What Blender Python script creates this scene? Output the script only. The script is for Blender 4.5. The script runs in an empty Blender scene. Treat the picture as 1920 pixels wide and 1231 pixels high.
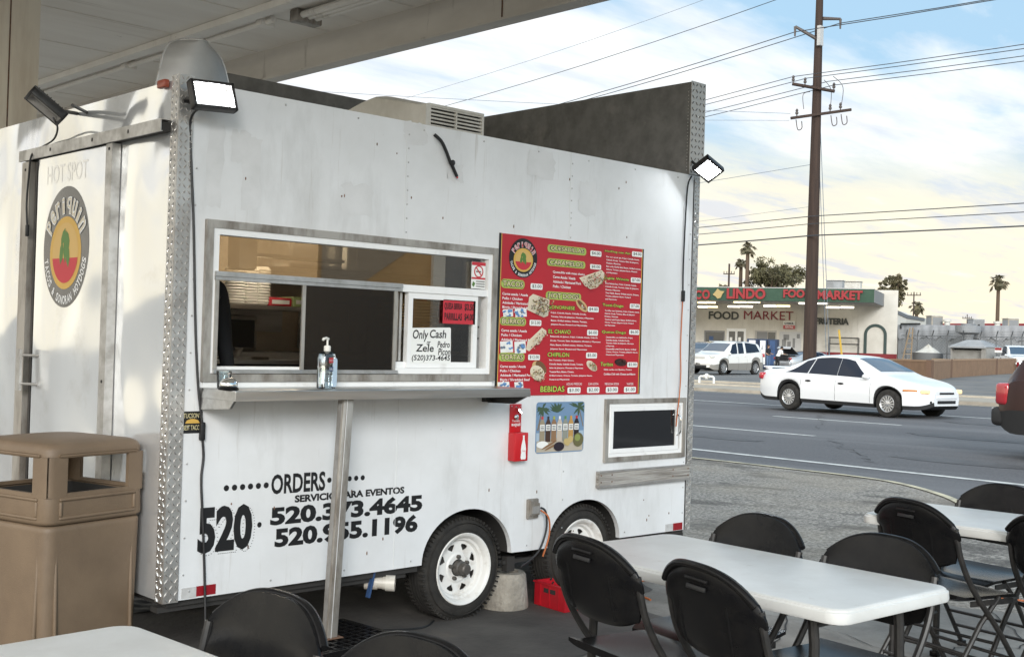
import bpy, bmesh, math, random
import numpy as np
from mathutils import Vector, Matrix, Quaternion
random.seed(7)
sc = bpy.context.scene
COL = sc.collection
PI = math.pi
def R(a): return math.radians(a)

# ------------------------------------------------------------------ camera
FL, YAW, PITCH, ROLL = 2234.3, 0.7613, 0.0089, 0.0307
CAM = Vector((-2.464, -4.693, 1.502))
fw = Vector((math.sin(YAW)*math.cos(PITCH), math.cos(YAW)*math.cos(PITCH), math.sin(PITCH)))
r0 = Vector((math.cos(YAW), -math.sin(YAW), 0)); u0 = r0.cross(fw)
rt = r0*math.cos(ROLL) + u0*math.sin(ROLL)
up = -r0*math.sin(ROLL) + u0*math.cos(ROLL)
cd = bpy.data.cameras.new('camera'); cam = bpy.data.objects.new('camera', cd); COL.objects.link(cam)
cd.sensor_width = 36; cd.lens = FL/1920*36; cd.clip_start = 0.05; cd.clip_end = 3000
cam.matrix_world = Matrix(((rt.x, up.x, -fw.x, CAM.x), (rt.y, up.y, -fw.y, CAM.y), (rt.z, up.z, -fw.z, CAM.z), (0, 0, 0, 1)))
sc.camera = cam
sc.view_settings.view_transform = 'Standard'; sc.view_settings.look = 'None'
sc.view_settings.gamma = 1; sc.view_settings.use_curve_mapping = False
sc.view_settings.exposure = 0.26
sc.render.resolution_x = 1024; sc.render.resolution_y = 656

# ------------------------------------------------------------------ sun and sky
SUN_EL, SUN_AZ = R(20), Vector((-0.62, -0.78))           # the side the soft light comes from
sd = bpy.data.lights.new('sun', 'SUN'); sd.energy = 2.0; sd.angle = R(20); sd.color = (1.0, 0.98, 0.95)
sun = bpy.data.objects.new('sun', sd); COL.objects.link(sun)
sdir = Vector((SUN_AZ.x*math.cos(SUN_EL), SUN_AZ.y*math.cos(SUN_EL), math.sin(SUN_EL)))
sun.rotation_euler = sdir.to_track_quat('Z', 'Y').to_euler(); sun.location = (0, -20, 20)
w = bpy.data.worlds.new('World'); sc.world = w; w.use_nodes = True
nt = w.node_tree; nt.nodes.clear(); L_ = nt.links.new
def N(t, **k):
    n = nt.nodes.new(t)
    for a, b in k.items(): setattr(n, a, b)
    return n
def mathn(op, a, b=None, c=None):
    n = N('ShaderNodeMath', operation=op)
    for i, v in enumerate((a, b, c)):
        if v is None: continue
        if isinstance(v, (int, float)): n.inputs[i].default_value = v
        else: L_(v, n.inputs[i])
    return n.outputs[0]
def ramp(fac, stops):
    n = N('ShaderNodeValToRGB'); cr = n.color_ramp
    while len(cr.elements) > 1: cr.elements.remove(cr.elements[-1])
    for i, (p, c) in enumerate(stops):
        e = cr.elements[0] if i == 0 else cr.elements.new(p)
        e.position = p; e.color = (*c, 1)
    L_(fac, n.inputs[0]); return n.outputs[0]
def mixc(f, a, b):
    n = N('ShaderNodeMix', data_type='RGBA')
    if isinstance(f, (int, float)): n.inputs[0].default_value = f
    else: L_(f, n.inputs[0])
    for i, v in ((6, a), (7, b)):
        if isinstance(v, tuple): n.inputs[i].default_value = (*v, 1)
        else: L_(v, n.inputs[i])
    return n.outputs[2]
sky = N('ShaderNodeTexSky', sky_type='NISHITA'); sky.sun_disc = False
sky.sun_elevation = SUN_EL; sky.sun_rotation = math.atan2(SUN_AZ.x, SUN_AZ.y)
skyc = N('ShaderNodeMix', data_type='RGBA', blend_type='MULTIPLY'); skyc.inputs[0].default_value = 1
L_(sky.outputs[0], skyc.inputs[6]); skyc.inputs[7].default_value = (0.1, 0.1, 0.1, 1)
tc = N('ShaderNodeTexCoord'); sep = N('ShaderNodeSeparateXYZ'); L_(tc.outputs['Generated'], sep.inputs[0])
el = sep.outputs['Z']
blue = mixc(0.80, skyc.outputs[2], (0.45, 0.69, 0.90))
# cloud layers: the direction is projected on a flat sheet high above, so clouds lie flatter near the horizon
den = mathn('ADD', mathn('MAXIMUM', el, 0.0), 0.10)
cx = mathn('DIVIDE', sep.outputs['X'], den); cy = mathn('DIVIDE', sep.outputs['Y'], den)
cmb = N('ShaderNodeCombineXYZ'); L_(cx, cmb.inputs[0]); L_(cy, cmb.inputs[1])
mp = N('ShaderNodeMapping'); L_(cmb.outputs[0], mp.inputs[0]); mp.inputs['Rotation'].default_value = (0, 0, R(25)); mp.inputs['Scale'].default_value = (0.55, 1.5, 1); mp.inputs['Location'].default_value = (3.1, 1.7, 0)
n1 = N('ShaderNodeTexNoise'); n1.inputs['Scale'].default_value = 0.95; n1.inputs['Detail'].default_value = 9; n1.inputs['Roughness'].default_value = 0.58; n1.inputs['Distortion'].default_value = 0.35
L_(mp.outputs[0], n1.inputs['Vector'])
n2 = N('ShaderNodeTexNoise'); n2.inputs['Scale'].default_value = 2.6; n2.inputs['Detail'].default_value = 9; n2.inputs['Roughness'].default_value = 0.6
L_(mp.outputs[0], n2.inputs['Vector'])
# more cloud toward the north-west (left of the view), gaps to the right
side = mathn('MULTIPLY_ADD', sep.outputs['X'], -0.16, 0.0); side2 = mathn('MULTIPLY_ADD', sep.outputs['Y'], 0.16, side)
cov = mathn('ADD', n1.outputs[0], side2)
cmask = ramp(cov, [(0.42, (0, 0, 0)), (0.52, (0.66, 0.66, 0.66)), (0.64, (1, 1, 1))])
ctone = ramp(n2.outputs[0], [(0.34, (0.79, 0.82, 0.87)), (0.5, (0.99, 0.99, 0.99)), (0.66, (1.14, 1.12, 1.07))])
high = mixc(cmask, blue, ctone)
# warm cream band low over the horizon, streaked with grey
lown = ramp(n2.outputs[0], [(0.37, (0.76, 0.755, 0.76)), (0.47, (0.97, 0.89, 0.70)), (0.60, (1.06, 0.95, 0.70)), (0.72, (1.02, 0.98, 0.88))])
wav = mathn('MULTIPLY_ADD', n1.outputs[0], 0.12, el)
lowf = ramp(wav, [(0.10, (1, 1, 1)), (0.180, (0.8, 0.8, 0.8)), (0.245, (0, 0, 0))])
skyall = mixc(lowf, high, lown)
# the sky behind and to the left of the photographer is the bright evening side
bk = mathn('ADD', mathn('MULTIPLY', sep.outputs['X'], -0.86), mathn('MULTIPLY', sep.outputs['Y'], -0.42))
bkm = ramp(bk, [(0.0, (1, 1, 1)), (0.40, (1.62, 1.62, 1.60)), (1.0, (2.0, 1.96, 1.85))])
fin = N('ShaderNodeMix', data_type='RGBA', blend_type='MULTIPLY'); fin.inputs[0].default_value = 1
L_(skyall, fin.inputs[6]); L_(bkm, fin.inputs[7])
grd = ramp(el, [(0.49, (0, 0, 0)), (0.5, (1, 1, 1))])
bg = N('ShaderNodeBackground'); out = N('ShaderNodeOutputWorld')
L_(fin.outputs[2], bg.inputs[0]); bg.inputs[1].default_value = 0.95; L_(bg.outputs[0], out.inputs[0])

# ------------------------------------------------------------------ where the measured planes of the place lie
def ray(u, v): return fw + rt*((u-960)/FL) - up*((v-615.5)/FL)
def onplane(u, v, p, n):
    d = ray(u, v); n = Vector(n); return CAM + d*((Vector(p)-CAM).dot(n)/d.dot(n))
def SW(u, v, y=0.0): return onplane(u, v, (0, y, 0), (0, 1, 0))          # serving side of the trailer
def EW(u, v, x=0.0): return onplane(u, v, (x, 0, 0), (1, 0, 0))          # end wall of the trailer
def ZP(u, v, z): return onplane(u, v, (0, 0, z), (0, 0, 1))
def G(x, y):                                                            # height of the ground
    x = min(max(x, -50), 90); y = min(max(y, -60), 60)
    t = min(max((x-4.5)/4.5, 0), 1); t = t*t*(3-2*t)
    return t*(.0025+.0097*(x-10)-.0159*(y-5))
def GP(u, v, h=0.0):
    d = ray(u, v); z = 0.0
    for i in range(60):
        k = (z+h-CAM.z)/d.z
        if k < 0 or k > 300: k = 300
        p = CAM+d*k; z = .5*z+.5*G(p.x, p.y)
    return p
def AT(u, v, k): return CAM+ray(u, v)*k

# ------------------------------------------------------------------ materials
MATS = {}
def mat(name, col, rough=0.5, metal=0.0, col2=None, scale=6.0, lo=0.35, hi=0.65, bump=0.0, bscale=40.0, bdist=0.02, emit=None, estr=0.0, spec=0.5, coat=0.0, detail=6.0, stretch=(1, 1, 1), rvar=0.0, bdetail=3.0, rot=(0, 0, 0)):
    m = bpy.data.materials.new(name); m.use_nodes = True; MATS[name] = m
    t = m.node_tree; b = t.nodes['Principled BSDF']
    b.inputs['Base Color'].default_value = (*col, 1); b.inputs['Roughness'].default_value = rough
    b.inputs['Metallic'].default_value = metal; b.inputs['Specular IOR Level'].default_value = spec
    b.inputs['Coat Weight'].default_value = coat; b.inputs['Coat Roughness'].default_value = 0.08
    if emit: b.inputs['Emission Color'].default_value = (*emit, 1); b.inputs['Emission Strength'].default_value = estr
    if col2 or bump:
        co = t.nodes.new('ShaderNodeTexCoord'); ma = t.nodes.new('ShaderNodeMapping'); t.links.new(co.outputs['Object'], ma.inputs[0])
        ma.inputs['Scale'].default_value = stretch; ma.inputs['Rotation'].default_value = rot
    if col2:
        n = t.nodes.new('ShaderNodeTexNoise'); n.inputs['Scale'].default_value = scale; n.inputs['Detail'].default_value = detail; n.inputs['Roughness'].default_value = 0.62
        t.links.new(ma.outputs[0], n.inputs['Vector'])
        rp = t.nodes.new('ShaderNodeValToRGB'); rp.color_ramp.elements[0].position = lo; rp.color_ramp.elements[1].position = hi
        rp.color_ramp.elements[0].color = (*col2, 1); rp.color_ramp.elements[1].color = (*col, 1)
        t.links.new(n.outputs[0], rp.inputs[0]); t.links.new(rp.outputs[0], b.inputs['Base Color'])
        if rvar:
            mr = t.nodes.new('ShaderNodeMapRange'); t.links.new(n.outputs[0], mr.inputs[0]); mr.inputs[1].default_value = lo; mr.inputs[2].default_value = hi
            mr.inputs[3].default_value = min(1, rough+rvar); mr.inputs[4].default_value = rough; t.links.new(mr.outputs[0], b.inputs['Roughness'])
    if bump:
        n = t.nodes.new('ShaderNodeTexNoise'); n.inputs['Scale'].default_value = bscale; n.inputs['Detail'].default_value = bdetail
        t.links.new(ma.outputs[0], n.inputs['Vector'])
        bp = t.nodes.new('ShaderNodeBump'); bp.inputs['Strength'].default_value = bump; bp.inputs['Distance'].default_value = bdist
        t.links.new(n.outputs[0], bp.inputs['Height']); t.links.new(bp.outputs[0], b.inputs['Normal'])
    return m
def overlay(m, col, scale, lo, hi, stretch=(1, 1, 1), amt=1.0, detail=8.0, kind='noise', rot=(0, 0, 0)):
    """a second, differently sized layer of stain over a material's colour"""
    t = m.node_tree; b = t.nodes['Principled BSDF']
    co = t.nodes.new('ShaderNodeTexCoord'); ma = t.nodes.new('ShaderNodeMapping'); t.links.new(co.outputs['Object'], ma.inputs[0]); ma.inputs['Scale'].default_value = stretch; ma.inputs['Rotation'].default_value = rot
    if kind == 'noise':
        n = t.nodes.new('ShaderNodeTexNoise'); n.inputs['Scale'].default_value = scale; n.inputs['Detail'].default_value = detail; n.inputs['Roughness'].default_value = 0.65; o = n.outputs[0]
    else:
        n = t.nodes.new('ShaderNodeTexVoronoi'); n.inputs['Scale'].default_value = scale; o = n.outputs['Color' if kind == 'cell' else 'Distance']
    t.links.new(ma.outputs[0], n.inputs['Vector'])
    rp = t.nodes.new('ShaderNodeValToRGB'); rp.color_ramp.elements[0].position = lo; rp.color_ramp.elements[1].position = hi
    rp.color_ramp.elements[0].color = (amt, amt, amt, 1); rp.color_ramp.elements[1].color = (0, 0, 0, 1)
    t.links.new(o, rp.inputs[0])
    mx = t.nodes.new('ShaderNodeMix'); mx.data_type = 'RGBA'; t.links.new(rp.outputs[0], mx.inputs[0]); mx.inputs[7].default_value = (*col, 1)
    src = b.inputs['Base Color']
    if src.is_linked: t.links.new(src.links[0].from_socket, mx.inputs[6])
    else: mx.inputs[6].default_value = src.default_value
    t.links.new(mx.outputs[2], src); return m
def glassmat(name, tint, refl=0.25, rough=0.0, thru=0.6):
    m = bpy.data.materials.new(name); m.use_nodes = True; MATS[name] = m; t = m.node_tree; t.nodes.clear()
    o = t.nodes.new('ShaderNodeOutputMaterial'); tr = t.nodes.new('ShaderNodeBsdfTransparent'); tr.inputs[0].default_value = (*tint, 1)
    gl = t.nodes.new('ShaderNodeBsdfGlossy'); gl.inputs[1].default_value = rough; gl.inputs[0].default_value = (0.95, 0.95, 0.95, 1)
    fr = t.nodes.new('ShaderNodeFresnel'); fr.inputs[0].default_value = 1.5
    ad = t.nodes.new('ShaderNodeMath'); ad.operation = 'ADD'; ad.use_clamp = True; ad.inputs[1].default_value = refl; t.links.new(fr.outputs[0], ad.inputs[0])
    mx = t.nodes.new('ShaderNodeMixShader'); t.links.new(ad.outputs[0], mx.inputs[0]); t.links.new(tr.outputs[0], mx.inputs[1]); t.links.new(gl.outputs[0], mx.inputs[2])
    t.links.new(mx.outputs[0], o.inputs[0]); return m

# ------------------------------------------------------------------ mesh building
def frame(o, x, y, z=None):
    x = Vector(x).normalized(); y = Vector(y).normalized(); z = x.cross(y) if z is None else Vector(z)
    return Matrix(((x.x, y.x, z.x, o[0]), (x.y, y.y, z.y, o[1]), (x.z, y.z, z.z, o[2]), (0, 0, 0, 1)))
I4 = Matrix.Identity(4)
def T(x, y, z): return Matrix.Translation((x, y, z))
def RZ(a): return Matrix.Rotation(a, 4, 'Z')
def RX(a): return Matrix.Rotation(a, 4, 'X')
def RY(a): return Matrix.Rotation(a, 4, 'Y')
_fonts = {}
def text_mesh(s, off=0.0, extr=0.0, res=3):
    k = (s, off, extr)
    if k in _fonts: return _fonts[k]
    c = bpy.data.curves.new('t', 'FONT'); c.body = s; c.size = 1; c.offset = off; c.extrude = extr; c.resolution_u = res
    o = bpy.data.objects.new('t', c); COL.objects.link(o)
    dg = bpy.context.evaluated_depsgraph_get(); me = bpy.data.meshes.new_from_object(o.evaluated_get(dg))
    v = [tuple(p.co) for p in me.vertices]; f = [tuple(p.vertices) for p in me.polygons]
    bpy.data.objects.remove(o); bpy.data.curves.remove(c); bpy.data.meshes.remove(me)
    _fonts[k] = (v, f); return v, f
class MB:
    def __init__(s): s.v = []; s.f = []; s.mi = []; s.mats = []
    def add(s, v, f, m, M=None):
        if m not in s.mats: s.mats.append(m)
        i = s.mats.index(m); b = len(s.v)
        for p in v:
            p = Vector(p); s.v.append(tuple(M @ p) if M is not None else tuple(p))
        for q in f: s.f.append(tuple(b+k for k in q)); s.mi.append(i)
        return s
    def box(s, x0, x1, y0, y1, z0, z1, m, M=None):
        v = [(x, y, z) for x in (x0, x1) for y in (y0, y1) for z in (z0, z1)]
        return s.add(v, [(0, 1, 3, 2), (4, 6, 7, 5), (0, 4, 5, 1), (2, 3, 7, 6), (0, 2, 6, 4), (1, 5, 7, 3)], m, M)
    def rbox(s, x0, x1, y0, y1, z0, z1, m, r=0.01, seg=2, M=None):
        bm = bmesh.new(); bmesh.ops.create_cube(bm, size=1)
        for v in bm.verts: v.co = Vector(((x0+x1)/2+v.co.x*(x1-x0), (y0+y1)/2+v.co.y*(y1-y0), (z0+z1)/2+v.co.z*(z1-z0)))
        bmesh.ops.bevel(bm, geom=bm.edges[:], offset=r, segments=seg, affect='EDGES', profile=0.5)
        return s.bm(bm, m, M)
    def bm(s, bm, m, M=None):
        bm.verts.ensure_lookup_table(); bm.verts.index_update()
        v = [tuple(p.co) for p in bm.verts]; f = [tuple(p.index for p in q.verts) for q in bm.faces]; bm.free()
        return s.add(v, f, m, M)
    def tube(s, pts, r, m, n=8, M=None, cap=True, closed=False):
        pts = [Vector(p) for p in pts]; k = len(pts); rs = r if isinstance(r, (list, tuple)) else [r]*k
        v = []; f = []; prev = None
        for i, p in enumerate(pts):
            a = pts[(i-1) % k] if (closed or i > 0) else p; b = pts[(i+1) % k] if (closed or i < k-1) else p
            d = (b-a)
            d = d.normalized() if d.length > 1e-9 else Vector((0, 0, 1))
            if prev is None:
                q = d.orthogonal().normalized()
            else:
                q = prev-d*prev.dot(d); q = q.normalized() if q.length > 1e-6 else d.orthogonal().normalized()
            prev = q; w_ = d.cross(q)
            for j in range(n):
                t = 2*PI*j/n; v.append(tuple(p+q*(rs[i]*math.cos(t))+w_*(rs[i]*math.sin(t))))
        for i in range(k if closed else k-1):
            for j in range(n):
                a = i*n+j; b = i*n+(j+1) % n; c = ((i+1) % k)*n+(j+1) % n; d = ((i+1) % k)*n+j
                f.append((a, b, c, d))
        if cap and not closed: f.append(tuple(range(n))[::-1]); f.append(tuple((k-1)*n+j for j in range(n)))
        return s.add(v, f, m, M)
    def lathe(s, prof, m, n=24, M=None, a0=0.0, a1=2*PI):
        full = abs(a1-a0-2*PI) < 1e-6; k = len(prof); cols = n if full else n+1; v = []; f = []
        for j in range(cols):
            t = a0+(a1-a0)*j/n
            for (r, z) in prof: v.append((r*math.cos(t), r*math.sin(t), z))
        for j in range(n):
            j2 = (j+1) % cols
            for i in range(k-1): f.append((j*k+i, j2*k+i, j2*k+i+1, j*k+i+1))
        return s.add(v, f, m, M)
    def prism(s, poly, z0, z1, m, M=None):
        """polygon in local xy pushed from z0 to z1"""
        n = len(poly); v = [(p[0], p[1], z0) for p in poly]+[(p[0], p[1], z1) for p in poly]
        f = [tuple(range(n))[::-1], tuple(range(n, 2*n))]+[(i, (i+1) % n, n+(i+1) % n, n+i) for i in range(n)]
        return s.add(v, f, m, M)
    def sheet(s, poly, m, M=None):
        return s.add([(p[0], p[1], p[2] if len(p) > 2 else 0) for p in poly], [tuple(range(len(poly)))], m, M)
    def grid(s, fn, nu, nv, m, M=None, closed=False):
        v = [tuple(fn(i/nu, j/nv)) for i in range(nu+1) for j in range(nv+1)]
        f = [(i*(nv+1)+j, (i+1)*(nv+1)+j, (i+1)*(nv+1)+j+1, i*(nv+1)+j+1) for i in range(nu) for j in range(nv)]
        return s.add(v, f, m, M)
    def ell(s, c, r, m, n=12, M=None):
        bm = bmesh.new(); bmesh.ops.create_uvsphere(bm, u_segments=n, v_segments=max(5, n//2), radius=1)
        for v in bm.verts: v.co = Vector((c[0]+v.co.x*r[0], c[1]+v.co.y*r[1], c[2]+v.co.z*r[2]))
        return s.bm(bm, m, M)
    def disc(s, cx_, cy_, rx, ry, m, z=0.0, M=None, n=32):
        return s.add([(cx_+rx*math.cos(2*PI*i/n), cy_+ry*math.sin(2*PI*i/n), z) for i in range(n)], [tuple(range(n))], m, M)
    def text(s, t, x0, x1, y0, y1, m, M, z=0.0, off=0.0, extr=0.0, keep=False, slant=0.0):
        """lettering fitted to a box in the local xy plane of M"""
        v, f = text_mesh(t, off, extr)
        if not v: return s
        ax = min(p[0] for p in v); bx = max(p[0] for p in v); ay = min(p[1] for p in v); by = max(p[1] for p in v)
        sx = (x1-x0)/(bx-ax); sy = (y1-y0)/(by-ay)
        if keep: sx = min(sx, sy*1.05)
        vv = [(x0+(p[0]-ax)*sx+slant*(p[1]-ay)*sy, y0+(p[1]-ay)*sy, z+p[2]) for p in v]
        return s.add(vv, f, m, M)
    def arctext(s, t, cx_, cy_, rx, ry, a0, a1, h, m, M, z=0.0, off=0.0, inward=False, wf=0.9):
        n = len(t)
        for i, ch in enumerate(t):
            if ch == ' ': continue
            a = a0+(a1-a0)*(i+0.5)/n; px = cx_+rx*math.cos(a); py = cy_+ry*math.sin(a)
            tx, ty = -rx*math.sin(a), ry*math.cos(a); l = math.hypot(tx, ty); tx /= l; ty /= l
            if not inward: tx, ty = -tx, -ty
            wd = abs(a1-a0)/n*l*wf*(0.55 if ch in 'iIl' else 1)
            v, f = text_mesh(ch, off)
            ax = min(p[0] for p in v); bx = max(p[0] for p in v); ay = min(p[1] for p in v); by = max(p[1] for p in v)
            vv = []
            for p in v:
                lx = ((p[0]-ax)/(bx-ax)-.5)*wd; ly = (p[1]-ay)/(max(by-ay, .3))*h
                vv.append((px+tx*lx-ty*ly, py+ty*lx+tx*ly, z))
            s.add(vv, f, m, M)
        return s
    def build(s, name, parent=None, smooth=30, loc=None, rz=None, label=None, cat=None, group=None, kind=None):
        me = bpy.data.meshes.new(name); me.from_pydata(s.v, [], s.f)
        for m in s.mats: me.materials.append(m)
        me.polygons.foreach_set('material_index', s.mi)
        if smooth:
            me.polygons.foreach_set('use_smooth', [True]*len(me.polygons)); me.update()
            try: me.set_sharp_from_angle(angle=R(smooth))
            except Exception: pass
        me.update()
        o = bpy.data.objects.new(name, me); COL.objects.link(o)
        if parent: o.parent = parent
        if loc is not None: o.location = loc
        if rz is not None: o.rotation_euler = (0, 0, rz)
        return tag(o, label, cat, group, kind)
def tag(o, label=None, cat=None, group=None, kind=None):
    if label: o['label'] = label
    if cat: o['category'] = cat
    if group: o['group'] = group
    if kind: o['kind'] = kind
    return o
def empty(name, loc=(0, 0, 0), rz=0.0, label=None, cat=None, group=None):
    o = bpy.data.objects.new(name, None); COL.objects.link(o); o.location = loc; o.rotation_euler = (0, 0, rz); o.empty_display_size = 0.1
    return tag(o, label, cat, group)
def dup(root, loc, rz, label=None):
    r = root.copy(); COL.objects.link(r); r.location = loc; r.rotation_euler = (0, 0, rz)
    if label: r['label'] = label
    for ch in list(root.children):
        c = ch.copy(); COL.objects.link(c); c.parent = r
        for g in list(ch.children):
            d = g.copy(); COL.objects.link(d); d.parent = c
    return r
def curve(pts, n=8):
    """a smooth line through the points"""
    P = [Vector(p) for p in pts]; out_ = []
    for i in range(len(P)-1):
        a = P[max(i-1, 0)]; b = P[i]; c = P[i+1]; d = P[min(i+2, len(P)-1)]
        for j in range(n):
            t = j/n; out_.append(0.5*((2*b)+(c-a)*t+(2*a-5*b+4*c-d)*t*t+(3*b-a-3*c+d)*t**3))
    out_.append(P[-1]); return out_
# ------------------------------------------------------------------ materials of the place
M = {}
M['gravel'] = mat('gravel', (0.43, 0.395, 0.35), 0.95, col2=(0.13, 0.12, 0.108), scale=34, lo=0.40, hi=0.61, bump=0.6, bscale=90, detail=10)
overlay(M['gravel'], (0.52, 0.48, 0.43), 90, 0.36, 0.42, amt=0.6, detail=2)
overlay(M['gravel'], (0.06, 0.055, 0.05), 1.3, 0.38, 0.48, stretch=(1.3, 0.6, 1), amt=0.7, rot=(0, 0, R(40)))
overlay(M['gravel'], (0.36, 0.31, 0.24), 0.5, 0.40, 0.55, amt=0.35)
M['concrete'] = mat('concrete', (0.36, 0.34, 0.31), 0.85, col2=(0.21, 0.195, 0.175), scale=1.7, lo=0.35, hi=0.66, bump=0.25, bscale=50, detail=10)
overlay(M['concrete'], (0.10, 0.092, 0.083), 0.75, 0.40, 0.53, amt=0.6)
overlay(M['concrete'], (0.05, 0.046, 0.042), 7.0, 0.27, 0.36, amt=0.6)
M['asphalt'] = mat('asphalt', (0.135, 0.135, 0.142), 0.9, col2=(0.085, 0.086, 0.093), scale=28, lo=0.34, hi=0.66, bump=0.35, bscale=70, detail=8)
overlay(M['asphalt'], (0.20, 0.20, 0.205), 0.5, 0.36, 0.52, stretch=(1.0, 0.07, 1), amt=0.5, rot=(0, 0, R(-7)))
overlay(M['asphalt'], (0.06, 0.06, 0.065), 1.2, 0.30, 0.44, stretch=(0.9, 0.12, 1), amt=0.4, rot=(0, 0, R(-7)))
M['lot'] = mat('lot_asphalt', (0.19, 0.185, 0.18), 0.92, col2=(0.12, 0.12, 0.122), scale=1.4, lo=0.35, hi=0.65, bump=0.2, bscale=50, detail=9)
overlay(M['lot'], (0.30, 0.27, 0.22), 0.35, 0.35, 0.5, amt=0.5)
M['walk'] = mat('pale_concrete', (0.44, 0.39, 0.32), 0.9, col2=(0.32, 0.285, 0.235), scale=1.5, bump=0.15)
M['kerb'] = mat('kerb_concrete', (0.56, 0.51, 0.42), 0.9, col2=(0.42, 0.37, 0.3), scale=2.5, bump=0.1)
M['line_w'] = mat('road_paint_white', (0.66, 0.66, 0.63), 0.8, col2=(0.36, 0.36, 0.35), scale=5, lo=0.30, hi=0.5)
M['line_y'] = mat('road_paint_yellow', (0.62, 0.56, 0.40), 0.8, col2=(0.36, 0.33, 0.25), scale=5, lo=0.34, hi=0.55)
M['deck'] = mat('canopy_deck', (0.90, 0.86, 0.79), 0.7, col2=(0.82, 0.77, 0.70), scale=1.6, lo=0.35, hi=0.65, stretch=(0.25, 1.6, 1), detail=8)
overlay(M['deck'], (0.42, 0.36, 0.29), 1.6, 0.28, 0.40, stretch=(0.16, 2.4, 1), amt=0.6)
overlay(M['deck'], (0.2, 0.15, 0.11), 5, 0.24, 0.31, amt=0.55)
M['fascia'] = mat('canopy_fascia', (0.70, 0.655, 0.59), 0.75, col2=(0.60, 0.555, 0.495), scale=2, stretch=(1, 0.4, 1.5))
overlay(M['fascia'], (0.24, 0.2, 0.16), 2.5, 0.30, 0.40, stretch=(1, 2, .4), amt=0.5)
M['colpaint'] = mat('column_paint', (0.80, 0.74, 0.63), 0.7, col2=(0.64, 0.56, 0.46), scale=2.2, stretch=(2.2, 2.2, 0.3), lo=0.38, hi=0.6)
overlay(M['colpaint'], (0.33, 0.25, 0.17), 3.5, 0.30, 0.38, stretch=(2.2, 2.2, 0.25), amt=0.6)
M['rust'] = mat('rusty_steel', (0.22, 0.12, 0.075), 0.85, col2=(0.09, 0.055, 0.04), scale=14)
M['white_wall'] = mat('trailer_white', (0.74, 0.748, 0.755), 0.28, col2=(0.67, 0.675, 0.675), scale=2.4, lo=0.36, hi=0.62, bump=0.05, bscale=2.4, detail=9, spec=0.45)
overlay(M['white_wall'], (0.50, 0.50, 0.49), 1.5, 0.31, 0.46, stretch=(1.6, 1, 0.5), amt=0.6)
overlay(M['white_wall'], (0.40, 0.37, 0.33), 26, 0.25, 0.29, amt=0.7, detail=4)
overlay(M['white_wall'], (0.44, 0.41, 0.37), 5.0, 0.30, 0.40, stretch=(4.5, 1, 0.22), amt=0.55)
M['patch'] = mat('painted_over_patch', (0.615, 0.617, 0.612), 0.5, col2=(0.69, 0.69, 0.69), scale=7, lo=0.4, hi=0.68, detail=9)
M['end_wall'] = mat('polished_white_panel', (0.86, 0.875, 0.89), 0.10, metal=0.62, bump=0.9, bscale=1.5, bdist=0.14, bdetail=1.0, stretch=(1, 1, 0.7), spec=0.8)
overlay(M['end_wall'], (0.68, 0.67, 0.65), 3.0, 0.30, 0.42, amt=0.5)
M['alu'] = mat('dull_aluminium', (0.58, 0.57, 0.555), 0.42, metal=0.85, col2=(0.40, 0.385, 0.36), scale=9, lo=0.34, hi=0.6, rvar=0.2)
M['alu_dirty'] = mat('dirty_aluminium', (0.46, 0.43, 0.39), 0.5, metal=0.55, col2=(0.20, 0.17, 0.14), scale=7, lo=0.36, hi=0.56, stretch=(1, 1, 0.35), detail=9)
M['steel'] = mat('brushed_steel', (0.63, 0.625, 0.61), 0.28, metal=0.95, col2=(0.48, 0.47, 0.45), scale=5, stretch=(0.3, 4, 4), bump=0.06, bscale=12)
M['chrome'] = mat('chrome', (0.82, 0.81, 0.79), 0.08, metal=1.0)
M['tread'] = mat('tread_plate', (0.58, 0.57, 0.55), 0.46, metal=0.8, col2=(0.40, 0.375, 0.35), scale=4, lo=0.36, hi=0.58)
M['tread_hi'] = mat('tread_plate_ridge', (0.74, 0.73, 0.71), 0.24, metal=0.9)
M['tread_dk'] = mat('tread_plate_dark_ridge', (0.13, 0.125, 0.12), 0.5, metal=0.3)  # ridges coloured darker than their pale plate
M['tread_lt'] = mat('tread_plate_pale', (0.52, 0.49, 0.45), 0.5, metal=0.35)
M['cowl'] = mat('dull_zinc_sheet', (0.46, 0.455, 0.44), 0.5, metal=0.75, col2=(0.36, 0.355, 0.345), scale=4)
M['galv'] = mat('dark_weathered_sheet', (0.20, 0.198, 0.193), 0.75, metal=0.0, col2=(0.135, 0.133, 0.13), scale=9, lo=0.35, hi=0.62, detail=9)
overlay(M['galv'], (0.27, 0.26, 0.245), 3.2, 0.30, 0.42, amt=0.7)
overlay(M['galv'], (0.34, 0.32, 0.29), 1.5, 0.26, 0.33, amt=0.6)
M['white_frame'] = mat('white_window_frame', (0.82, 0.82, 0.81), 0.38, col2=(0.68, 0.67, 0.65), scale=10, lo=0.28, hi=0.45)
M['grey_frame'] = mat('grey_trim', (0.37, 0.36, 0.345), 0.5, metal=0.35, col2=(0.25, 0.235, 0.22), scale=8)
M['black'] = mat('black_rubber', (0.014, 0.014, 0.014), 0.6)
M['black_pl'] = mat('black_plastic', (0.0065, 0.0065, 0.0075), 0.27, col2=(0.011, 0.0105, 0.0105), scale=18, bump=0.25, bscale=240, bdist=0.0012, spec=0.2)
M['tube'] = mat('charcoal_tube', (0.018, 0.0175, 0.0175), 0.42, metal=0.1, col2=(0.035, 0.032, 0.03), scale=30)
M['tyre'] = mat('tyre_rubber', (0.022, 0.021, 0.020), 0.82, col2=(0.042, 0.039, 0.035), scale=9, bump=0.2, bscale=60)
M['tyre'].node_tree.nodes['Principled BSDF'].inputs['Specular IOR Level'].default_value = 0.25
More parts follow.
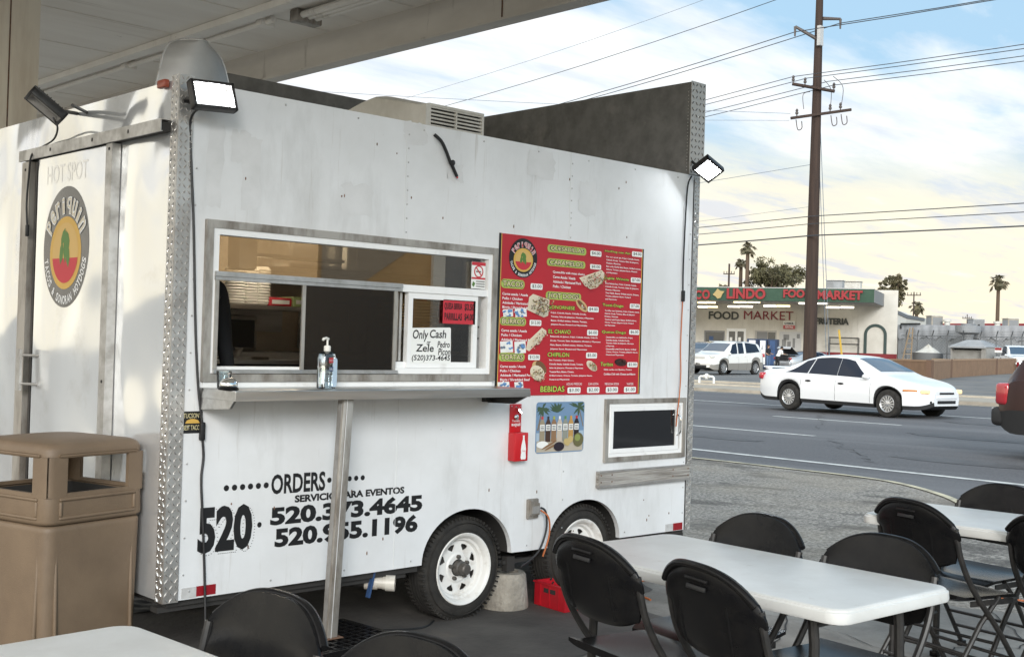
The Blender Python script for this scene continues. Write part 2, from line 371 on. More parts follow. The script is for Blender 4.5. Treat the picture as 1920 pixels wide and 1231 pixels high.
M['rim'] = mat('white_wheel_paint', (0.76, 0.75, 0.72), 0.4, col2=(0.55, 0.51, 0.46), scale=12, lo=0.3, hi=0.48)
M['hub'] = mat('hub_grease', (0.11, 0.10, 0.09), 0.5, metal=0.4)
M['dark'] = mat('dark_interior', (0.03, 0.028, 0.026), 0.8)
M['ink'] = mat('black_vinyl', (0.010, 0.010, 0.011), 0.45)
M['cable'] = mat('black_cable', (0.012, 0.012, 0.013), 0.5)
M['orange_cable'] = mat('orange_cable', (0.45, 0.13, 0.04), 0.5)
M['red'] = mat('menu_red', (0.47, 0.018, 0.030), 0.38, col2=(0.41, 0.015, 0.026), scale=2)
M['red_sign'] = mat('red_card', (0.52, 0.03, 0.045), 0.5)
M['red_box'] = mat('red_metal', (0.50, 0.012, 0.018), 0.35)
M['red_tape'] = mat('red_reflector', (0.26, 0.008, 0.015), 0.35)
M['sil_tape'] = mat('silver_reflector', (0.55, 0.55, 0.54), 0.45, col2=(0.45, 0.44, 0.43), scale=20)
M['lime'] = mat('lime_panel', (0.36, 0.46, 0.10), 0.5)
M['limetext'] = mat('lime_letters', (0.50, 0.62, 0.09), 0.5)
M['cream'] = mat('cream_letters', (0.72, 0.64, 0.36), 0.5)
M['whitet'] = mat('white_letters', (0.80, 0.80, 0.79), 0.5)
M['card'] = mat('white_card', (0.80, 0.80, 0.77), 0.6)
M['gold'] = mat('gold_ring', (0.62, 0.38, 0.08), 0.5)
M['greenp'] = mat('leaf_green_print', (0.09, 0.20, 0.04), 0.5)
M['tan'] = mat('trash_tan', (0.185, 0.130, 0.083), 0.55, col2=(0.155, 0.108, 0.069), scale=5, bump=0.3, bscale=160, bdist=0.003)
overlay(M['tan'], (0.10, 0.07, 0.05), 2.2, 0.30, 0.42, stretch=(1, 1, .5), amt=0.4)
M['table'] = mat('table_white', (0.74, 0.74, 0.72), 0.36, col2=(0.66, 0.655, 0.63), scale=4, bump=0.2, bscale=160, bdist=0.002, detail=9)
overlay(M['table'], (0.45, 0.41, 0.35), 9, 0.27, 0.36, amt=0.55)
overlay(M['table'], (0.5, 0.48, 0.45), 14, 0.28, 0.34, stretch=(1, .12, 1), amt=0.6)
overlay(M['table'], (0.58, 0.56, 0.53), 2.2, 0.34, 0.48, amt=0.5)
M['foam'] = mat('white_foam', (0.78, 0.76, 0.70), 0.7)
M['bone'] = mat('weathered_white_plastic', (0.62, 0.60, 0.55), 0.6, col2=(0.50, 0.475, 0.42), scale=5, lo=0.34, hi=0.6)
M['led'] = mat('lit_led_panel', (1, 1, 1), 0.5, emit=(0.93, 0.97, 1.0), estr=240)
M['led_rim'] = mat('led_lens_edge', (1, 1, 1), .5, emit=(.93, .97, 1.0), estr=1.1)
M['led_mid'] = mat('led_lens', (1, 1, 1), .5, emit=(.93, .97, 1.0), estr=5)
M['led_off'] = mat('unlit_led_panel', (0.42, 0.42, 0.40), 0.35)
M['amber'] = mat('amber_lens', (0.30, 0.06, 0.03), 0.3)
M['cement'] = mat('cast_cement', (0.40, 0.365, 0.31), 0.95, col2=(0.25, 0.225, 0.19), scale=9, bump=0.6, bscale=45, detail=9)
M['crate'] = mat('red_plastic', (0.52, 0.012, 0.022), 0.4, col2=(0.42, 0.01, 0.02), scale=6)
M['pvc'] = mat('pvc_pipe', (0.72, 0.69, 0.62), 0.4, col2=(0.5, 0.46, 0.4), scale=8)
M['bluep'] = mat('blue_plastic', (0.03, 0.07, 0.17), 0.4)
M['wood_g'] = mat('grey_weathered_wood', (0.42, 0.40, 0.37), 0.9, col2=(0.16, 0.14, 0.12), scale=5, lo=0.34, hi=0.62, stretch=(0.5, 6, 14), bump=0.5, bscale=12, detail=9)
M['cardboard'] = mat('cardboard', (0.42, 0.29, 0.15), 0.8)
M['skin'] = mat('skin', (0.42, 0.25, 0.17), 0.55)
M['hair'] = mat('dark_hair', (0.018, 0.013, 0.01), 0.6)
M['glass_hi'] = glassmat('transom_glass', (0.85, 0.82, 0.76), 0.22)
M['glass_s'] = glassmat('slider_glass', (0.75, 0.75, 0.74), 0.05)
M['screen'] = glassmat('insect_screen', (0.20, 0.20, 0.20), 0.012, 0.25)
M['clear'] = glassmat('clear_plastic', (0.90, 0.95, 0.97), 0.04, 0.05)

# ------------------------------------------------------------------ the ground
RD = Vector((0.1225, 0.9925, 0)); RN = Vector((0.9925, -0.1225, 0))      # along the road, across the road
def road_pt(t, l, h=0.0):
    p = RN*t+RD*l; return (p.x, p.y, G(p.x, p.y)+h)
def ground_grid(xs, ys, h, m, name, keep=None):
    b = MB(); v = [(x, y, G(x, y)+h) for x in xs for y in ys]; ny = len(ys)
    f = [(i*ny+j, (i+1)*ny+j, (i+1)*ny+j+1, i*ny+j+1) for i in range(len(xs)-1) for j in range(ny-1)]
    b.add(v, f, m); return b.build(name, smooth=60, kind='structure')
xs = [-400, -150, -50, -20, -10, -5, 0, 2, 4, 4.5]+[4.5+i*.5 for i in range(1, 10)]+[10, 12, 16, 20, 25, 30, 35, 40, 50, 60, 70, 80, 90, 120, 200, 500, 1200]
ys = [-600, -200, -100, -60, -40, -20, -10, -5, 0, 5, 10, 15, 20, 30, 40, 50, 60, 90, 200, 500, 1200]
ground_grid(xs, ys, 0.0, M['gravel'], 'gravel_ground')
def strip(name, t0, t1, l0, l1, h, m, n=24):
    b = MB(); v = []; f = []
    for i in range(n+1):
        l = l0+(l1-l0)*i/n
        for k in range(4):
            v.append(road_pt(t0+(t1-t0)*k/3, l, h))
    for i in range(n):
        for k in range(3): f.append((i*4+k, i*4+k+1, (i+1)*4+k+1, (i+1)*4+k))
    b.add(v, f, m); return b.build(name, smooth=60, kind='structure')
# road: its near edge bends in towards the forecourt where the drive is
EDGE = curve([(11.9, 28), (10.9, 14), (10.17, 4.9), (10.02, 3.5), (9.90, 2.5), (9.62, 1.75), (8.93, 0.9), (7.9, 0.0), (7.0, -1.2), (6.6, -4), (6.5, -12)], 6)
b = MB(); v = []; f = []
nE = len(EDGE)
for p in EDGE:
    l = Vector((p.x, p.y, 0)).dot(RD); far = RN*27.2+RD*l; near = Vector((p.x, p.y, 0))
    for k in range(11):
        q = near.lerp(far, (k/10)**1.3); v.append((q.x, q.y, G(q.x, q.y)+0.005))
for i in range(nE-1):
    for k in range(10): f.append((i*11+k, i*11+k+1, (i+1)*11+k+1, (i+1)*11+k))
b.add(v, f, M['asphalt'])
for (l0, l1) in ((26.8, 60), (60, 160), (-14, -60)):
    vv = []
    n = 12
    for i in range(n+1):
        l = l0+(l1-l0)*i/n
        for k in range(8): vv.append(road_pt((9.0 if l0 > 0 else 5.0)+((27.2-(9.0 if l0 > 0 else 5.0))*k/7), l, 0.005))
    b.add(vv, [(i*8+k, i*8+k+1, (i+1)*8+k+1, (i+1)*8+k) for i in range(n) for k in range(7)], M['asphalt'])
b.build('road', smooth=60, kind='structure')
# markings
def mark(pts, wdt, m, name='road_marking', h=0.010):
    b = MB(); v = []
    P = [Vector((p[0], p[1], 0)) for p in pts]
    for i, p in enumerate(P):
        d = (P[min(i+1, len(P)-1)]-P[max(i-1, 0)]).normalized(); nrm = Vector((-d.y, d.x, 0))
        for s_ in (-.5, .5):
            q = p+nrm*wdt*s_; v.append((q.x, q.y, G(q.x, q.y)+h))
    b.add(v, [(2*i, 2*i+1, 2*i+3, 2*i+2) for i in range(len(P)-1)], m); return b.build(name, smooth=0, kind='structure')
def rl(t, l0, l1, n=12): return [tuple((RN*t+RD*(l0+(l1-l0)*i/n))[:2]) for i in range(n+1)]
mark(rl(10.43, -12, 60), 0.13, M['line_w'])
# the broken lane lines; dashes found in the photograph plus their run on to either side
def dashes(t, l_end, length, gap):
    l = l_end
    for k in range(4): mark(rl(t, l, l+length, 4), 0.12, M['line_w']); l += length+gap
    l = l_end-gap
    for k in range(2): mark(rl(t, l-length, l, 4), 0.12, M['line_w']); l -= length+gap
dashes(14.12, 8.0, 4.2, 8.0); dashes(17.97, 9.05, 3.2, 8.5)
mark(rl(21.80, -30, 70), 0.13, M['line_w'])
mark(rl(26.85, -40, 80), 0.13, M['line_y'])
mark(EDGE[2:44], 0.085, M['line_y'])
# far kerb, pavement, parking lot
def kerbstrip(name, t0, t1, l0, l1, h0, h1, m):
    b = MB(); v = []; n = 20
    for i in range(n+1):
        l = l0+(l1-l0)*i/n
        for (t, h) in ((t0, h0), (t0, h1), (t1, h1), (t1, h0)): v.append(road_pt(t, l, h))
    b.add(v, [(i*4+k, i*4+k+1, (i+1)*4+k+1, (i+1)*4+k) for i in range(n) for k in range(3)], m); return b.build(name, smooth=0, kind='structure')
kerbstrip('pavement', 27.25, 29.8, -40, 90, 0, 0.10, M['walk'])
kerbstrip('kerb', 29.8, 30.05, -40, 90, 0, 0.15, M['kerb'])
strip('parking_lot', 30.05, 110, -60, 100, 0.008, M['lot'])
kerbstrip('lot_kerb', 34.0, 34.25, 19.0, 70, 0, 0.10, M['kerb'])
# forecourt slab with a worn edge
b = MB(); e_ = []
for i in range(60):
    y = -10+24.0*i/59; e_.append((4.45+0.10*math.sin(y*1.7)+0.07*random.uniform(-1, 1), y))
v = []
for (x, y) in e_:
    for k in range(6): v.append((-9+(x+9)*k/5, y, 0.006 if k < 5 else 0.0062))
b.add(v, [(i*6+k, i*6+k+1, (i+1)*6+k+1, (i+1)*6+k) for i in range(59) for k in range(5)], M['concrete'])
b.build('concrete_forecourt', smooth=60, kind='structure')
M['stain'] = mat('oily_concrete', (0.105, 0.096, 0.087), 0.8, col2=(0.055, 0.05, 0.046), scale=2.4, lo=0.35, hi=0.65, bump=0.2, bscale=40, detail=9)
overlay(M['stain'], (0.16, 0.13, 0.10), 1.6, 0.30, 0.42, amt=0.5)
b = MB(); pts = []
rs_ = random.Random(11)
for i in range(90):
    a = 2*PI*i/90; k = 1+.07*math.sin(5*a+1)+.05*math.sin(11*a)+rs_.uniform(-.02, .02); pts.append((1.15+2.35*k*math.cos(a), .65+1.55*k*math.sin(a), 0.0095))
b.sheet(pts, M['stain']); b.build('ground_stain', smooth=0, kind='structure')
# cracks and joints in the slab
b = MB()
for base in ([(2.7, -2.6), (3.3, -1.9), (3.7, -2.1), (4.4, -1.6)], [(1.5, -1.6), (2.2, -1.15), (2.6, -1.3), (3.4, -0.9)], [(3.0, -3.2), (2.9, -2.2), (3.2, -1.2), (3.1, -0.5)], [(3.6, -0.9), (4.0, -0.8), (4.45, -1.2)]):
    c = curve([(p[0], p[1], 0) for p in base], 9); P = [(p.x+random.uniform(-.02, .02), p.y+random.uniform(-.02, .02)) for p in c]
    vv = []
    for i, (x, y) in enumerate(P): vv += [(x, y-0.006, 0.0105), (x, y+0.006*random.uniform(.2, 1.4), 0.0105)]
    b.add(vv, [(2*i, 2*i+1, 2*i+3, 2*i+2) for i in range(len(P)-1)], M['dark'])
b.build('ground_crack', smooth=0, kind='structure')
rc_ = random.Random(21)
b = MB()
for (t0, l0, t1, l1) in ((11.0, 4.5, 13.8, 7.5), (13.5, 2.0, 16.5, 5.5), (15.5, 9.0, 20.5, 13.0), (18.5, 5.0, 23.0, 9.0), (12.0, 9.0, 15.0, 15.0), (31.5, 9.0, 35.5, 13.0), (32.0, 12.5, 34.0, 9.5)):
    n = 26; P = []
    for i in range(n+1):
        q = road_pt(t0+(t1-t0)*i/n+rc_.uniform(-.10, .10), l0+(l1-l0)*i/n+rc_.uniform(-.10, .10), .0125 if t0 < 30 else .016); P.append(q)
    vv = []
    for (x, y, z) in P: wq = rc_.uniform(.006, .022); vv += [(x-wq, y-wq*.3, z), (x+wq, y+wq*.3, z)]
    b.add(vv, [(2*i, 2*i+1, 2*i+3, 2*i+2) for i in range(n)], M['dark'])
b.build('road_crack', smooth=0, kind='structure')
M['oil'] = mat('oil_dark_asphalt', (0.065, 0.065, 0.068), .7, col2=(0.095, 0.095, 0.10), scale=3)
for (t, l, rx, ry) in ((12.2, 4.0, .30, 1.1), (12.4, 8.5, .22, .8), (16.2, 6.0, .35, 1.5), (19.8, 8.0, .3, 1.2), (13.0, 1.2, .18, .5)):
    pts = []
    for i in range(30):
        a = 2*PI*i/30; k = 1+rc_.uniform(-.18, .18); pts.append(road_pt(t+rx*k*math.cos(a), l+ry*k*math.sin(a), .0095))
    b = MB(); b.sheet(pts, M['oil']); b.build('oil_stain', smooth=0, kind='structure')

# ------------------------------------------------------------------ station canopy over the forecourt
CZ = 3.95; CX = 3.86; M['seam'] = mat('deck_joint', (0.80, 0.75, 0.68), 0.8)
cp = empty('station_canopy', (0.0, 0, 0), 0, 'tan metal canopy with its beam edge overhead, sheltering the food trailer', 'canopy')
b = MB(); b.box(-4.6, CX-.10, -4.4, 11.5, CZ+.30, CZ+.42, M['deck'])
b.build('deck', cp, 0)
b = MB()
for i in range(13):
    y = -4.2+i*1.22; b.box(-4.6, CX-.12, y, y+.008, CZ+.294, CZ+.299, M['seam'])
b.build('deck_seam', cp, 0)
b = MB(); b.box(CX-.10, CX-.02, -4.4, 11.5, CZ+.02, CZ+.62, M['fascia']); b.box(CX-.13, CX+.015, -4.4, 11.5, CZ, CZ+.02, M['fascia'])
for y in (-2.0, 2.05, 7.1): b.box(CX-.106, CX-.099, y, y+.012, CZ+.03, CZ+.30, M['rust'])
b.build('edge_beam', cp, 0)
b = MB(); b.box(CX-1.02, CX-.90, -4.3, 11.4, CZ+.235, CZ+.296, M['deck']); b.box(CX-.90, CX-.886, -4.3, 11.4, CZ+.25, CZ+.297, M['rust'])
b.build('cross_rail', cp, 0)
b = MB()
b.tube([(CX-.80, 4.2, CZ+.24), (CX-.80, 11.3, CZ+.24)], .028, M['deck'], 8); b.tube([(CX-.74, 6.0, CZ+.25), (CX-.74, 11.3, CZ+.25)], .014, M['deck'], 6)
for y in (4.3, 6.9, 9.6): b.rbox(CX-.86, CX-.72, y, y+.10, CZ+.20, CZ+.30, M['deck'], .012)
b.build('conduit', cp)
b = MB()
for dx in (0, .07, .14): b.tube([(CX-.70+dx, 3.95, CZ+.25), (CX-.70+dx, .8, CZ+.25)], .03, M['deck'], 8)
b.rbox(CX-.76, CX-.5, 3.9, 4.02, CZ+.19, CZ+.3, M['alu_dirty'], .015)
b.build('lamp_tube_holder', cp)
b = MB(); b.rbox(0.90, 1.385, 5.0, 5.48, 0.007, CZ+.291, M['colpaint'], .03, 2); b.box(1.13, 1.14, 4.996, 5.0, 0.1, CZ+.25, M['rust'])
b.build('column', cp)
# ------------------------------------------------------------------ food trailer
TL, TW, Z0, Z1 = 3.62, 2.18, 0.332, 2.574
MS = frame((0, 0, 0), (1, 0, 0), (0, 0, 1))            # serving side: local x, height, out = -y
ME = frame((0, 0, 0), (0, -1, 0), (0, 0, 1))           # end wall: local x runs to -y, out = -x
tr = empty('food_trailer', (0, 0, 0), 0, 'white food trailer with an open serving window, black phone lettering and two white wheels', 'food trailer')
def fill(outer, holes, m, M_, z=0.0, b=None, thick=0.0):
    bm = bmesh.new(); es = []
    for loop in [outer]+holes:
        vs = [bm.verts.new((p[0], p[1], z)) for p in loop]
        for i in range(len(vs)): es.append(bm.edges.new((vs[i], vs[(i+1) % len(vs)])))
    bmesh.ops.triangle_fill(bm, use_beauty=True, use_dissolve=False, edges=es, normal=(0, 0, 1))
    if thick:
        r_ = bmesh.ops.extrude_face_region(bm, geom=bm.faces[:])
        for g in r_['geom']:
            if isinstance(g, bmesh.types.BMVert): g.co.z -= thick
    b = b or MB(); b.bm(bm, m, M_); return b
def arch(cx_, a, h, zb):
    return [(cx_+a*math.cos(PI*i/28), zb+h*math.sin(PI*i/28)) for i in range(29)]        # right to left
def rect(x0, x1, y0, y1): return [(x0, y0), (x1, y0), (x1, y1), (x0, y1)]
outer = [(0.04, Z0)]+arch(1.738, .315, .262, Z0+.006)[::-1]+[(2.19, Z0+.004)]+arch(2.640, .307, .250, Z0+.004)[::-1]+[(3.562, Z0), (3.592, Z1), (0.045, Z1)]
WX0, WX1, WZ0, WZ1 = 0.160, 1.856, 1.290, 1.972
SX0, SX1, SZ0, SZ1 = 2.795, 3.512, 0.812, 1.150
b = fill(outer, [rect(WX0, WX1, WZ0, WZ1), rect(SX0, SX1, SZ0, SZ1)], M['white_wall'], MS, 0.0, None, 0.03); kpatch = 0
# worn paint patches and seams of the side wall
def blob(x0, x1, z0, z1, rough=.02, n=18):
    pts = []
    for (ax, az, bx, bz) in ((x0, z0, x1, z0), (x1, z0, x1, z1), (x1, z1, x0, z1), (x0, z1, x0, z0)):
        for i in range(n//3):
            t = (i+.5)/(n//3); pts.append((ax+(bx-ax)*t+random.uniform(-rough, rough), az+(bz-az)*t+random.uniform(-rough, rough)))
    return pts
for (u0, u1, v0, v1) in ((385, 420, 235, 385), (430, 470, 250, 300), (452, 492, 262, 390), (838, 868, 308, 338), (757, 800, 236, 266), (640, 700, 350, 400), (1085, 1120, 345, 400), (990, 1040, 290, 330)):
    p = SW(u0, v1); q = SW(u1, v0); b.sheet(blob(p.x, q.x, min(p.z, q.z), max(p.z, q.z), .012), M['patch'], MS @ T(0, 0, .0008+.00012*kpatch)); kpatch += 1
for x in (1.24, 2.43): b.box(x, x+.0025, -.0016, 0, Z0+.01 if x < 2 else Z0+.24, WZ0 if x < 2 else WZ1+.019, M['patch'])
for x in (1.24, 2.43): b.box(x, x+.003, -.0016, 0, WZ1+.02, Z1, M['patch'])
for i in range(9):
    for (x, z) in ((.12+.41*i, Z0+.035), (.12+.41*i, Z1-.03)): b.ell((x, -.002, z), (.005, .003, .005), M['alu'], 6)
for i in range(8):
    for x in (1.255, 2.445): b.ell((x, -.002, 2.02+.07*i), (.0045, .0025, .0045), M['alu'], 6)
for i in range(12):
    for x in (.09, 2.445, 3.54): b.ell((x, -.002, .44+.16*i), (.0045, .0025, .0045), M['alu'], 6) if not (x == 2.445 and .95 < .44+.16*i < 2.1) else None
for k in range(26):
    b.ell((random.uniform(.2, 3.5), -.001, random.choice((random.uniform(2.03, 2.55), random.uniform(.4, .76)))), (.004, .002, random.uniform(.004, .010)), M['rust'], 5)
b.build('side_wall', tr, 0)
# end wall, with the doorway
b = fill([(0.0, Z0), (-TW, Z0), (-TW, Z1), (0.0, Z1)][::-1], [], M['end_wall'], ME, 0.0, None, 0.03); b.build('end_wall', tr, 0)
b = MB(); b.box(.03, TL-.02, TW-.03, TW, Z0, Z1, M['white_wall']); b.box(TL-.03, TL, 0.0, TW-.03, Z0, Z1-.002, M['white_wall']); b.build('back_wall', tr, 0)
b = MB(); b.box(.03, TL-.03, .03, TW-.03, Z1-.05, Z1-.006, M['galv']); b.build('roof', tr, 0)
b = MB(); b.box(.03, 1.42, .03, TW-.03, Z0-.03, Z0+.03, M['dark']); b.box(1.42, 2.955, .44, TW-.03, Z0-.03, Z0+.03, M['dark']); b.box(2.955, TL-.03, .03, TW-.03, Z0-.03, Z0+.03, M['dark']); b.box(.0, 1.36, .05, .11, Z0-.055, Z0-.032, M['dark']); b.box(2.97, TL, .05, .11, Z0-.055, Z0-.032, M['dark']); b.box(1.361, 2.969, .30, .36, Z0-.055, Z0-.032, M['dark']); b.box(0, TL, TW-.11, TW-.05, Z0-.09, Z0-.032, M['dark'])
for x in (.3, 1.2, 2.2, 3.2): b.box(x, x+.05, .365, TW-.112, Z0-.085, Z0-.032, M['dark'])
b.build('chassis', tr, 0)
# tread plate trim: raised bars on a plate, real relief
def tread(b, M_, w_, h_, pitch=.027, pm=None, rm=None):
    pm = pm or M['tread']; rm = rm or M['tread_hi']; b.box(0, w_, 0, h_, -.002, .0015, pm, M_)
    ny = int(h_/pitch); nx = max(1, int(round(w_/pitch)))
    for j in range(ny):
        for i in range(nx):
            cx_ = (i+.5)*w_/nx; cy_ = (j+.5)*h_/ny; a = R(52) if (i+j) % 2 else R(-52); L2, W2 = .0142, .0040
            d = (math.cos(a), math.sin(a)); n_ = (-d[1], d[0])
            v = [(cx_+d[0]*L2, cy_+d[1]*L2, .0015), (cx_+n_[0]*W2, cy_+n_[1]*W2, .0015), (cx_-d[0]*L2, cy_-d[1]*L2, .0015), (cx_-n_[0]*W2, cy_-n_[1]*W2, .0015),
                 (cx_+d[0]*L2*.55, cy_+d[1]*L2*.55, .0058), (cx_-d[0]*L2*.55, cy_-d[1]*L2*.55, .0058)]
            b.add(v, [(0, 1, 4), (1, 2, 5, 4), (2, 3, 5), (3, 0, 4, 5)], rm, M_)
b = MB()
tread(b, frame((-.003, -.0035, Z0-.005), (1, 0, 0), (0, 0, 1)), .070, Z1-Z0+.025)
tread(b, frame((-.0035, .064, Z0-.005), (0, -1, 0), (0, 0, 1)), .064, Z1-Z0+.025)
b.build('corner_trim', tr, 0)
b = MB(); tread(b, frame((3.565, -.0035, Z0-.005), (1, 0, 0), (0, 0, 1)), .055, Z1-Z0-.002); b.box(3.560, 3.565, -.004, 0, Z0, Z1-.03, M['dark']); b.build('corner_trim', tr, 0)
# tall sheet-metal parapet along the far end and the back of the roof
b = MB(); b.box(TL-.10, TL-.08, 0.0, TW, Z1+.004, 3.165, M['galv']); b.box(TL-.08, TL+.035, .004, TW+.10, Z1+.004, 3.165, M['galv'])
b.box(1.25, TL-.10, TW+.0, TW+.02, Z1-.05, 3.165, M['galv']); b.box(1.25, TL-.08, TW+.02, TW+.10, Z1-.05, 3.163, M['galv'])
for i in range(26): b.ell((TL-.112, -.001+.02, Z1+.03+i*.0215), (.003, .003, .003), M['steel'], 5)
b.build('parapet', tr, 0)
b = MB(); tread(b, frame((TL-.112, -.002, Z1+.004), (1, 0, 0), (0, 0, 1)), .147, .590, .037, M['tread_lt'], M['tread_dk']); b.build('parapet_trim', tr, 0)
# floor-side tapes, marker lamps
b = MB(); b.box(.085, .155, -.002, 0, .338, .383, M['sil_tape']); b.box(.155, .250, -.002, 0, .340, .384, M['red_tape']); b.build('reflector_tape', tr, 0)
b = MB(); b.box(3.378, 3.452, -.002, 0, .334, .380, M['sil_tape']); b.box(3.452, 3.546, -.002, 0, .335, .380, M['red_tape']); b.build('reflector_tape', tr, 0)
b = MB(); b.rbox(-.03, -.004, .085, .155, 2.545, 2.58, M['amber'], .005); b.build('marker_lamp', tr)
# wheels
def wheel(x):
    wz = .274; Mx = T(x, .135, wz) @ RX(R(90))           # axle along -y
    tw_ = empty('wheel', (0, 0, 0)); tw_.parent = tr
    b = MB(); h = .085
    prof = [(.172, -h+.012), (.178, -h), (.215, -h-.002), (.248, -h+.008), (.266, -h+.022), (.274, -h+.045), (.275, 0), (.274, h-.045), (.266, h-.022), (.248, h-.008), (.215, h+.002), (.186, h), (.178, h-.012)]
    b.lathe(prof, M['tyre'], 56, Mx)
    for g in (-.035, -.012, .012, .035): b.lathe([(.2755, g-.003), (.2775, g-.002), (.2775, g+.002), (.2755, g+.003)], M['tyre'], 56, Mx)
    for i in range(64):
        a = 2*PI*i/64
        for s_ in (-1, 1): b.box(.262, .2768, -.004, .004, s_*.062-.016, s_*.062+.016, M['tyre'], Mx @ RZ(a+.03*s_))
    for rr in (.243, .205): b.lathe([(rr-.003, h-.004), (rr, h+.004), (rr+.003, h-.004)], M['tyre'], 56, Mx)
    b.build('tyre', tw_, 40)
    b = MB()
    b.lathe([(.178, h-.02), (.192, h+.001), (.188, h+.006), (.178, h+.003), (.168, h-.012), (.162, h-.03), (.150, h-.036), (.147, h-.045), (.140, h-.06)], M['rim'], 56, Mx)
    b.lathe([(.140, -h+.01), (.145, h-.06)], M['dark'], 40, Mx)
    # disc with eight triangular openings
    n = 8; o_ = [(.144*math.cos(2*PI*i/64), .144*math.sin(2*PI*i/64)) for i in range(64)]; hs = []
    for i in range(n):
        a = 2*PI*(i+.5)/n
        def pp(r, da): return (r*math.cos(a+da), r*math.sin(a+da))
        hs.append([pp(.093, 0), pp(.118, -.20), pp(.127, -.19), pp(.130, 0), pp(.127, .19), pp(.118, .20)])
    hs.append([(.042*math.cos(-2*PI*i/20), .042*math.sin(-2*PI*i/20)) for i in range(20)])
    fill(o_, hs, M['rim'], Mx, h-.055, b, .006)
    b.lathe([(.040, h-.05), (.072, h-.047), (.082, h-.054)], M['rim'], 40, Mx)
    b.build('rim', tw_, 40)
    b = MB(); b.lathe([(0, h-.03), (.14, h-.09)], M['dark'], 30, Mx)
    b.lathe([(.040, h-.055), (.039, h-.018), (.031, h-.014), (.030, h+.022), (.024, h+.028), (0, h+.029)], M['hub'], 24, Mx)
    for i in range(5):
        a = 2*PI*i/5+.4; b.lathe([(.011, h-.05), (.011, h-.032), (.008, h-.027), (0, h-.026)], M['hub'], 6, Mx @ T(.060*math.cos(a), .060*math.sin(a), 0))
    b.build('hub', tw_, 40)
wheel(1.757); wheel(2.668)
b = MB()                                                   # wheel wells
for (c, a) in ((1.738, .317), (2.640, .309)):
    pts = arch(c, a, .264, Z0+.004)
    v = [(p[0], y, p[1]) for p in pts for y in (.031, .42)]
    b.add(v, [(2*i, 2*i+1, 2*i+3, 2*i+2) for i in range(len(pts)-1)], M['dark']); b.box(c-a, c+a, .42, .43, .2, .66, M['dark'])
b.build('wheel_well', tr, 40)
b = MB(); b.tube([(1.757, .225, .274), (1.757, 2.0, .274)], .03, M['dark'], 8); b.tube([(2.668, .225, .274), (2.668, 2.0, .274)], .03, M['dark'], 8)
b.box(2.08, 2.14, .06, .10, .22, Z0-.03, M['dark']); b.box(2.06, 2.30, .07, .09, .262, .282, M['dark'])
for (x0, x1) in ((1.5, 2.08), (2.4, 2.95)): b.tube(curve([(x0, .33, .25), ((x0+x1)/2, .33, .20), (x1, .33, .25)]), .016, M['dark'], 6)
for (x, w_) in ((1.757, .1), (2.668, .1)): b.box(x-w_*.5, x+w_*.5, 1.93, 2.1, .02, .54, M['tyre'])
b.box(3.30, 3.34, 1.0, 1.04, .007, Z0, M['dark'])
b.build('axle', tr)
# lettering on the side
b = MB(); P = MS @ T(0, 0, .0015)
for i in range(6): b.disc(.287+.0408*i, .803, .0135, .0135, M['ink'], 0, P, 20)
b.text('ORDERS', .518, .815, .758, .850, M['ink'], P, off=.030)
for i in range(6): b.disc(.838+.0392*i, .806, .0125, .0125, M['ink'], 0, P, 20)
b.text('SERVICIO PARA EVENTOS', .647, 1.295, .7125, .747, M['ink'], P, off=.045)
b.text('520.373.4645', .518, 1.415, .6145, .7005, M['ink'], P, off=.048)
b.text('520.955.1196', .545, 1.388, .5115, .602, M['ink'], P, off=.048)
b.text('520', .153, .425, .522, .727, M['ink'], P, off=.046)
b.disc(.462, .626, .0115, .0125, M['ink'], 0, P, 20)
rnd = random.Random(3)                                        # the printed dashes of the drop shadow
v_, f_ = text_mesh('520', .046)
ax = min(p[0] for p in v_); bx = max(p[0] for p in v_); ay = min(p[1] for p in v_); by = max(p[1] for p in v_)
cnt = {}
for q in f_:
    for i in range(len(q)):
        e2 = tuple(sorted((q[i], q[(i+1) % len(q)]))); cnt[e2] = cnt.get(e2, 0)+1
for (i, j), c in cnt.items():
    if c != 1: continue
    p = Vector(v_[i]); q = Vector(v_[j]); l = (q-p).length
    for k in range(max(1, int(l/.05))):
        t = (k+.5)/max(1, int(l/.05)); o = p.lerp(q, t)
        X = .153+(o.x-ax)/(bx-ax)*.272+.013; Z = .522+(o.y-ay)/(by-ay)*.205-.010
        b.sheet([(X-.003, Z-.0012), (X+.003, Z-.0012), (X+.003, Z+.0012), (X-.003, Z+.0012)], M['ink'], MS @ T(0, 0, .0012))
b.build('phone_lettering', tr, 0)
# serving window: grey trim, white frame, transom, sliders, screens
b = MB()
def ring(b, x0, x1, z0, z1, t, y0, y1, m, M_=None):
    b.box(x0, x1, y0, y1, z0, z0+t, m, M_); b.box(x0, x1, y0, y1, z1-t, z1, m, M_)
    b.box(x0, x0+t, y0, y1, z0+t, z1-t, m, M_); b.box(x1-t, x1, y0, y1, z0+t, z1-t, m, M_)
win = empty('service_window', (0, 0, 0)); win.parent = tr
ring(b, .140, 1.871, 1.276, 1.984, .034, -.022, -.001, M['alu_dirty']); b.build('trim', win, 0)
b = MB(); ring(b, .176, 1.840, 1.312, 1.952, .030, -.014, .05, M['white_frame'])
b.box(1.205, 1.810, -.010, .05, 1.722, 1.758, M['white_frame']); b.box(.206, 1.205, .0, .05, 1.728, 1.758, M['white_frame'])
b.box(1.200, 1.295, .012, .05, 1.342, 1.372, M['white_frame'])
b.build('frame', win, 0)
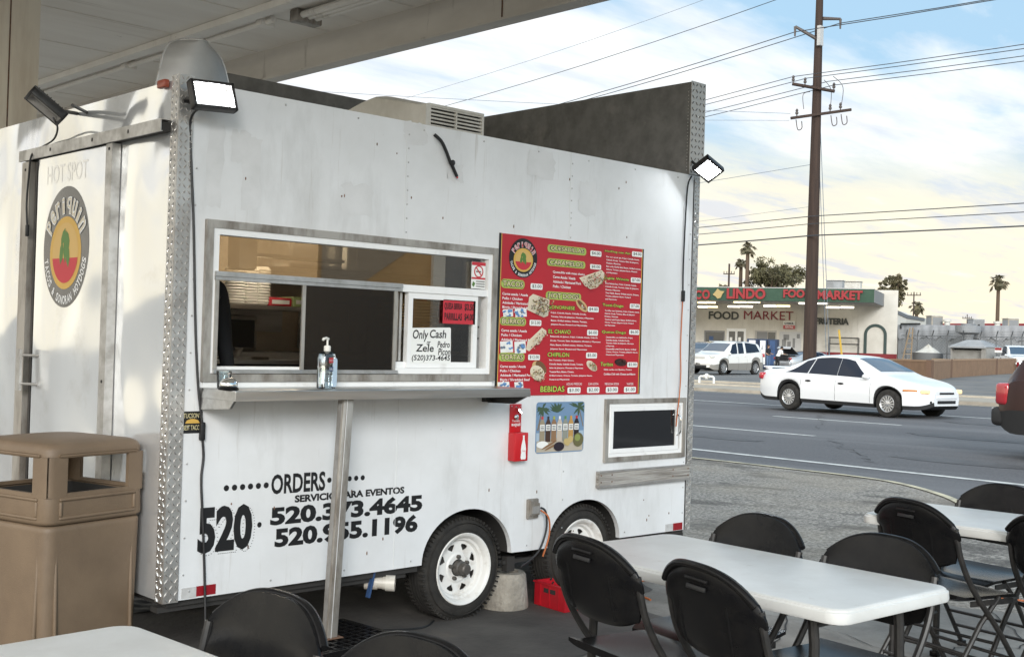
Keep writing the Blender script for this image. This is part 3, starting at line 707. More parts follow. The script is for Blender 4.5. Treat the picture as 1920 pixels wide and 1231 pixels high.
b = MB(); b.box(.186, 1.225, -.030, -.0145, 1.738, 1.760, M['alu']); b.box(.186, 1.225, -.026, -.0145, 1.722, 1.736, M['alu']); b.box(.190, 1.210, -.026, -.0145, 1.313, 1.330, M['alu']); b.box(.190, 1.210, -.032, -.0265, 1.313, 1.320, M['alu'])
for x in (.640, 1.178): b.box(x, x+.018, -.024, -.0145, 1.331, 1.7215, M['alu_dirty'])
b.box(.190, .206, -.024, -.0145, 1.331, 1.7215, M['alu_dirty'])
b.build('screen_track', win, 0)
b = MB(); b.box(.6585, 1.1775, -.018, -.016, 1.331, 1.7215, M['screen']); b.build('screen', win, 0)
b = MB(); b.box(.206, 1.810, .018, .022, 1.758, 1.922, M['glass_hi']); b.build('transom_pane', win, 0)
sl = MB(); ring(sl, 1.283, 1.752, 1.343, 1.7215, .030, -.002, .028, M['white_frame']); sl.box(1.752, 1.775, .004, .02, 1.343, 1.7215, M['grey_frame']); sl.ell((1.762, .0, 1.56), (.004, .004, .006), M['dark'], 6); sl.ell((1.762, .0, 1.50), (.004, .004, .006), M['dark'], 6)
sl.build('slider', win, 0)
b = MB(); b.box(1.313, 1.722, .011, .014, 1.373, 1.6915, M['glass_s']); b.build('pane', win, 0)
b = MB()
for i in range(6): b.tube([(1.212+i*.012, .035+.008*(i % 2), 1.375), (1.212+i*.012, .035+.008*(i % 2), 1.718)], .006, M['alu' if i % 3 else 'alu_dirty'], 6)
b.build('folded_shutter', win)
# kitchen that shows through the window
b = MB(); b.box(.04, 3.5, TW-.05, TW-.04, Z0+.03, Z1-.06, mat('kitchen_wall', (0.62, 0.55, 0.45), .5, col2=(0.5, 0.44, 0.36), scale=3))
b.box(.032, .036, .04, TW-.05, Z0+.03, Z1-.06, MATS['kitchen_wall']); b.box(3.5, 3.51, .04, TW-.05, Z0+.03, Z1-.06, MATS['kitchen_wall'])
b.box(.04, 3.5, .04, TW-.05, Z1-.056, Z1-.052, MATS['kitchen_wall'])
b.build('inner_wall', tr, 0)
b = MB(); b.box(1.0, 1.80, 1.58, 1.95, 1.635, 1.660, M['steel']); b.box(1.0, 1.80, 1.95, 1.962, 1.50, 1.66, M['steel']); b.build('kitchen_shelf', tr, 0)
b = MB(); b.box(.75, 3.2, 1.35, 2.1, .95, 1.31, M['dark']); b.box(.75, 3.2, 1.32, 2.1, 1.312, 1.335, M['steel']); b.box(.75, 3.2, 1.60, 2.1, 1.336, 1.375, M['steel']); b.box(.80, 1.35, 1.38, 1.55, 1.336, 1.352, M['chrome'])
for i in range(4): b.tube([(.85+.22*i, 1.31, 1.22), (.85+.22*i, 1.29, 1.22)], .02, M['steel'], 10)
b.build('griddle_counter', tr, 0)
b = MB(); b.rbox(1.55, 2.9, 1.5, 2.05, 1.90, 2.2, M['steel'], .02); b.box(1.10, 1.80, 1.40, 1.52, 2.142, 2.17, M['steel']); b.box(1.12, 1.78, 1.25, 1.37, 1.93, 1.95, M['steel']); b.rbox(1.9, 2.0, 1.40, 1.46, 1.9, 2.15, M['bone'], .02); b.box(2.3, 3.3, 1.7, 2.1, 1.70, 1.72, M['steel']); b.build('extractor_hood', tr, 0)
b = MB(); b.tube([(1.14, 1.46, 2.125), (1.78, 1.46, 2.125)], .014, mat('kitchen_tube', (1, 1, 1), .5, emit=(1.0, .86, .66), estr=42), 8); b.build('kitchen_lamp', tr)
for k, (x, y, z0, w_, h_) in enumerate(((2.05, 1.75, 1.376, .14, .20), (2.25, 1.8, 1.376, .10, .14), (2.45, 1.72, 1.376, .2, .12), (2.72, 1.8, 1.376, .12, .24))):
    b = MB(); b.rbox(x, x+w_, y, y+.14, z0, z0+h_, [M['steel'], M['cardboard'], M['bone'], M['red_box']][k], .01); b.build('storage_box', tr, 30)
for k in range(5):
    b = MB(); b.lathe([(0, 0), (.04, 0), (.045, .11), (.03, .13), (0, .13)], [M['bone'], M['foam'], M['cardboard'], M['red_box'], M['steel']][k], 12, T(2.4+.16*k, 1.85, 1.721)); b.build('storage_jar', tr, 30)
b = MB(); b.lathe([(0, 0), (.11, 0), (.125, .05), (.12, .05), (.106, .006), (0, .006)], M['steel'], 20, T(1.08, 1.46, 1.353)); b.tube([(1.06, 1.36, 1.385), (1.02, 1.22, 1.40)], .01, M['tube'], 6); b.build('frying_pan', tr, 30)
b = MB(); b.box(1.9, 3.3, 1.90, 1.92, 1.40, 1.70, M['steel']); b.build('splash_panel', tr, 0)
for k in range(7):
    b = MB(); b.tube([(1.95+.16*k, 1.88, 1.66), (1.95+.16*k, 1.87, 1.44)], .008, M['chrome'], 6); b.ell((1.95+.16*k, 1.865, 1.42), (.03, .012, .04), M['chrome'], 8); b.build('ladle', tr, 30)
b = MB(); b.rbox(1.0, 1.5, 1.75, 2.05, 1.376, 1.60, M['steel'], .02); b.box(1.03, 1.47, 1.742, 1.749, 1.40, 1.57, M['dark']); b.build('warming_oven', tr, 30)
b = MB(); b.rbox(1.28, 1.42, .30, .52, 1.70, 1.76, M['cardboard'], .01); b.build('storage_box', tr, 30)

b = MB(); b.rbox(.55, .66, .40, .52, 1.80, 2.05, M['bone'], .02); b.box(.56, .65, .41, .51, 2.052, 2.07, M['cardboard']); b.build('towel_dispenser', tr)
b = MB(); b.box(1.62, 2.1, .55, .75, 1.30, 1.335, M['steel']); b.box(1.60, 2.1, .75, .76, 1.336, 1.55, M['alu_dirty']); b.build('side_shelf', tr, 0)
# counter shelf
ct = empty('counter', (0, 0, 0)); ct.parent = tr
b = MB(); b.rbox(.14, 1.865, -.302, -.0015, 1.232, 1.250, M['steel'], .003, 2); b.box(.14, 1.865, -.304, -.296, 1.207, 1.236, M['steel']); b.box(.138, .146, -.300, -.002, 1.207, 1.236, M['steel']); b.box(1.858, 1.866, -.300, -.002, 1.207, 1.236, M['steel'])
b.build('shelf_top', ct, 20)
b = MB(); b.box(.150, 1.862, -.010, -.0015, 1.2505, 1.2745, M['white_frame']); b.build('upstand', ct, 0)
b = MB(); b.prism([(-.002, 1.206), (-.290, 1.206), (-.255, 1.172), (-.002, 1.155)], .140, .152, M['steel'], Matrix(((0, 0, 1, 0), (1, 0, 0, 0), (0, 1, 0, 0), (0, 0, 0, 1)))); b.build('bracket', ct, 0)
b = MB(); b.prism([(-.002, 1.206), (-.290, 1.206), (-.20, 1.165), (-.002, 1.160)], 1.845, 1.857, M['tube'], Matrix(((0, 0, 1, 0), (1, 0, 0, 0), (0, 1, 0, 0), (0, 0, 0, 1)))); b.box(1.80, 1.842, -.04, -.002, 1.165, 1.206, M['tube']); b.build('bracket', ct, 0)
# small hatch window
w2 = empty('hatch_window', (0, 0, 0)); w2.parent = tr
b = MB(); ring(b, 2.776, 3.531, .795, 1.167, .028, -.018, -.001, M['alu_dirty']); b.build('trim', w2, 0)
b = MB(); ring(b, 2.800, 3.504, .822, 1.142, .022, -.010, .03, M['white_frame']); ring(b, 2.822, 3.460, .845, 1.1195, .026, -.014, .005, M['white_frame']); b.build('frame', w2, 0)
b = MB(); b.box(2.848, 3.434, -.006, -.003, .871, 1.0935, mat('dark_glass', (.012, .012, .013), .06, spec=.8)); b.box(3.19, 3.24, -.0025, -.002, .872, 1.05, M['dark']); b.build('pane', w2, 0)
b = MB(); b.tube(curve([(3.447, -.016, .935), (3.447, -.040, .955), (3.447, -.042, 1.0), (3.447, -.040, 1.045), (3.447, -.016, 1.062)], 5), .006, M['chrome'], 8); b.build('handle', w2)
# rub plank
b = MB(); b.box(2.720, 3.567, -.030, -.002, .664, .738, M['wood_g']); b.box(2.720, 3.567, -.034, -.002, .738, .745, M['grey_frame']); b.box(2.720, 3.567, -.036, -.002, .650, .664, M['grey_frame'])
for x in (2.735, 2.83, 3.40, 3.55):
    for z in (.682, .722): b.ell((x, -.031, z), (.005, .003, .005), M['rust'], 6)
b.build('rub_plank', tr, 0)
# outlet box
b = MB(); b.rbox(2.155, 2.238, -.020, -.001, .514, .624, M['alu_dirty'], .006); b.prism([(2.163, .535), (2.231, .535), (2.231, .60), (2.163, .615)], .020, .034, M['alu_dirty'], MS); b.box(2.170, 2.222, -.040, -.034, .545, .585, M['grey_frame']); b.build('outlet_box', tr)
# end wall door, its rail and its frame
dr = empty('sliding_door', (0, 0, 0)); dr.parent = tr
b = MB(); b.box(-.040, -.006, .60, 1.385, .36, 2.340, M['end_wall']); b.build('door_panel', dr, 0)
b = MB(); b.box(-.046, -.004, .535, .599, .36, 2.345, M['alu']); b.ell((-.047, .565, 2.32), (.003, .008, .008), M['dark'], 8); b.ell((-.047, .565, 1.25), (.003, .008, .008), M['dark'], 8); b.build('edge_strip', dr, 0)
b = MB(); b.box(-.050, -.004, 1.475, 1.575, .34, 2.340, M['alu_dirty']); b.box(-.012, -.003, 1.386, 1.474, .34, 2.340, M['dark']); b.box(-.03, -.004, 1.425, 1.45, .34, 2.335, M['tube']); b.ell((-.051, 1.53, 2.30), (.003, .008, .008), M['dark'], 8); b.build('door_post', tr, 0)
b = MB(); b.box(-.060, -.056, .045, 1.60, 2.345, 2.400, M['alu']); b.box(-.056, -.004, .045, 1.60, 2.396, 2.400, M['alu']); b.box(-.056, -.050, .045, 1.60, 2.345, 2.349, M['alu']); b.box(-.05, -.004, .06, 1.59, 2.350, 2.39, M['dark'])
for y in (.35, .72, 1.2): b.ell((-.061, y, 2.374), (.002, .007, .010), M['dark'], 8)
b.build('door_rail', tr, 0)
b = MB(); b.box(-.100, -.086, 1.395, 1.44, 1.165, 1.375, M['alu'])
for z in (1.20, 1.345): b.tube([(-.09, 1.41, z), (-.042, 1.30, z)], .007, M['alu'], 8)
b.build('handle', dr)
# round emblem on the door
def emblem(b, Mx, rx, rz, ringm, em_letter=None):
    b.disc(0, 0, rx, rz, ringm, .0, Mx, 48); b.disc(0, -.10*rz, rx*.69, rz*.60, M['gold'], .0008, Mx, 40); b.disc(0, -.10*rz, rx*.57, rz*.50, M['cream_print'], .0014, Mx, 40)
    pts = [(rx*.57*math.cos(a), -.10*rz+rz*.50*math.sin(a)) for a in [R(190)+R(160)*i/16 for i in range(17)]]
    b.sheet(pts, M['red_sign'], Mx @ T(0, 0, .0018))
    for (cx_, cy_, a, l, w_) in ((-.10, .16, 60, .34, .13), (.10, .12, 115, .32, .13), (-.16, -.10, 80, .40, .15), (.12, -.14, 100, .42, .15), (0, .0, 90, .55, .14)):
        ca, sa = math.cos(R(a)), math.sin(R(a))                # plain leaf shapes
        leaf = [(-l/2, 0), (-l*.2, w_/2), (l*.2, w_/2), (l/2, 0), (l*.2, -w_/2), (-l*.2, -w_/2)]
        b.sheet([((cx_+p[0]*ca-p[1]*sa)*rx, (cy_+p[0]*sa+p[1]*ca)*rz) for p in leaf], M['greenp'], Mx @ T(0, 0, .0022+.0002*abs(cx_)))
    b.arctext('Periquin', 0, .0, rx*.66, rz*.54, R(160), R(20), rz*.29, M['whitet'], Mx, .0026, .05, wf=1.05)
    b.arctext('Periquin', 0, .015*rz, rx*.66, rz*.54, R(160), R(20), rz*.255, em_letter or M['red_sign'], Mx, .0032, .0, wf=.9)
    b.arctext('TACOS & SONORAN HOTDOGS', 0, 0, rx*.95, rz*.95, R(192), R(348), rz*.145, M['whitet'], Mx, .0012, .03, inward=True, wf=.80)
M['cream_print'] = mat('cream_print', (.62, .40, .13), .5)
M['ring_grey'] = mat('faded_black_print', (.05, .05, .054), .2, spec=.9, col2=(.11, .11, .115), scale=4)
b = MB(); emblem(b, frame((-.0412, 1.022, 1.885), (0, -1, 0), (0, 0, 1)), .262, .296, M['ring_grey'], mat('faded_letter', (.62, .55, .42), .4)); b.build('door_emblem', dr, 0)
b = MB(); b.text('HOT SPOT', -1.27, -.80, 2.205, 2.295, M['ghost'] if 'ghost' in M else mat('ghost_print', (.82, .815, .80), .22, metal=.5), ME @ T(0, 0, .0408)); b.build('faded_lettering', dr, 0)
# roof: exhaust cowl and air conditioner
b = MB()
def cowl(i, j, th=0.0):
    a = PI*(1.06-1.12*i); zt = j
    # a bent sheet: straight sides leaning inward, rounded shoulders
    px = math.copysign(abs(math.cos(a))**.42, math.cos(a)); 
    return px
prof = [(.016, 2.575), (.030, 2.64), (.050, 2.72), (.070, 2.775), (.105, 2.803), (.165, 2.813), (.235, 2.812), (.300, 2.805), (.340, 2.782), (.360, 2.72), (.378, 2.64), (.394, 2.575)]
def cw(t, y_): 
    k = t*(len(prof)-1); i = min(int(k), len(prof)-2); f_ = k-i
    return prof[i][0]*(1-f_)+prof[i+1][0]*f_, prof[i][1]*(1-f_)+prof[i+1][1]*f_
def edges(z):
    L_x = [(2.575, .016), (2.64, .030), (2.72, .050), (2.765, .072), (2.79, .092), (2.803, .118), (2.811, .140)]; R_x = [(2.575, .394), (2.64, .380), (2.72, .362), (2.765, .344), (2.785, .326), (2.803, .292), (2.811, .275)]
    return lerp1(L_x, z), lerp1(R_x, z)
def lerp1(tab, x):
    for (a, c) in zip(tab, tab[1:]):
        if x <= c[0]: return a[1]+(c[1]-a[1])*max(0, (x-a[0])/(c[0]-a[0]))
    return tab[-1][1]
zz = [2.575+.235*(1-(1-k/22)**1.8) for k in range(23)]
def sheetpt(i, j, off=0.0):
    z = zz[int(round(j*22))]; l, r_ = edges(z); u = 2*i-1; return (l+(r_-l)*i, .25-.085*(1-u*u)-off+.03*((z-2.575)/.235)**2, z)
b.grid(lambda i, j: sheetpt(i, j), 24, 22, M['cowl']); b.grid(lambda i, j: sheetpt(i, j, -.012), 24, 22, M['cowl'])
for s_ in (0, 1): b.tube([sheetpt(s_, k/22, -.004) for k in range(23)], .006, M['alu'], 6)
b.tube([sheetpt(k/24, 1, -.004) for k in range(25)], .006, M['cowl'], 6)
b.build('exhaust_cowl', tr, 40)
ac = empty('air_conditioner', (0, 0, 0)); ac.parent = tr
b = MB()
def acs(i, j):
    # i across x, j along y from the grille backwards
    y = .145+1.15*j; top = 2.722+.108*min(1, (y-.145)/.45) if y < .62 else 2.830-.19*max(0, (y-.62)/.68)**1.3
    x0, x1 = 1.478, 1.872; t = i*2-1; e_ = abs(t)**5
    return ((x0+x1)/2+t*(x1-x0)/2, y, 2.578+(top-2.578)*(1-.10*e_)) if True else 0
b.grid(acs, 12, 24, M['bone'])
for s_ in (0, 1):
    b.grid(lambda i, j, s_=s_: (acs(s_, i)[0], acs(s_, i)[1], 2.575+(acs(s_, i)[2]-2.575)*j), 24, 3, M['bone'])
b.box(1.466, 1.884, .128, .150, 2.575, 2.60, M['bone']); b.box(1.462, 1.484, .126, .30, 2.575, 2.714, M['bone'])
b.build('shroud', ac, 40)
b = MB(); b.box(1.50, 1.85, .150, .156, 2.585, 2.715, M['dark']); ring(b, 1.484, 1.872, 2.580, 2.722, .014, .128, .149, M['bone'])
for i in range(6): b.box(1.498, 1.858, .132, .146, 2.604+i*.019, 2.613+i*.019, M['bone'])
b.box(1.672, 1.682, .130, .146, 2.594, 2.708, M['bone']); b.build('grille', ac, 0)
# drain valve under the floor
dv = MB(); d0 = Vector((1.07, .17, .272)); d1 = Vector((1.255, .0, .266)); ax_ = (d1-d0).normalized()
dv.tube([d0-ax_*.15, d0+ax_*.10], .026, M['dark'], 12); dv.tube([d0+ax_*.10, d0+ax_*.165], .036, M['pvc'], 14); dv.tube([d0+ax_*.165, d0+ax_*.205], .030, M['pvc'], 14)
dv.tube([d0+ax_*.205, d1], .040, M['pvc'], 18, cap=False); dv.tube([d1-ax_*.03, d1-ax_*.001], .034, M['dark'], 18); dv.tube([d1, d1-ax_*.06], .033, M['pvc'], 18, cap=False)
sd_ = ax_.cross(Vector((0, 0, 1))).normalized()
dv.box(-.006, .006, -.012, .012, -.065, .065, M['bluep'], Matrix.Translation(d0+ax_*.135+sd_*.05) @ RY(R(14))); dv.tube([d0+ax_*.135, d0+ax_*.135+sd_*.05], .014, M['bluep'], 8)
dv.build('drain_valve', tr)
# ------------------------------------------------------------------ menu board on the trailer
mb = empty('menu_board', (1.89, 0, 1.195), 0, 'red menu board with lime headings and white price cards, right of the serving window', 'menu board')
MO = Matrix.Translation((-1.89, 0, -1.195)) @ MS
def px(x, y):                                            # places read off the board in the photograph
    p = SW(920+x*.2681, 420+y*.2681); return p.x, p.z
def pbox(x0, y0, x1, y1, y0r=None, y1r=None):
    a = px(x0, y0); c = px(x1, y1); return min(a[0], c[0]), max(a[0], c[0]), min(a[1], c[1]), max(a[1], c[1])
BX0, BX1, BZ0, BZ1 = 1.892, 3.085, 1.195, 2.070
b = MB(); b.box(BX0, BX1, 0, .006, BZ0, BZ1, M['red'], MO @ Matrix(((1, 0, 0, 0), (0, 0, 1, 0), (0, 1, 0, 0), (0, 0, 0, 1)))) if False else b.prism(rect(BX0, BX1, BZ0, BZ1), .0015, .006, M['red'], MO)
b.build('board', mb, 0)
b = MB()
for x in (BX0-.001, BX1-.011): b.prism(rect(x, x+.012, BZ0-.0005, BZ1+.0005), .001, .0066, M['ink'], MO)
for x in (BX0+.011, BX1-.016): b.prism(rect(x, x+.005, BZ0+.001, BZ1-.001), .0061, .0068, M['gold'], MO)
b.build('edging', mb, 0)
Zb = .0072
b = MB(); p0 = px(222, 238); b2 = px(122, 238); b3 = px(222, 100)
emblem(b, MO @ T(p0[0], p0[1]-.0, Zb), abs(p0[0]-b2[0]), abs(b3[1]-p0[1]), M['ink']); b.build('emblem', mb, 0)
def pill(x0, x1, z0, z1, n=6, r=.45):
    rr = (z1-z0)*r; pts = []
    for (cx_, cz_, a0) in ((x1-rr, z0+rr, -90), (x1-rr, z1-rr, 0), (x0+rr, z1-rr, 90), (x0+rr, z0+rr, 180)):
        for i in range(n+1): a = R(a0+90*i/n); pts.append((cx_+rr*math.cos(a), cz_+rr*math.sin(a)))
    return pts
def heading(t, x0, y0, x1, y1, flush=False):
    # box given by its left edge top/bottom and right edge; the board is seen at an angle
    l0 = px(x0, y0); l1 = px(x1, y1); b = MB()
    X0, X1, Z0_, Z1_ = min(l0[0], l1[0]), max(l0[0], l1[0]), l1[1], l0[1]
    if flush: X0 = BX0+.018
    b.sheet(pill(X0, X1, Z0_, Z1_), M['lime'], MO @ T(0, 0, Zb)); h = Z1_-Z0_; wd = X1-X0
    b.text(t, X0+wd*.055, X1-wd*.055, Z0_+h*.14, Z1_-h*.13, M['ink'], MO, Zb+.0006, off=.085)
    b.text(t, X0+wd*.075, X1-wd*.075, Z0_+h*.21, Z1_-h*.20, M['cream'], MO, Zb+.0012, off=.012)
    b.build('heading', mb, 0)
heading('QUESADILLAS', 392, 140, 662, 222)
heading('CARAMELOS', 388, 237, 655, 314)
heading('TACOS', 62, 380, 230, 456, True)
heading('HOT DOGS', 380, 468, 625, 540)
heading('BURROS', 58, 646, 240, 713, True)
heading('TORTAS', 50, 897, 230, 960, True)
def subhead(t, x0, y0, x1, y1, big=False):
    l0 = px(x0, y0); l1 = px(x1, y1); b = MB(); g = .003
    b.text(t, l0[0]-g, l1[0]+g, l1[1]-g, l0[1]+g, M['ink'], MO, Zb, off=.07)
    b.text(t, l0[0], l1[0], l1[1], l0[1], M['limetext'], MO, Zb+.0006, off=.012); b.build('dish_name', mb, 0)
subhead('SONORNESE', 403, 566, 582, 600); subhead('EL CHAVO', 398, 734, 552, 768); subhead('CHIPILON', 392, 896, 541, 928)
subhead('HotDog con Ajo', 792, 180, 970, 217); subhead('Doble Winnie', 783, 366, 960, 398); subhead('Tosti-Dogo', 776, 554, 921, 588)
subhead('Quesa-Dogo', 771, 742, 938, 772); subhead('Toritos', 762, 964, 848, 992); subhead('BEBIDAS', 342, 1132, 508, 1170)
def price(t, x0, y0, x1, y1):
    l0 = px(x0, y0); l1 = px(x1, y1); b = MB(); b.sheet(pill(l0[0], l1[0], l1[1], l0[1], 3, .22), M['card'], MO @ T(0, 0, Zb+.0016))
    w_ = l1[0]-l0[0]; h = l0[1]-l1[1]; b.text(t, l0[0]+w_*.13, l1[0]-w_*.10, l1[1]+h*.2, l0[1]-h*.18, M['ink'], MO, Zb+.0022, off=.006); b.build('price_card', mb, 0)
price('$4.00', 690, 184, 766, 230); price('$8.00', 688, 279, 764, 320); price('$3.00', 272, 413, 355, 460); price('$12.00', 265, 668, 346, 712); price('$12.00', 255, 910, 336, 950)
price('$4.00', 672, 575, 747, 617); price('$6.00', 667, 738, 742, 780); price('$5.00', 660, 897, 735, 938)
price('$4.00', 981, 190, 1052, 233); price('$7.00', 973, 372, 1042, 413); price('$7.00', 966, 555, 1035, 594); price('$6.00', 961, 736, 1031, 774); price('$2.00', 948, 964, 1018, 1000)
price('$3.00', 530, 1140, 620, 1180); price('$2.00', 667, 1138, 752, 1178); price('$3.00', 798, 1137, 882, 1177); price('$1.00', 925, 1136, 1007, 1175)
b = MB()
def lines(x, y, ts, dy, hgt, wpx):
    for i, t in enumerate(ts):
        a = px(x, y+dy*i); c = px(x+wpx*len(t)/max(len(q) for q in ts), y+dy*i+hgt)
        b.text(t, a[0], c[0], a[1]-(a[1]-px(x, y+dy*i+hgt)[1]), a[1], M['whitet'], MO, Zb, off=.02)
lines(76, 476, ['Carne asada / Asada', 'Pollo / Chicken', 'Adobada / Marinated Pork', 'Birria / Shredded Beef', 'Cabeza / Head'], 31, 18, 226)
lines(68, 732, ['Carne asada / Asada', 'Pollo / Chicken', 'Adobada / Marinated Pork'], 32, 18, 226)
lines(60, 984, ['Carne asada / Asada', 'Pollo / Chicken', 'Adobada / Marinated Pork', 'Birria / Shredded Beef'], 31, 18, 226)
lines(430, 325, ['Quesadilla with meat choice', 'Carne Asada / Asada', 'Adobada / Marinated Pork', 'Pollo / Chicken'], 33, 19, 222)
lines(415, 612, ['Frijol, Cebolla Asada, Cebolla Cruda,', 'Tomate, Salsa de Jalapeno, Mostaza y Mayonesa', 'Beans, Grilled onions, Onions, Tomato,', 'Jalapeno Sauce, Mustard and Mayonnaise'], 27, 14, 300)
lines(410, 778, ['Rebanada de Jamon, Frijol, Cebolla Asada, Cebolla', 'Cruda, Tomate, Salsa de Jalapeno, Mostaza y Mayonesa', 'Ham, Beans, Grilled onions, Onions, Tomato,', 'Jalapeno Sauce, Mustard and Mayonnaise'], 29, 14, 352)
lines(404, 944, ['Pan Tostado, Frijol, Queso,', 'Cebolla Asada, Cebolla Cruda, Tomate,', 'Salsa de Jalapeno, Mostaza y Mayonesa', 'Toasted Bun, Beans, Cheese,', 'Grilled onions, Onions, Tomato, Jalapeno Sauce,', 'Mustard and Mayonnaise'], 27, 14, 300)
lines(803, 222, ['Pan con sal de ajo, Frijol, Cebolla Asada,', 'Cebolla Cruda, Tomate, Salsa de Jalapeno,', 'Mostaza y Mayonesa', 'Bun with Garlic Salt, Beans, Grilled onions,', 'Onions, Tomato, Jalapeno Sauce, Mustard', 'and Mayonnaise'], 22, 13, 242)
lines(796, 408, ['Dos Salchichas, Frijol, Cebolla Asada,', 'Cebolla Cruda, Tomate, Salsa de Jalapeno,', 'Mostaza y Mayonesa', 'Two Frank, Beans, Grilled onions, Onions,', 'Tomato, Jalapeno Sauce, Mustard', 'and Mayonnaise'], 22, 13, 234)
lines(792, 598, ['Tortillas con Salchicha, Frijol, Cebolla Asada,', 'Cebolla Cruda, Tomate, Salsa de Jalapeno,', 'Mostaza y Mayonesa', 'Tostitos with Frank, Beans, Grilled onions,', 'Onions, Tomato, Jalapeno Sauce, Mustard', 'and Mayonnaise'], 20.5, 12.5, 242)
lines(800, 784, ['Quesadilla con Salchicha, Frijol,', 'Cebolla Asada, Cebolla Cruda,', 'Tomate, Salsa de Jalapeno, Mostaza', 'y Mayonesa', 'Quesadilla with Frank, Beans, Grilled', 'onions, Onions, Tomato, Jalapeno Sauce,', 'Mustard and Mayonnaise'], 20.5, 12.5, 222)
lines(785, 1010, ['Chile caribe con Queso y Tocino', 'Caribbe Chili with Cheese and Bacon'], 30, 14, 220)
for t, x0, x1 in (('AGUAS FRESCAS', 523, 632), ('CAN SODA', 676, 748), ('MEXICAN SODA', 793, 890), ('WATER', 945, 992)):
    a = px(x0, 1108); c = px(x1, 1124); b.text(t, a[0], c[0], c[1], a[1], M['whitet'], MO, Zb, off=.0)
b.build('dish_description', mb, 0)
# printed pictures of the food
MM = {}
def fm(n, c): 
    if n not in MM: MM[n] = mat('print_'+n, c, .5)
    return MM[n]
def photo(parts):
    b = MB()
    for k, (poly, m) in enumerate(parts): b.sheet([px(*p) for p in poly], m, MO @ T(0, 0, Zb+.0008+.0005*k))
    b.build('food_picture', mb, 0)
def pell(cx_, cy_, rx, ry, a=0, n=18):
    return [(cx_+rx*math.cos(2*PI*i/n)*math.cos(R(a))-ry*math.sin(2*PI*i/n)*math.sin(R(a)), cy_+rx*math.cos(2*PI*i/n)*math.sin(R(a))+ry*math.sin(2*PI*i/n)*math.cos(R(a))) for i in range(n)]
rng = random.Random(5)
def bits(cx_, cy_, rx, ry, a, cols, n, s):
    o = []
    for i in range(n):
        t = rng.uniform(0, 2*PI); q = math.sqrt(rng.uniform(0, 1)); x = q*math.cos(t)*rx; y = q*math.sin(t)*ry
        X = cx_+x*math.cos(R(a))-y*math.sin(R(a)); Y = cy_+x*math.sin(R(a))+y*math.cos(R(a)); o.append((pell(X, Y, s*rng.uniform(.5, 1.2), s*rng.uniform(.4, .9), rng.uniform(0, 180), 7), rng.choice(cols)))
    return o
br, lt, gr, wh, rd = fm('brown', (.16, .08, .035)), fm('bread', (.55, .38, .18)), fm('herb', (.14, .20, .05)), fm('pale', (.68, .60, .46)), fm('tomato', (.45, .06, .04))
photo([([(612, 375), (770, 322), (790, 345), (780, 400), (735, 445), (690, 455), (650, 430)], wh)]+bits(705, 390, 80, 48, -22, [br, lt, gr, rd, wh, br, wh], 130, 6))
photo([([(262, 510), (290, 488), (405, 530), (395, 640), (365, 652), (250, 600)], wh)]+bits(328, 568, 68, 60, 20, [br, br, gr, lt, fm('grey', (.25, .24, .2))], 120, 6.5))
photo([([(352, 724), (382, 745), (382, 770), (262, 888), (240, 876), (250, 820)], wh)]+bits(312, 808, 80, 22, -48, [lt, br, wh, wh], 70, 5))
photo([(pell(330, 1010, 42, 60, -35), lt), (pell(345, 1000, 30, 52, -35), br), (pell(318, 1040, 46, 58, -35), wh)]+bits(310, 1055, 38, 45, -30, [gr, lt, wh, br], 80, 5.5))
photo([(pell(630, 568, 56, 27, 50), lt), (pell(630, 566, 46, 13, 50), br)]+bits(630, 566, 42, 10, 50, [gr, rd, wh], 12, 6))
photo([(pell(700, 990, 46, 26, 45), wh)]+bits(700, 990, 40, 20, 45, [br, rd, gr, lt], 50, 4.5))
photo([(pell(903, 966, 44, 26, 8), fm('char', (.03, .012, .01)))]+bits(903, 966, 38, 20, 8, [fm('char', (0, 0, 0)), fm('char2', (.09, .02, .015))], 16, 9))
bl = fm('foil_blue', (.12, .26, .50))
for (x0, y0, x1, y1) in ((78, 592, 150, 648), (162, 588, 246, 650), (58, 816, 150, 898), (158, 818, 240, 904), (40, 1100, 126, 1142), (158, 1100, 222, 1146)):
    photo([([(x0, y0+4), (x1-4, y0), (x1, y1-4), (x0+4, y1)], M['card'])]+bits((x0+x1)/2, (y0+y1)/2, (x1-x0)*.42, (y1-y0)*.42, 0, [bl, bl, fm('slate', (.16, .2, .26)), M['card']], 12, 13))

# ------------------------------------------------------------------ other signs and small things on the trailer
po = empty('drink_poster', (2.212, 0, .87), 0, 'square poster of bottled drinks under palms, below the menu board', 'poster')
MP = Matrix.Translation((-2.212, 0, -.87)) @ MS; X0, X1, Zp0, Zp1 = 2.212, 2.603, .870, 1.156
b = MB(); b.prism(pill(X0, X1, Zp0, Zp1, 4, .07), .001, .003, fm('sky_blue', (.16, .26, .40)), MP)
wp, hp = X1-X0, Zp1-Zp0
b.build('sheet', po, 0)
b = MB(); P_ = lambda u, v: (X0+u*wp, Zp0+v*hp)
b.sheet([P_(.02, .02), P_(.98, .02), P_(.98, .24), P_(.5, .30), P_(.02, .24)], fm('sand', (.45, .40, .32)), MP @ T(0, 0, .0034))
b.sheet([P_(.01, .24), P_(.99, .24), P_(.99, .42), P_(.01, .40)], fm('surf', (.36, .46, .56)), MP @ T(0, 0, .0032))
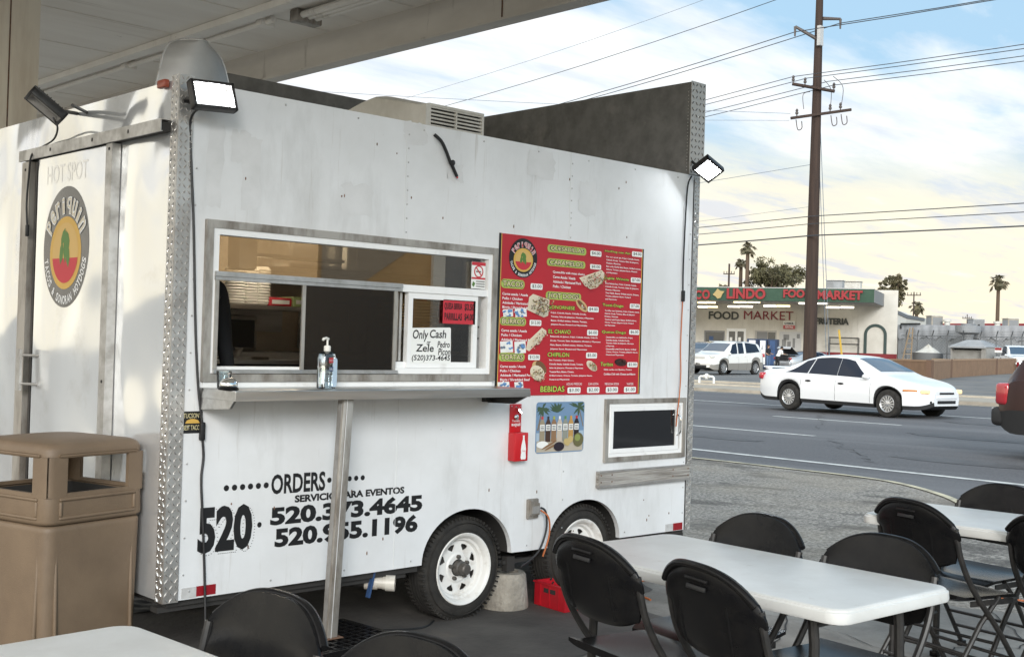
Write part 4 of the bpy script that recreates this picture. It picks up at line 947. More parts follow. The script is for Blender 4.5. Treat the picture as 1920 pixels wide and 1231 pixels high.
for (cx_, cz_, n, l) in ((.12, .88, 11, .22), (.88, .88, 11, .26), (.43, .80, 15, .24)):
    for i in range(n):
        a = rng.uniform(0, 2*PI) if cx_ != .43 else rng.uniform(.3, 2.8); c, s_ = math.cos(a), math.sin(a); l2 = l*rng.uniform(.6, 1)
        b.sheet([P_(min(.99, max(.01, cx_+q[0]*c-q[1]*s_)), min(.985, max(.02, cz_+q[0]*s_+q[1]*c))) for q in ((0, -.012), (l2*.5, -.022), (l2, 0), (l2*.5, .022), (0, .012))], fm('palm_print', (.05, .09, .05)), MP @ T(0, 0, .0036+.0001*i))
b.sheet([P_(.02, .45), P_(.05, .45), P_(.13, .88), P_(.11, .88)], fm('trunk_print', (.2, .15, .1)), MP @ T(0, 0, .0035)); b.sheet([P_(.97, .5), P_(.99, .5), P_(.89, .88), P_(.87, .88)], fm('trunk_print', (.2, .15, .1)), MP @ T(0, 0, .0035))
for i, (c, cap) in enumerate((((.30, .25, .17), (.5, .05, .04)), ((.06, .03, .02), (.03, .03, .03)), ((.26, .15, .08), (.36, .40, .06)), ((.52, .44, .36), (.75, .75, .75)), ((.25, .26, .22), (.1, .25, .08)), ((.45, .26, .08), (.6, .3, .04)), ((.02, .012, .012), (.5, .03, .03)))):
    u = .07+.118*i; m = fm('drink%d' % i, c); z = .0052+.0002*i
    b.sheet([P_(u, .22), P_(u+.105, .22), P_(u+.105, .58), P_(u+.075, .66), P_(u+.03, .66), P_(u, .58)], m, MP @ T(0, 0, z))
    b.sheet([P_(u+.032, .66), P_(u+.073, .66), P_(u+.073, .72), P_(u+.032, .72)], fm('cap%d' % i, cap), MP @ T(0, 0, z))
    b.sheet([P_(u+.008, .44), P_(u+.098, .44), P_(u+.098, .56), P_(u+.008, .56)], M['card'], MP @ T(0, 0, z+.0003))
    for k in range(3): b.sheet([P_(u+.02, .46+.03*k), P_(u+.085, .46+.03*k), P_(u+.085, .473+.03*k), P_(u+.02, .473+.03*k)], M['ink'], MP @ T(0, 0, z+.0006))
def pe(u, v, ru, rv, a=0): return [(X0+wp*p[0], Zp0+hp*p[1]) for p in pell(u, v, ru, rv, a)]
for k, (q, m) in enumerate(((pe(.13, .17, .12, .07), M['card']), (pe(.27, .16, .17, .02, 28), fm('stick', (.24, .13, .06))), (pe(.33, .13, .17, .02, 26), fm('stick', (.2, .1, .05))), (pe(.47, .12, .11, .09), fm('seed', (.02, .012, .02))), (pe(.63, .20, .06, .08, 30), fm('tamarind', (.5, .38, .16))), (pe(.70, .25, .06, .07, -20), fm('tamarind', (.5, .38, .16))), (pe(.87, .24, .11, .14), fm('melon', (.13, .12, .05))), (pe(.85, .28, .06, .07), fm('melon2', (.24, .28, .08))))):
    b.sheet(q, m, MP @ T(0, 0, .0070+.0004*k))
b.build('picture', po, 0)
bo = empty('bottle_opener', (2.055, 0, .84), 0, 'red wall bottle opener with cap catcher and white bottle print, below the menu', 'bottle opener')
MQ = T(-2.055, 0, -.84)
b = MB(); b.rbox(2.007, 2.093, -.008, -.001, .99, 1.149, M['red_box'], .003, M=MQ)
b.text('aqui', 2.018, 2.085, 1.024, 1.048, M['whitet'], MQ @ MS, .0086, off=.02); b.text('Tomala', 2.022, 2.080, 1.052, 1.064, M['whitet'], MQ @ MS, .0086, off=.01)
for x in (2.016, 2.084): b.ell((x, -.009, 1.138), (.004, .003, .004), M['steel'], 8, MQ)
b.build('back_plate', bo)
b = MB(); b.rbox(2.003, 2.102, -.058, -.001, .842, .996, M['red_box'], .004, M=MQ)
bt = [(-.006, 0), (-.017, .0), (-.020, .01), (-.017, .035), (-.019, .055), (-.016, .075), (-.007, .108), (-.006, .125), (-.008, .130)]
bt = [(p[0], p[1]) for p in bt]+[(-p[0], p[1]) for p in bt[::-1]]
b.sheet([(2.066+p[0], .852+p[1]) for p in bt], M['whitet'], MQ @ MS @ T(0, 0, .0585)); b.text('Coca', 2.053, 2.079, .893, .904, M['red_box'], MQ @ MS, .059, slant=.2)
b.build('cap_catcher', bo)
b = MB(); b.tube([(2.052, -.010, 1.130), (2.052, -.030, 1.118), (2.060, -.045, 1.100)], [.010, .011, .006], M['chrome'], 10, MQ); b.ell((2.05, -.014, 1.078), (.017, .008, .016), M['chrome'], 12, MQ); b.build('opener_claw', bo)
# small sticker
b = MB(); b.prism(rect(.060, .158, 1.052, 1.147), .001, .0024, M['ink'], MS)
b.text("TUCSON'S", .066, .152, 1.118, 1.139, M['cream'], MS, .003, off=.0); b.text('BEST TACOS', .066, .152, 1.066, 1.087, M['cream'], MS, .003, off=.0)
b.sheet([(.075, 1.095), (.082, 1.108), (.10, 1.114), (.118, 1.114), (.137, 1.108), (.145, 1.095)], M['gold'], MS @ T(0, 0, .003))
b.build('round_up_sticker' if False else 'award_sticker', None, 0, label='small black sticker with cream award lettering beside the corner trim', cat='sticker')
# papers taped inside the slider
b = MB(); pts = [SW(370+x*.3088, 400+y*.3088) for x, y in ((1493, 522), (1697, 533), (1692, 672), (1490, 668))]
b.prism(rect(1.512, 1.735, 1.572, 1.6955), .001, .002, M['red_sign'], MS)
[b.text(t, x0, x1, z0, z1, M['ink'], MS, .0030, off=.03) for (t, x0, x1, z0, z1) in (('QUESA BIRRIA', 1.520, 1.642, 1.640, 1.680), ('$3.50', 1.658, 1.726, 1.640, 1.680), ('PARRILLAS', 1.522, 1.642, 1.590, 1.628), ('$4.00', 1.658, 1.726, 1.588, 1.628))]
b.build('price_sign', None, 0, label='red card with two handwritten prices on the sliding pane', cat='sign')
b = MB(); b.sheet([(1.307, 1.364), (1.574, 1.366), (1.568, 1.548), (1.560, 1.552), (1.310, 1.543)], M['card'], MS @ T(0, 0, .0028))
hand = lambda t, x0, x1, z0, z1: b.text(t, x0, x1, z0, z1, M['ink'], MS, .0034, off=.018, slant=.12)
hand('Only', 1.312, 1.412, 1.475, 1.535); hand('Cash', 1.425, 1.535, 1.495, 1.538); hand('or', 1.408, 1.432, 1.458, 1.478); hand('Zele', 1.338, 1.455, 1.424, 1.462); hand('Pedro', 1.480, 1.562, 1.447, 1.480); hand('Picon', 1.486, 1.568, 1.408, 1.444); hand('(520)373-4645', 1.312, 1.565, 1.372, 1.408)
b.build('handwritten_note', None, 0, label='white handwritten cash note behind the lower corner of the sliding pane', cat='note')
b = MB(); b.prism(rect(1.700, 1.799, 1.7625, 1.903), .001, .002, M['card'], MS @ T(0, 0, -.0185) if False else MS)
b.sheet(rect(1.7005, 1.7985, 1.885, 1.9025), M['red_sign'], MS @ T(0, 0, .0024)); b.sheet(rect(1.7005, 1.7985, 1.812, 1.822), M['red_sign'], MS @ T(0, 0, .0024))
b.lathe([(.026, 0), (.033, 0), (.033, .0006), (.026, .0006)], M['red_sign'], 28, MS @ T(1.750, 1.853, .0024)); b.sheet([(1.728, 1.872), (1.733, 1.877), (1.772, 1.835), (1.767, 1.830)], M['red_sign'], MS @ T(0, 0, .0032)); b.box(1.731, 1.766, 1.850, 1.856, .0022, .0026, M['ink'], MS)
for k in range(3): b.sheet(rect(1.733, 1.795, 1.772+.013*k, 1.778+.013*k), M['grey_frame'], MS @ T(0, 0, .0024))
b.sheet([(1.705, 1.78), (1.718, 1.77), (1.728, 1.79), (1.712, 1.80)], M['greenp'], MS @ T(0, 0, .0024))
b.build('no_smoking_sticker', None, 0, label='white and red no smoking sticker at the right end of the upper pane', cat='sticker')
# flood lamps
def flood(name, o, X, Y, w_, h_, lit, label, bracket):
    X = Vector(X).normalized(); Z = X.cross(Vector(Y)).normalized(); Y = Z.cross(X); Mf = Matrix(((X.x, Y.x, Z.x, 0), (X.y, Y.y, Z.y, 0), (X.z, Y.z, Z.z, 0), (0, 0, 0, 1)))
    r_ = empty(name, o, 0, label, 'flood lamp', 'LED flood lamps on the trailer')
    b = MB(); b.rbox(-w_/2, w_/2, -h_/2, h_/2, -.036, -.025, M['tube'], .005, M=Mf)
    t = .014
    b.rbox(-w_/2, w_/2, -h_/2, -h_/2+t, -.028, .006, M['tube'], .003, M=Mf); b.rbox(-w_/2, w_/2, h_/2-t, h_/2, -.028, .006, M['tube'], .003, M=Mf)
    b.rbox(-w_/2, -w_/2+t, -h_/2, h_/2, -.028, .006, M['tube'], .003, M=Mf); b.rbox(w_/2-t, w_/2, -h_/2, h_/2, -.028, .006, M['tube'], .003, M=Mf)
    for i in range(7): b.box(-w_/2+.02+i*(w_-.04)/7, -w_/2+.024+i*(w_-.04)/7, -h_/2+.01, h_/2-.01, -.042, -.028, M['tube'], Mf)
    b.build('housing', r_, 30)
    b = MB(); t2 = t+.012; b.box(-w_/2+t2, w_/2-t2, -h_/2+t2, h_/2-t2, -.0245, -.0235, M['led_rim'] if lit else M['led_off'], Mf)
    if lit: b.sheet([(p[0]*(w_/2-t2-.006), p[1]*(h_/2-t2-.006), -.0228) for p in ((-1, -1), (1, -1), (1, 1), (-1, 1))], M['led_mid'], Mf); b.sheet([(p[0]*(w_/2-t2-.013), p[1]*(h_/2-t2-.013), -.022) for p in ((-1, -1), (1, -1), (1, 1), (-1, 1))], M['led'], Mf)
    b.build('lamp_panel', r_, 0)
    b = MB(); o4 = [(-w_/2+t, -h_/2+t), (w_/2-t, -h_/2+t), (w_/2-t, h_/2-t), (-w_/2+t, h_/2-t)]; i4 = [(-w_/2+t2, -h_/2+t2), (w_/2-t2, -h_/2+t2), (w_/2-t2, h_/2-t2), (-w_/2+t2, h_/2-t2)]
    b.add([(p[0], p[1], .003) for p in o4]+[(p[0], p[1], -.023) for p in i4], [(k, (k+1) % 4, 4+(k+1) % 4, 4+k) for k in range(4)], M['grey_frame'], Mf); b.build('reflector', r_, 0)
    b = MB()
    for pts in bracket: b.tube([Vector(p)-Vector(o) for p in pts], .009, M['tube'], 6)
    b.build('bracket', r_); return r_
flood('flood_lamp', (.088, -.135, 2.500), (1, -.02, .06), (-.02, .30, 1), .205, .128, True, 'lit flood lamp at the near top corner of the trailer', [[(.03, -.002, 2.49), (.02, -.05, 2.485), (.03, -.092, 2.495)], [(.03, -.05, 2.47), (-.012, -.05, 2.47)]])
Ax = rt*34-up*22.5+fw*21; Ay = rt*27+up*21-fw*21
flood('flood_lamp', tuple(AT(1328, 319, 7.42)), Ax, Ay, .153, .133, True, 'lit diamond-tilted flood lamp under the parapet at the far end of the trailer', [[(3.53, -.004, 2.66), tuple(AT(1316, 318, 7.5))]])
P4 = [EW(48, 184, -.25), EW(75, 180, -.25), EW(117, 217, -.22), EW(93, 226, -.22)]
cF = (P4[0]+P4[1]+P4[2]+P4[3])/4
cF = AT(83, 203, (cF-CAM).dot(fw))
flood('flood_lamp', tuple(cF), rt*45-up*42+fw*25, rt*27+up*4-fw*42, .19, .143, False, 'unlit black flood lamp over the sliding door on the end wall', [[(-.004, .92, 2.535), tuple(cF+Vector((.1, -.08, .02)))], [(-.004, 1.02, 2.54), tuple(cF+Vector((.06, .0, .0)))]])
# cords
b = MB()
b.tube(curve([(.03, -.14, 2.44), (.048, -.012, 2.40), (.062, -.008, 2.2), (.078, -.008, 2.0), (.090, -.008, 1.80), (.099, -.008, 1.63), (.112, -.008, 1.43), (.129, -.010, 1.242), (.150, -.012, 1.10), (.152, -.012, 1.05), (.165, -.008, .95), (.158, -.008, .85), (.168, -.010, .7), (.180, -.010, .55), (.191, -.010, .38), (.192, -.02, .25), (.19, -.03, .10), (.21, -.06, .018), (.35, -.14, .016), (.5, -.1, .016)], 6), .0055, M['cable'], 6)
b.rbox(.140, .164, -.024, -.002, 1.02, 1.10, M['cable'], .006)
b.build('power_cord', None, label='black cord hanging from the near corner lamp down past the phone lettering', cat='power cord', group='cords on the trailer')
b = MB(); b.tube(curve([tuple(AT(1297, 330, 7.46)), (3.478, -.02, 2.50), (3.474, -.012, 2.32), (3.468, -.010, 1.99), (3.473, -.010, 1.80)], 6), .005, M['cable'], 6); b.tube(curve([(3.473, -.010, 1.80), (3.462, -.012, 1.50), (3.462, -.02, 1.32), (3.440, -.03, 1.17), (3.430, -.03, 1.10), (3.428, -.022, .99)], 6), .004, M['orange_cable'], 6); b.rbox(3.463, 3.483, -.022, -.002, 1.77, 1.84, M['cable'], .005)
b.build('power_cord', None, label='cord from the far flood lamp to the small hatch window, its lower half orange', cat='power cord', group='cords on the trailer')
b = MB(); b.tube(curve([tuple(cF+Vector((.02, -.06, -.05))), tuple(EW(108, 240, -.1)), tuple(EW(100, 262, -.03)), tuple(EW(75, 278, -.015)), tuple(EW(59, 292, -.065)), tuple(EW(54, 330, -.066)), tuple(EW(50, 380, -.066)), tuple(EW(51, 425, -.066))], 6), .005, M['cable'], 6); q = EW(51, 432, -.066); b.rbox(q.x-.008, q.x+.008, q.y-.01, q.y+.01, q.z-.03, q.z+.03, M['cable'], .004)
b.build('power_cord', None, label='thin cord dangling unplugged beside the sliding door from the unlit lamp', cat='power cord', group='cords on the trailer')
b = MB(); b.tube(curve([(1.415, -.004, 2.532), (1.45, -.02, 2.50), (1.485, -.022, 2.45), (1.515, -.02, 2.40), (1.53, -.018, 2.385), (1.565, -.016, 2.335)], 6), .009, M['cable'], 7); b.ell((1.53, -.022, 2.40), (.014, .012, .016), M['cable'], 8); b.ell((1.568, -.016, 2.33), (.006, .006, .006), M['red_sign'], 6)
b.build('loose_cable', None, label='short thick black cable end hanging from the top of the white wall', cat='cable', group='cords on the trailer')
b = MB(); b.tube(curve([(2.235, -.036, .575), (2.262, -.05, .55), (2.27, -.05, .45), (2.22, -.04, .33), (2.11, -.02, .26)], 6), .006, M['cable'], 6); b.tube(curve([(2.235, -.036, .56), (2.275, -.06, .52), (2.295, -.05, .42), (2.27, -.03, .30)], 6), .005, M['orange_cable'], 6)
b.build('power_cord', None, label='looped black and orange cords plugged into the outlet box between the wheels', cat='power cord', group='cords on the trailer')
b = MB(); b.tube(curve([(1.60, .10, .012), (1.45, .02, .012), (1.25, .10, .012), (1.0, .30, .012), (.8, .33, .012)], 8), .007, M['cable'], 6)
b.build('ground_cable', None, label='black cable lying on the concrete under the trailer near the front wheel', cat='cable')
b = MB(); b.tube(curve([(2.95, -.25, .012), (3.1, .05, .014), (3.5, .1, .012), (4.2, -.5, .014), (4.7, -1.35, .014), (4.95, -1.9, .014), (5.6, -2.5, .014)], 8), .006, M['orange_cable'], 6)
b.build('extension_cord', None, label='orange extension cord trailing over the edge of the concrete behind the chairs', cat='cord')
# ------------------------------------------------------------------ things on and under the counter
bell = empty('service_bell', (.150, -.225, 1.2505), 0, 'chrome service bell on the near end of the counter', 'bell')
b = MB(); b.lathe([(0, 0), (.042, 0), (.044, .006), (.036, .014), (.02, .016), (0, .016)], M['black_pl'], 24); b.build('base', bell)
b = MB(); b.lathe([(.038, .016), (.039, .020), (.036, .034), (.026, .046), (.012, .052), (0, .053)], M['chrome'], 24); b.build('dome', bell)
b = MB(); b.lathe([(.004, .053), (.004, .066), (.008, .068), (.008, .073), (0, .074)], M['chrome'], 12); b.build('button', bell)
cup = MB(); cup.lathe([(0, .002), (.026, 0), (.028, .004), (.033, .075), (.031, .075), (.027, .008), (0, .006)], M['clear'], 20)
cup.build('clear_cup', None, loc=(.205, -.09, 1.2505), label='clear plastic cup standing behind the chrome bell', cat='cup')
sa = empty('sanitizer_bottle', (.688, -.165, 1.2505), R(25), 'clear pump bottle of hand gel standing on the counter', 'bottle')
b = MB(); b.grid(lambda i, j: (lambda t, q: (q[0]*math.copysign(abs(math.cos(t))**.7, math.cos(t)), q[0]*.62*math.copysign(abs(math.sin(t))**.7, math.sin(t)), q[1]))(2*PI*i, [(.001, .001), (.050, .001), (.053, .008), (.053, .10), (.054, .140), (.047, .158), (.025, .168), (.013, .172), (.013, .180)][min(8, int(round(j*8)))]), 32, 8, M['clear']); b.build('bottle', sa, 40)
b = MB(); b.grid(lambda i, j: (lambda t, q: (q[0]*math.copysign(abs(math.cos(t))**.7, math.cos(t)), q[0]*.60*math.copysign(abs(math.sin(t))**.7, math.sin(t)), q[1]))(2*PI*i, [(.001, .004), (.047, .004), (.050, .010), (.050, .095), (.001, .095)][min(4, int(round(j*4)))]), 32, 4, glassmat('gel', (.95, .975, .99), .02)); b.build('gel', sa, 40)
Ml = frame((0, -.0345, 0), (1, 0, 0), (0, 0, 1))
b = MB(); b.sheet(pill(-.006, .036, .008, .140, 3, .1), fm('label_blue', (.55, .68, .80)), Ml); b.sheet(rect(-.042, -.002, .118, .142), M['red_sign'], Ml @ T(0, 0, .001)); b.sheet(rect(-.038, -.002, .080, .100), fm('label_navy', (.03, .06, .16)), Ml @ T(0, 0, .001)); b.text('PURELL', -.036, -.004, .085, .095, M['whitet'], Ml, .0016); b.text('Recommended', -.040, -.004, .127, .134, M['whitet'], Ml, .0016); b.build('label', sa, 0)
b = MB(); b.lathe([(.015, .170), (.016, .172), (.016, .192), (.012, .196), (.0045, .198), (.0045, .228), (0, .228)], M['foam'], 18); b.tube([(.008, 0, .226), (-.012, 0, .230), (-.036, 0, .226), (-.040, 0, .220)], .006, M['foam'], 8); b.build('pump', sa)
# post under the counter, standing on an upturned black tray
ps = empty('support_post', (.690, -.25, .135), 0, 'weathered square metal post propping up the counter', 'post')
b = MB(); Mp = Matrix(((1, 0, .047, 0), (0, 1, 0, 0), (0, 0, 1, 0), (0, 0, 0, 1)))
b.rbox(-.028, .028, -.024, .024, 0, 1.070, M['alu_dirty'], .004, M=Mp); b.box(-.031, -.0285, -.012, .014, .02, 1.05, M['grey_frame'], Mp); b.box(-.0135, -.0115, -.0265, -.0245, 0, 1.07, M['grey_frame'], Mp); b.box(-.010, -.008, -.0265, -.0245, 0, 1.07, M['white_frame'], Mp)
b.build('tube', ps, 30)
b = MB(); b.box(-.05, .05, -.04, .04, -.003, .0, M['rust']); b.build('foot_plate', ps, 0)
cr = empty('black_tray', (.74, -.20, .007), R(4), 'black plastic bread tray turned upside down under the post', 'tray')
b = MB(); x0, x1, y0, y1, zt = -.26, .23, -.25, .20, .124
ring_pts = [(x0, y0), (x1, y0), (x1, y1), (x0, y1)]
b.box(x0, x1, y0, y0+.012, 0, zt, M['black_pl']); b.box(x0, x1, y1-.012, y1, 0, zt, M['black_pl']); b.box(x0, x0+.012, y0+.012, y1-.012, 0, zt, M['black_pl']); b.box(x1-.012, x1, y0+.012, y1-.012, 0, zt, M['black_pl'])
b.build('side', cr, 0)
b = MB()
for i in range(11): x = x0+.02+i*(x1-x0-.04)/10; b.box(x-.005, x+.005, y0+.012, y1-.012, zt-.008, zt, M['black_pl'])
for i in range(9): y = y0+.03+i*(y1-y0-.06)/8; b.box(x0+.012, x1-.012, y-.005, y+.005, zt-.007, zt-.001, M['black_pl'])
b.build('grid', cr, 0)
b = MB(); b.grid(lambda i, j: (-.15+1.0*i, 1.30+.95*j-.25*i, .016+.003*math.sin(40*i)*math.sin(37*j)), 60, 50, M['black']); mtx = b.build('rubber_mat', None, 0, label='black holed rubber mat on the ground below the corner of the trailer', cat='mat')
blk = MB(); blk.lathe([(0, .007), (.135, .007), (.137, .02), (.118, .19), (.108, .203), (.075, .206), (.06, .15), (0, .148)], M['cement'], 36)
blk.build('cement_base', None, 40, loc=(2.15, .145, 0), label='round cast cement umbrella base wedged behind the front wheel', cat='cement base')
rc = empty('red_crate', (2.475, -.065, .007), R(-5), 'low red plastic crate on the concrete beside the rear wheel', 'crate')
b = MB()
for (x0, x1, y0, y1) in ((-.165, .165, -.13, -.124), (-.165, .165, .124, .13), (-.165, -.159, -.124, .124), (.159, .165, -.124, .124)): b.box(x0, x1, y0, y1, .004, .130, M['crate'])
b.box(-.172, .172, -.137, -.124, .130, .138, M['crate']); b.box(-.172, .172, .124, .137, .130, .138, M['crate']); b.box(-.172, -.159, -.124, .124, .130, .138, M['crate']); b.box(.159, .172, -.124, .124, .130, .138, M['crate'])
for x in (-.10, -.03, .04, .11): b.box(x-.004, x+.004, -.134, -.130, .01, .13, M['crate'])
for y in (-.08, 0, .08): b.box(-.169, -.165, y-.004, y+.004, .01, .13, M['crate'])
b.build('wall', rc, 0); b = MB(); b.box(-.159, .159, -.124, .124, .004, .012, M['crate']); b.build('floor', rc, 0)
b = MB(); b.box(-.1655, -.1645, -.05, .05, .085, .110, M['dark']); b.box(-.05, .05, -.1305, -.1295, .085, .11, M['dark']); b.build('hand_hole', rc, 0)
# kitchen things seen through the window
for k, (u, v0, v1) in enumerate(((440, 565, 497), (465, 566, 500), (487, 566, 500))):
    p = SW(u, v0, 1.72); h = SW(u, v1, 1.72).z-1.661; b = MB()
    prof = [(.04, 0), (.062, .012), (.060, .02)]
    n = 12
    for i in range(n): prof += [(.060, .02+(h-.03)*i/n), (.066, .02+(h-.03)*(i+.4)/n), (.061, .02+(h-.03)*(i+.8)/n)]
    prof += [(.05, h), (0, h)]
    b.lathe(prof, M['foam'], 20); b.build('foam_cup_stack', None, 40, loc=(p.x, 1.72, 1.661), label='stack of white foam cups on the kitchen shelf, %s' % ('nearest the window edge', 'middle of three', 'next to the red carton')[k], cat='cups', group='foam cup stacks on the shelf')
p = SW(498, 567, 1.70); q = SW(541, 567, 1.70); b = MB(); b.rbox(p.x, q.x, 1.66, 1.80, 1.661, 1.715, M['red_sign'], .008); b.sheet(rect(p.x+.02, q.x-.02, 1.675, 1.700), M['card'], frame((0, 1.6585, 0), (1, 0, 0), (0, 0, 1))); b.build('red_carton', None, 0, label='red carton lying on the kitchen shelf behind the open window', cat='carton')
p = SW(543, 569, 1.70); b = MB(); b.rbox(p.x, p.x+.10, 1.66, 1.80, 1.661, 1.725, fm('pale_green', (.36, .46, .20)), .006); b.sheet(rect(p.x+.02, p.x+.08, 1.68, 1.705), M['card'], frame((0, 1.6585, 0), (1, 0, 0), (0, 0, 1))); b.build('green_carton', None, 0, label='pale green carton on the kitchen shelf right of the red one', cat='carton')
b = MB()
rg = random.Random(2)
for i in range(9): b.rbox(1.62+rg.uniform(-.01, .01), 1.95, .56, .70, 1.551+i*.017, 1.565+i*.017, M['cardboard'], .005)
b.box(1.60, 2.05, .52, .74, 1.536, 1.550, M['steel']); b.build('tortilla_stack', None, 0, label='stack of tan tortilla packs behind the sliding pane and red card', cat='food packs')

# ------------------------------------------------------------------ litter bin
tb = empty('litter_bin', (-.322, .345, .007), R(15.2), 'brown plastic litter bin with open-sided hood, in front of the sliding door', 'litter bin')
hw = .252
def rsq(t, a, r):                                          # rounded square outline
    pts = []
    for (sx, sy, a0) in ((1, -1, -90), (1, 1, 0), (-1, 1, 90), (-1, -1, 180)):
        for i in range(5): q = R(a0+90*i/4); pts.append((sx*(a-r)+r*math.cos(q), sy*(a-r)+r*math.sin(q), t))
    return pts
def loft(b, rings, m, cap0=True, cap1=True):
    n = len(rings[0]); v = [p for r_ in rings for p in r_]; f = [(i*n+k, i*n+(k+1) % n, (i+1)*n+(k+1) % n, (i+1)*n+k) for i in range(len(rings)-1) for k in range(n)]
    if cap0: f.append(tuple(range(n))[::-1])
    if cap1: f.append(tuple((len(rings)-1)*n+k for k in range(n)))
    return b.add(v, f, m)
b = MB(); loft(b, [rsq(0, hw*.945, .05), rsq(.02, hw*.95, .05), rsq(.655, hw*.985, .05), rsq(.672, hw*.985, .05), rsq(.680, hw*.96, .05)], M['tan'])
for k in range(4):                                         # raised panel mouldings
    Mk = RZ(PI/2*k) @ frame((0, -hw*.968, .33), (1, 0, 0), (0, .030, 1)); t = .016
    for (x0, x1, y0, y1) in ((-.20, .20, .255, .255+t), (-.20, .20, -.27, -.27+t), (-.20, -.20+t, -.27+t, .255), (.20-t, .20, -.27+t, .255)): b.rbox(x0, x1, y0, y1, -.008, .010, M['tan'], .007, M=Mk)
b.build('body', tb, 50)
b = MB()
loft(b, [rsq(.684, hw*.965, .05), rsq(.692, hw*1.0, .052), rsq(.70, hw*1.01, .052), rsq(.800, hw*1.0, .052)], M['tan'], True, False)
# hood: four corner posts and sides with openings
for k in range(4):
    Mk = RZ(PI/2*k)
    for s_ in (-1, 1):
        pts = [(s_*hw*.62, -hw*.998), (s_*hw*.86, -hw*.998), (s_*hw*.945, -hw*.975), (s_*hw*.975, -hw*.945), (s_*hw*.90, -hw*.90), (s_*hw*.62, -hw*.93)]
        b.prism(pts if s_ > 0 else pts[::-1], .797, .960, M['tan'], Mk)
    b.box(-hw*.63, hw*.63, -hw*.998, -hw*.93, .797, .812, M['tan'], Mk)
    t = .014; Mk2 = Mk @ frame((0, -hw*1.003, .745), (1, 0, 0), (0, 0, 1))
    for (x0, x1, y0, y1) in ((-.195, .195, .036, .036+t), (-.195, .195, -.040, -.040+t), (-.195, -.195+t, -.026, .036), (.195-t, .195, -.026, .036)): b.rbox(x0, x1, y0, y1, -.006, .008, M['tan'], .006, M=Mk2)
    b.rbox(-.20, .20, -hw*1.008, -hw*.99, .958, .972, M['tan'], .006, M=Mk)
rings = [rsq(.955, hw*.985, .055), rsq(.985, hw*.99, .06), rsq(1.004, hw*.965, .07), rsq(1.014, hw*.90, .08), rsq(1.024, hw*.6, .09), rsq(1.028, hw*.25, .03)]
loft(b, rings, M['tan'], False, True)
b.build('hood', tb, 50)
b = MB(); loft(b, [rsq(.30, hw*.84, .04), rsq(.79, hw*.90, .04)], M['dark'], True, False); b.box(-hw*.9, hw*.9, -hw*.9, hw*.9, .955, .962, M['dark']); b.build('liner', tb, 50)

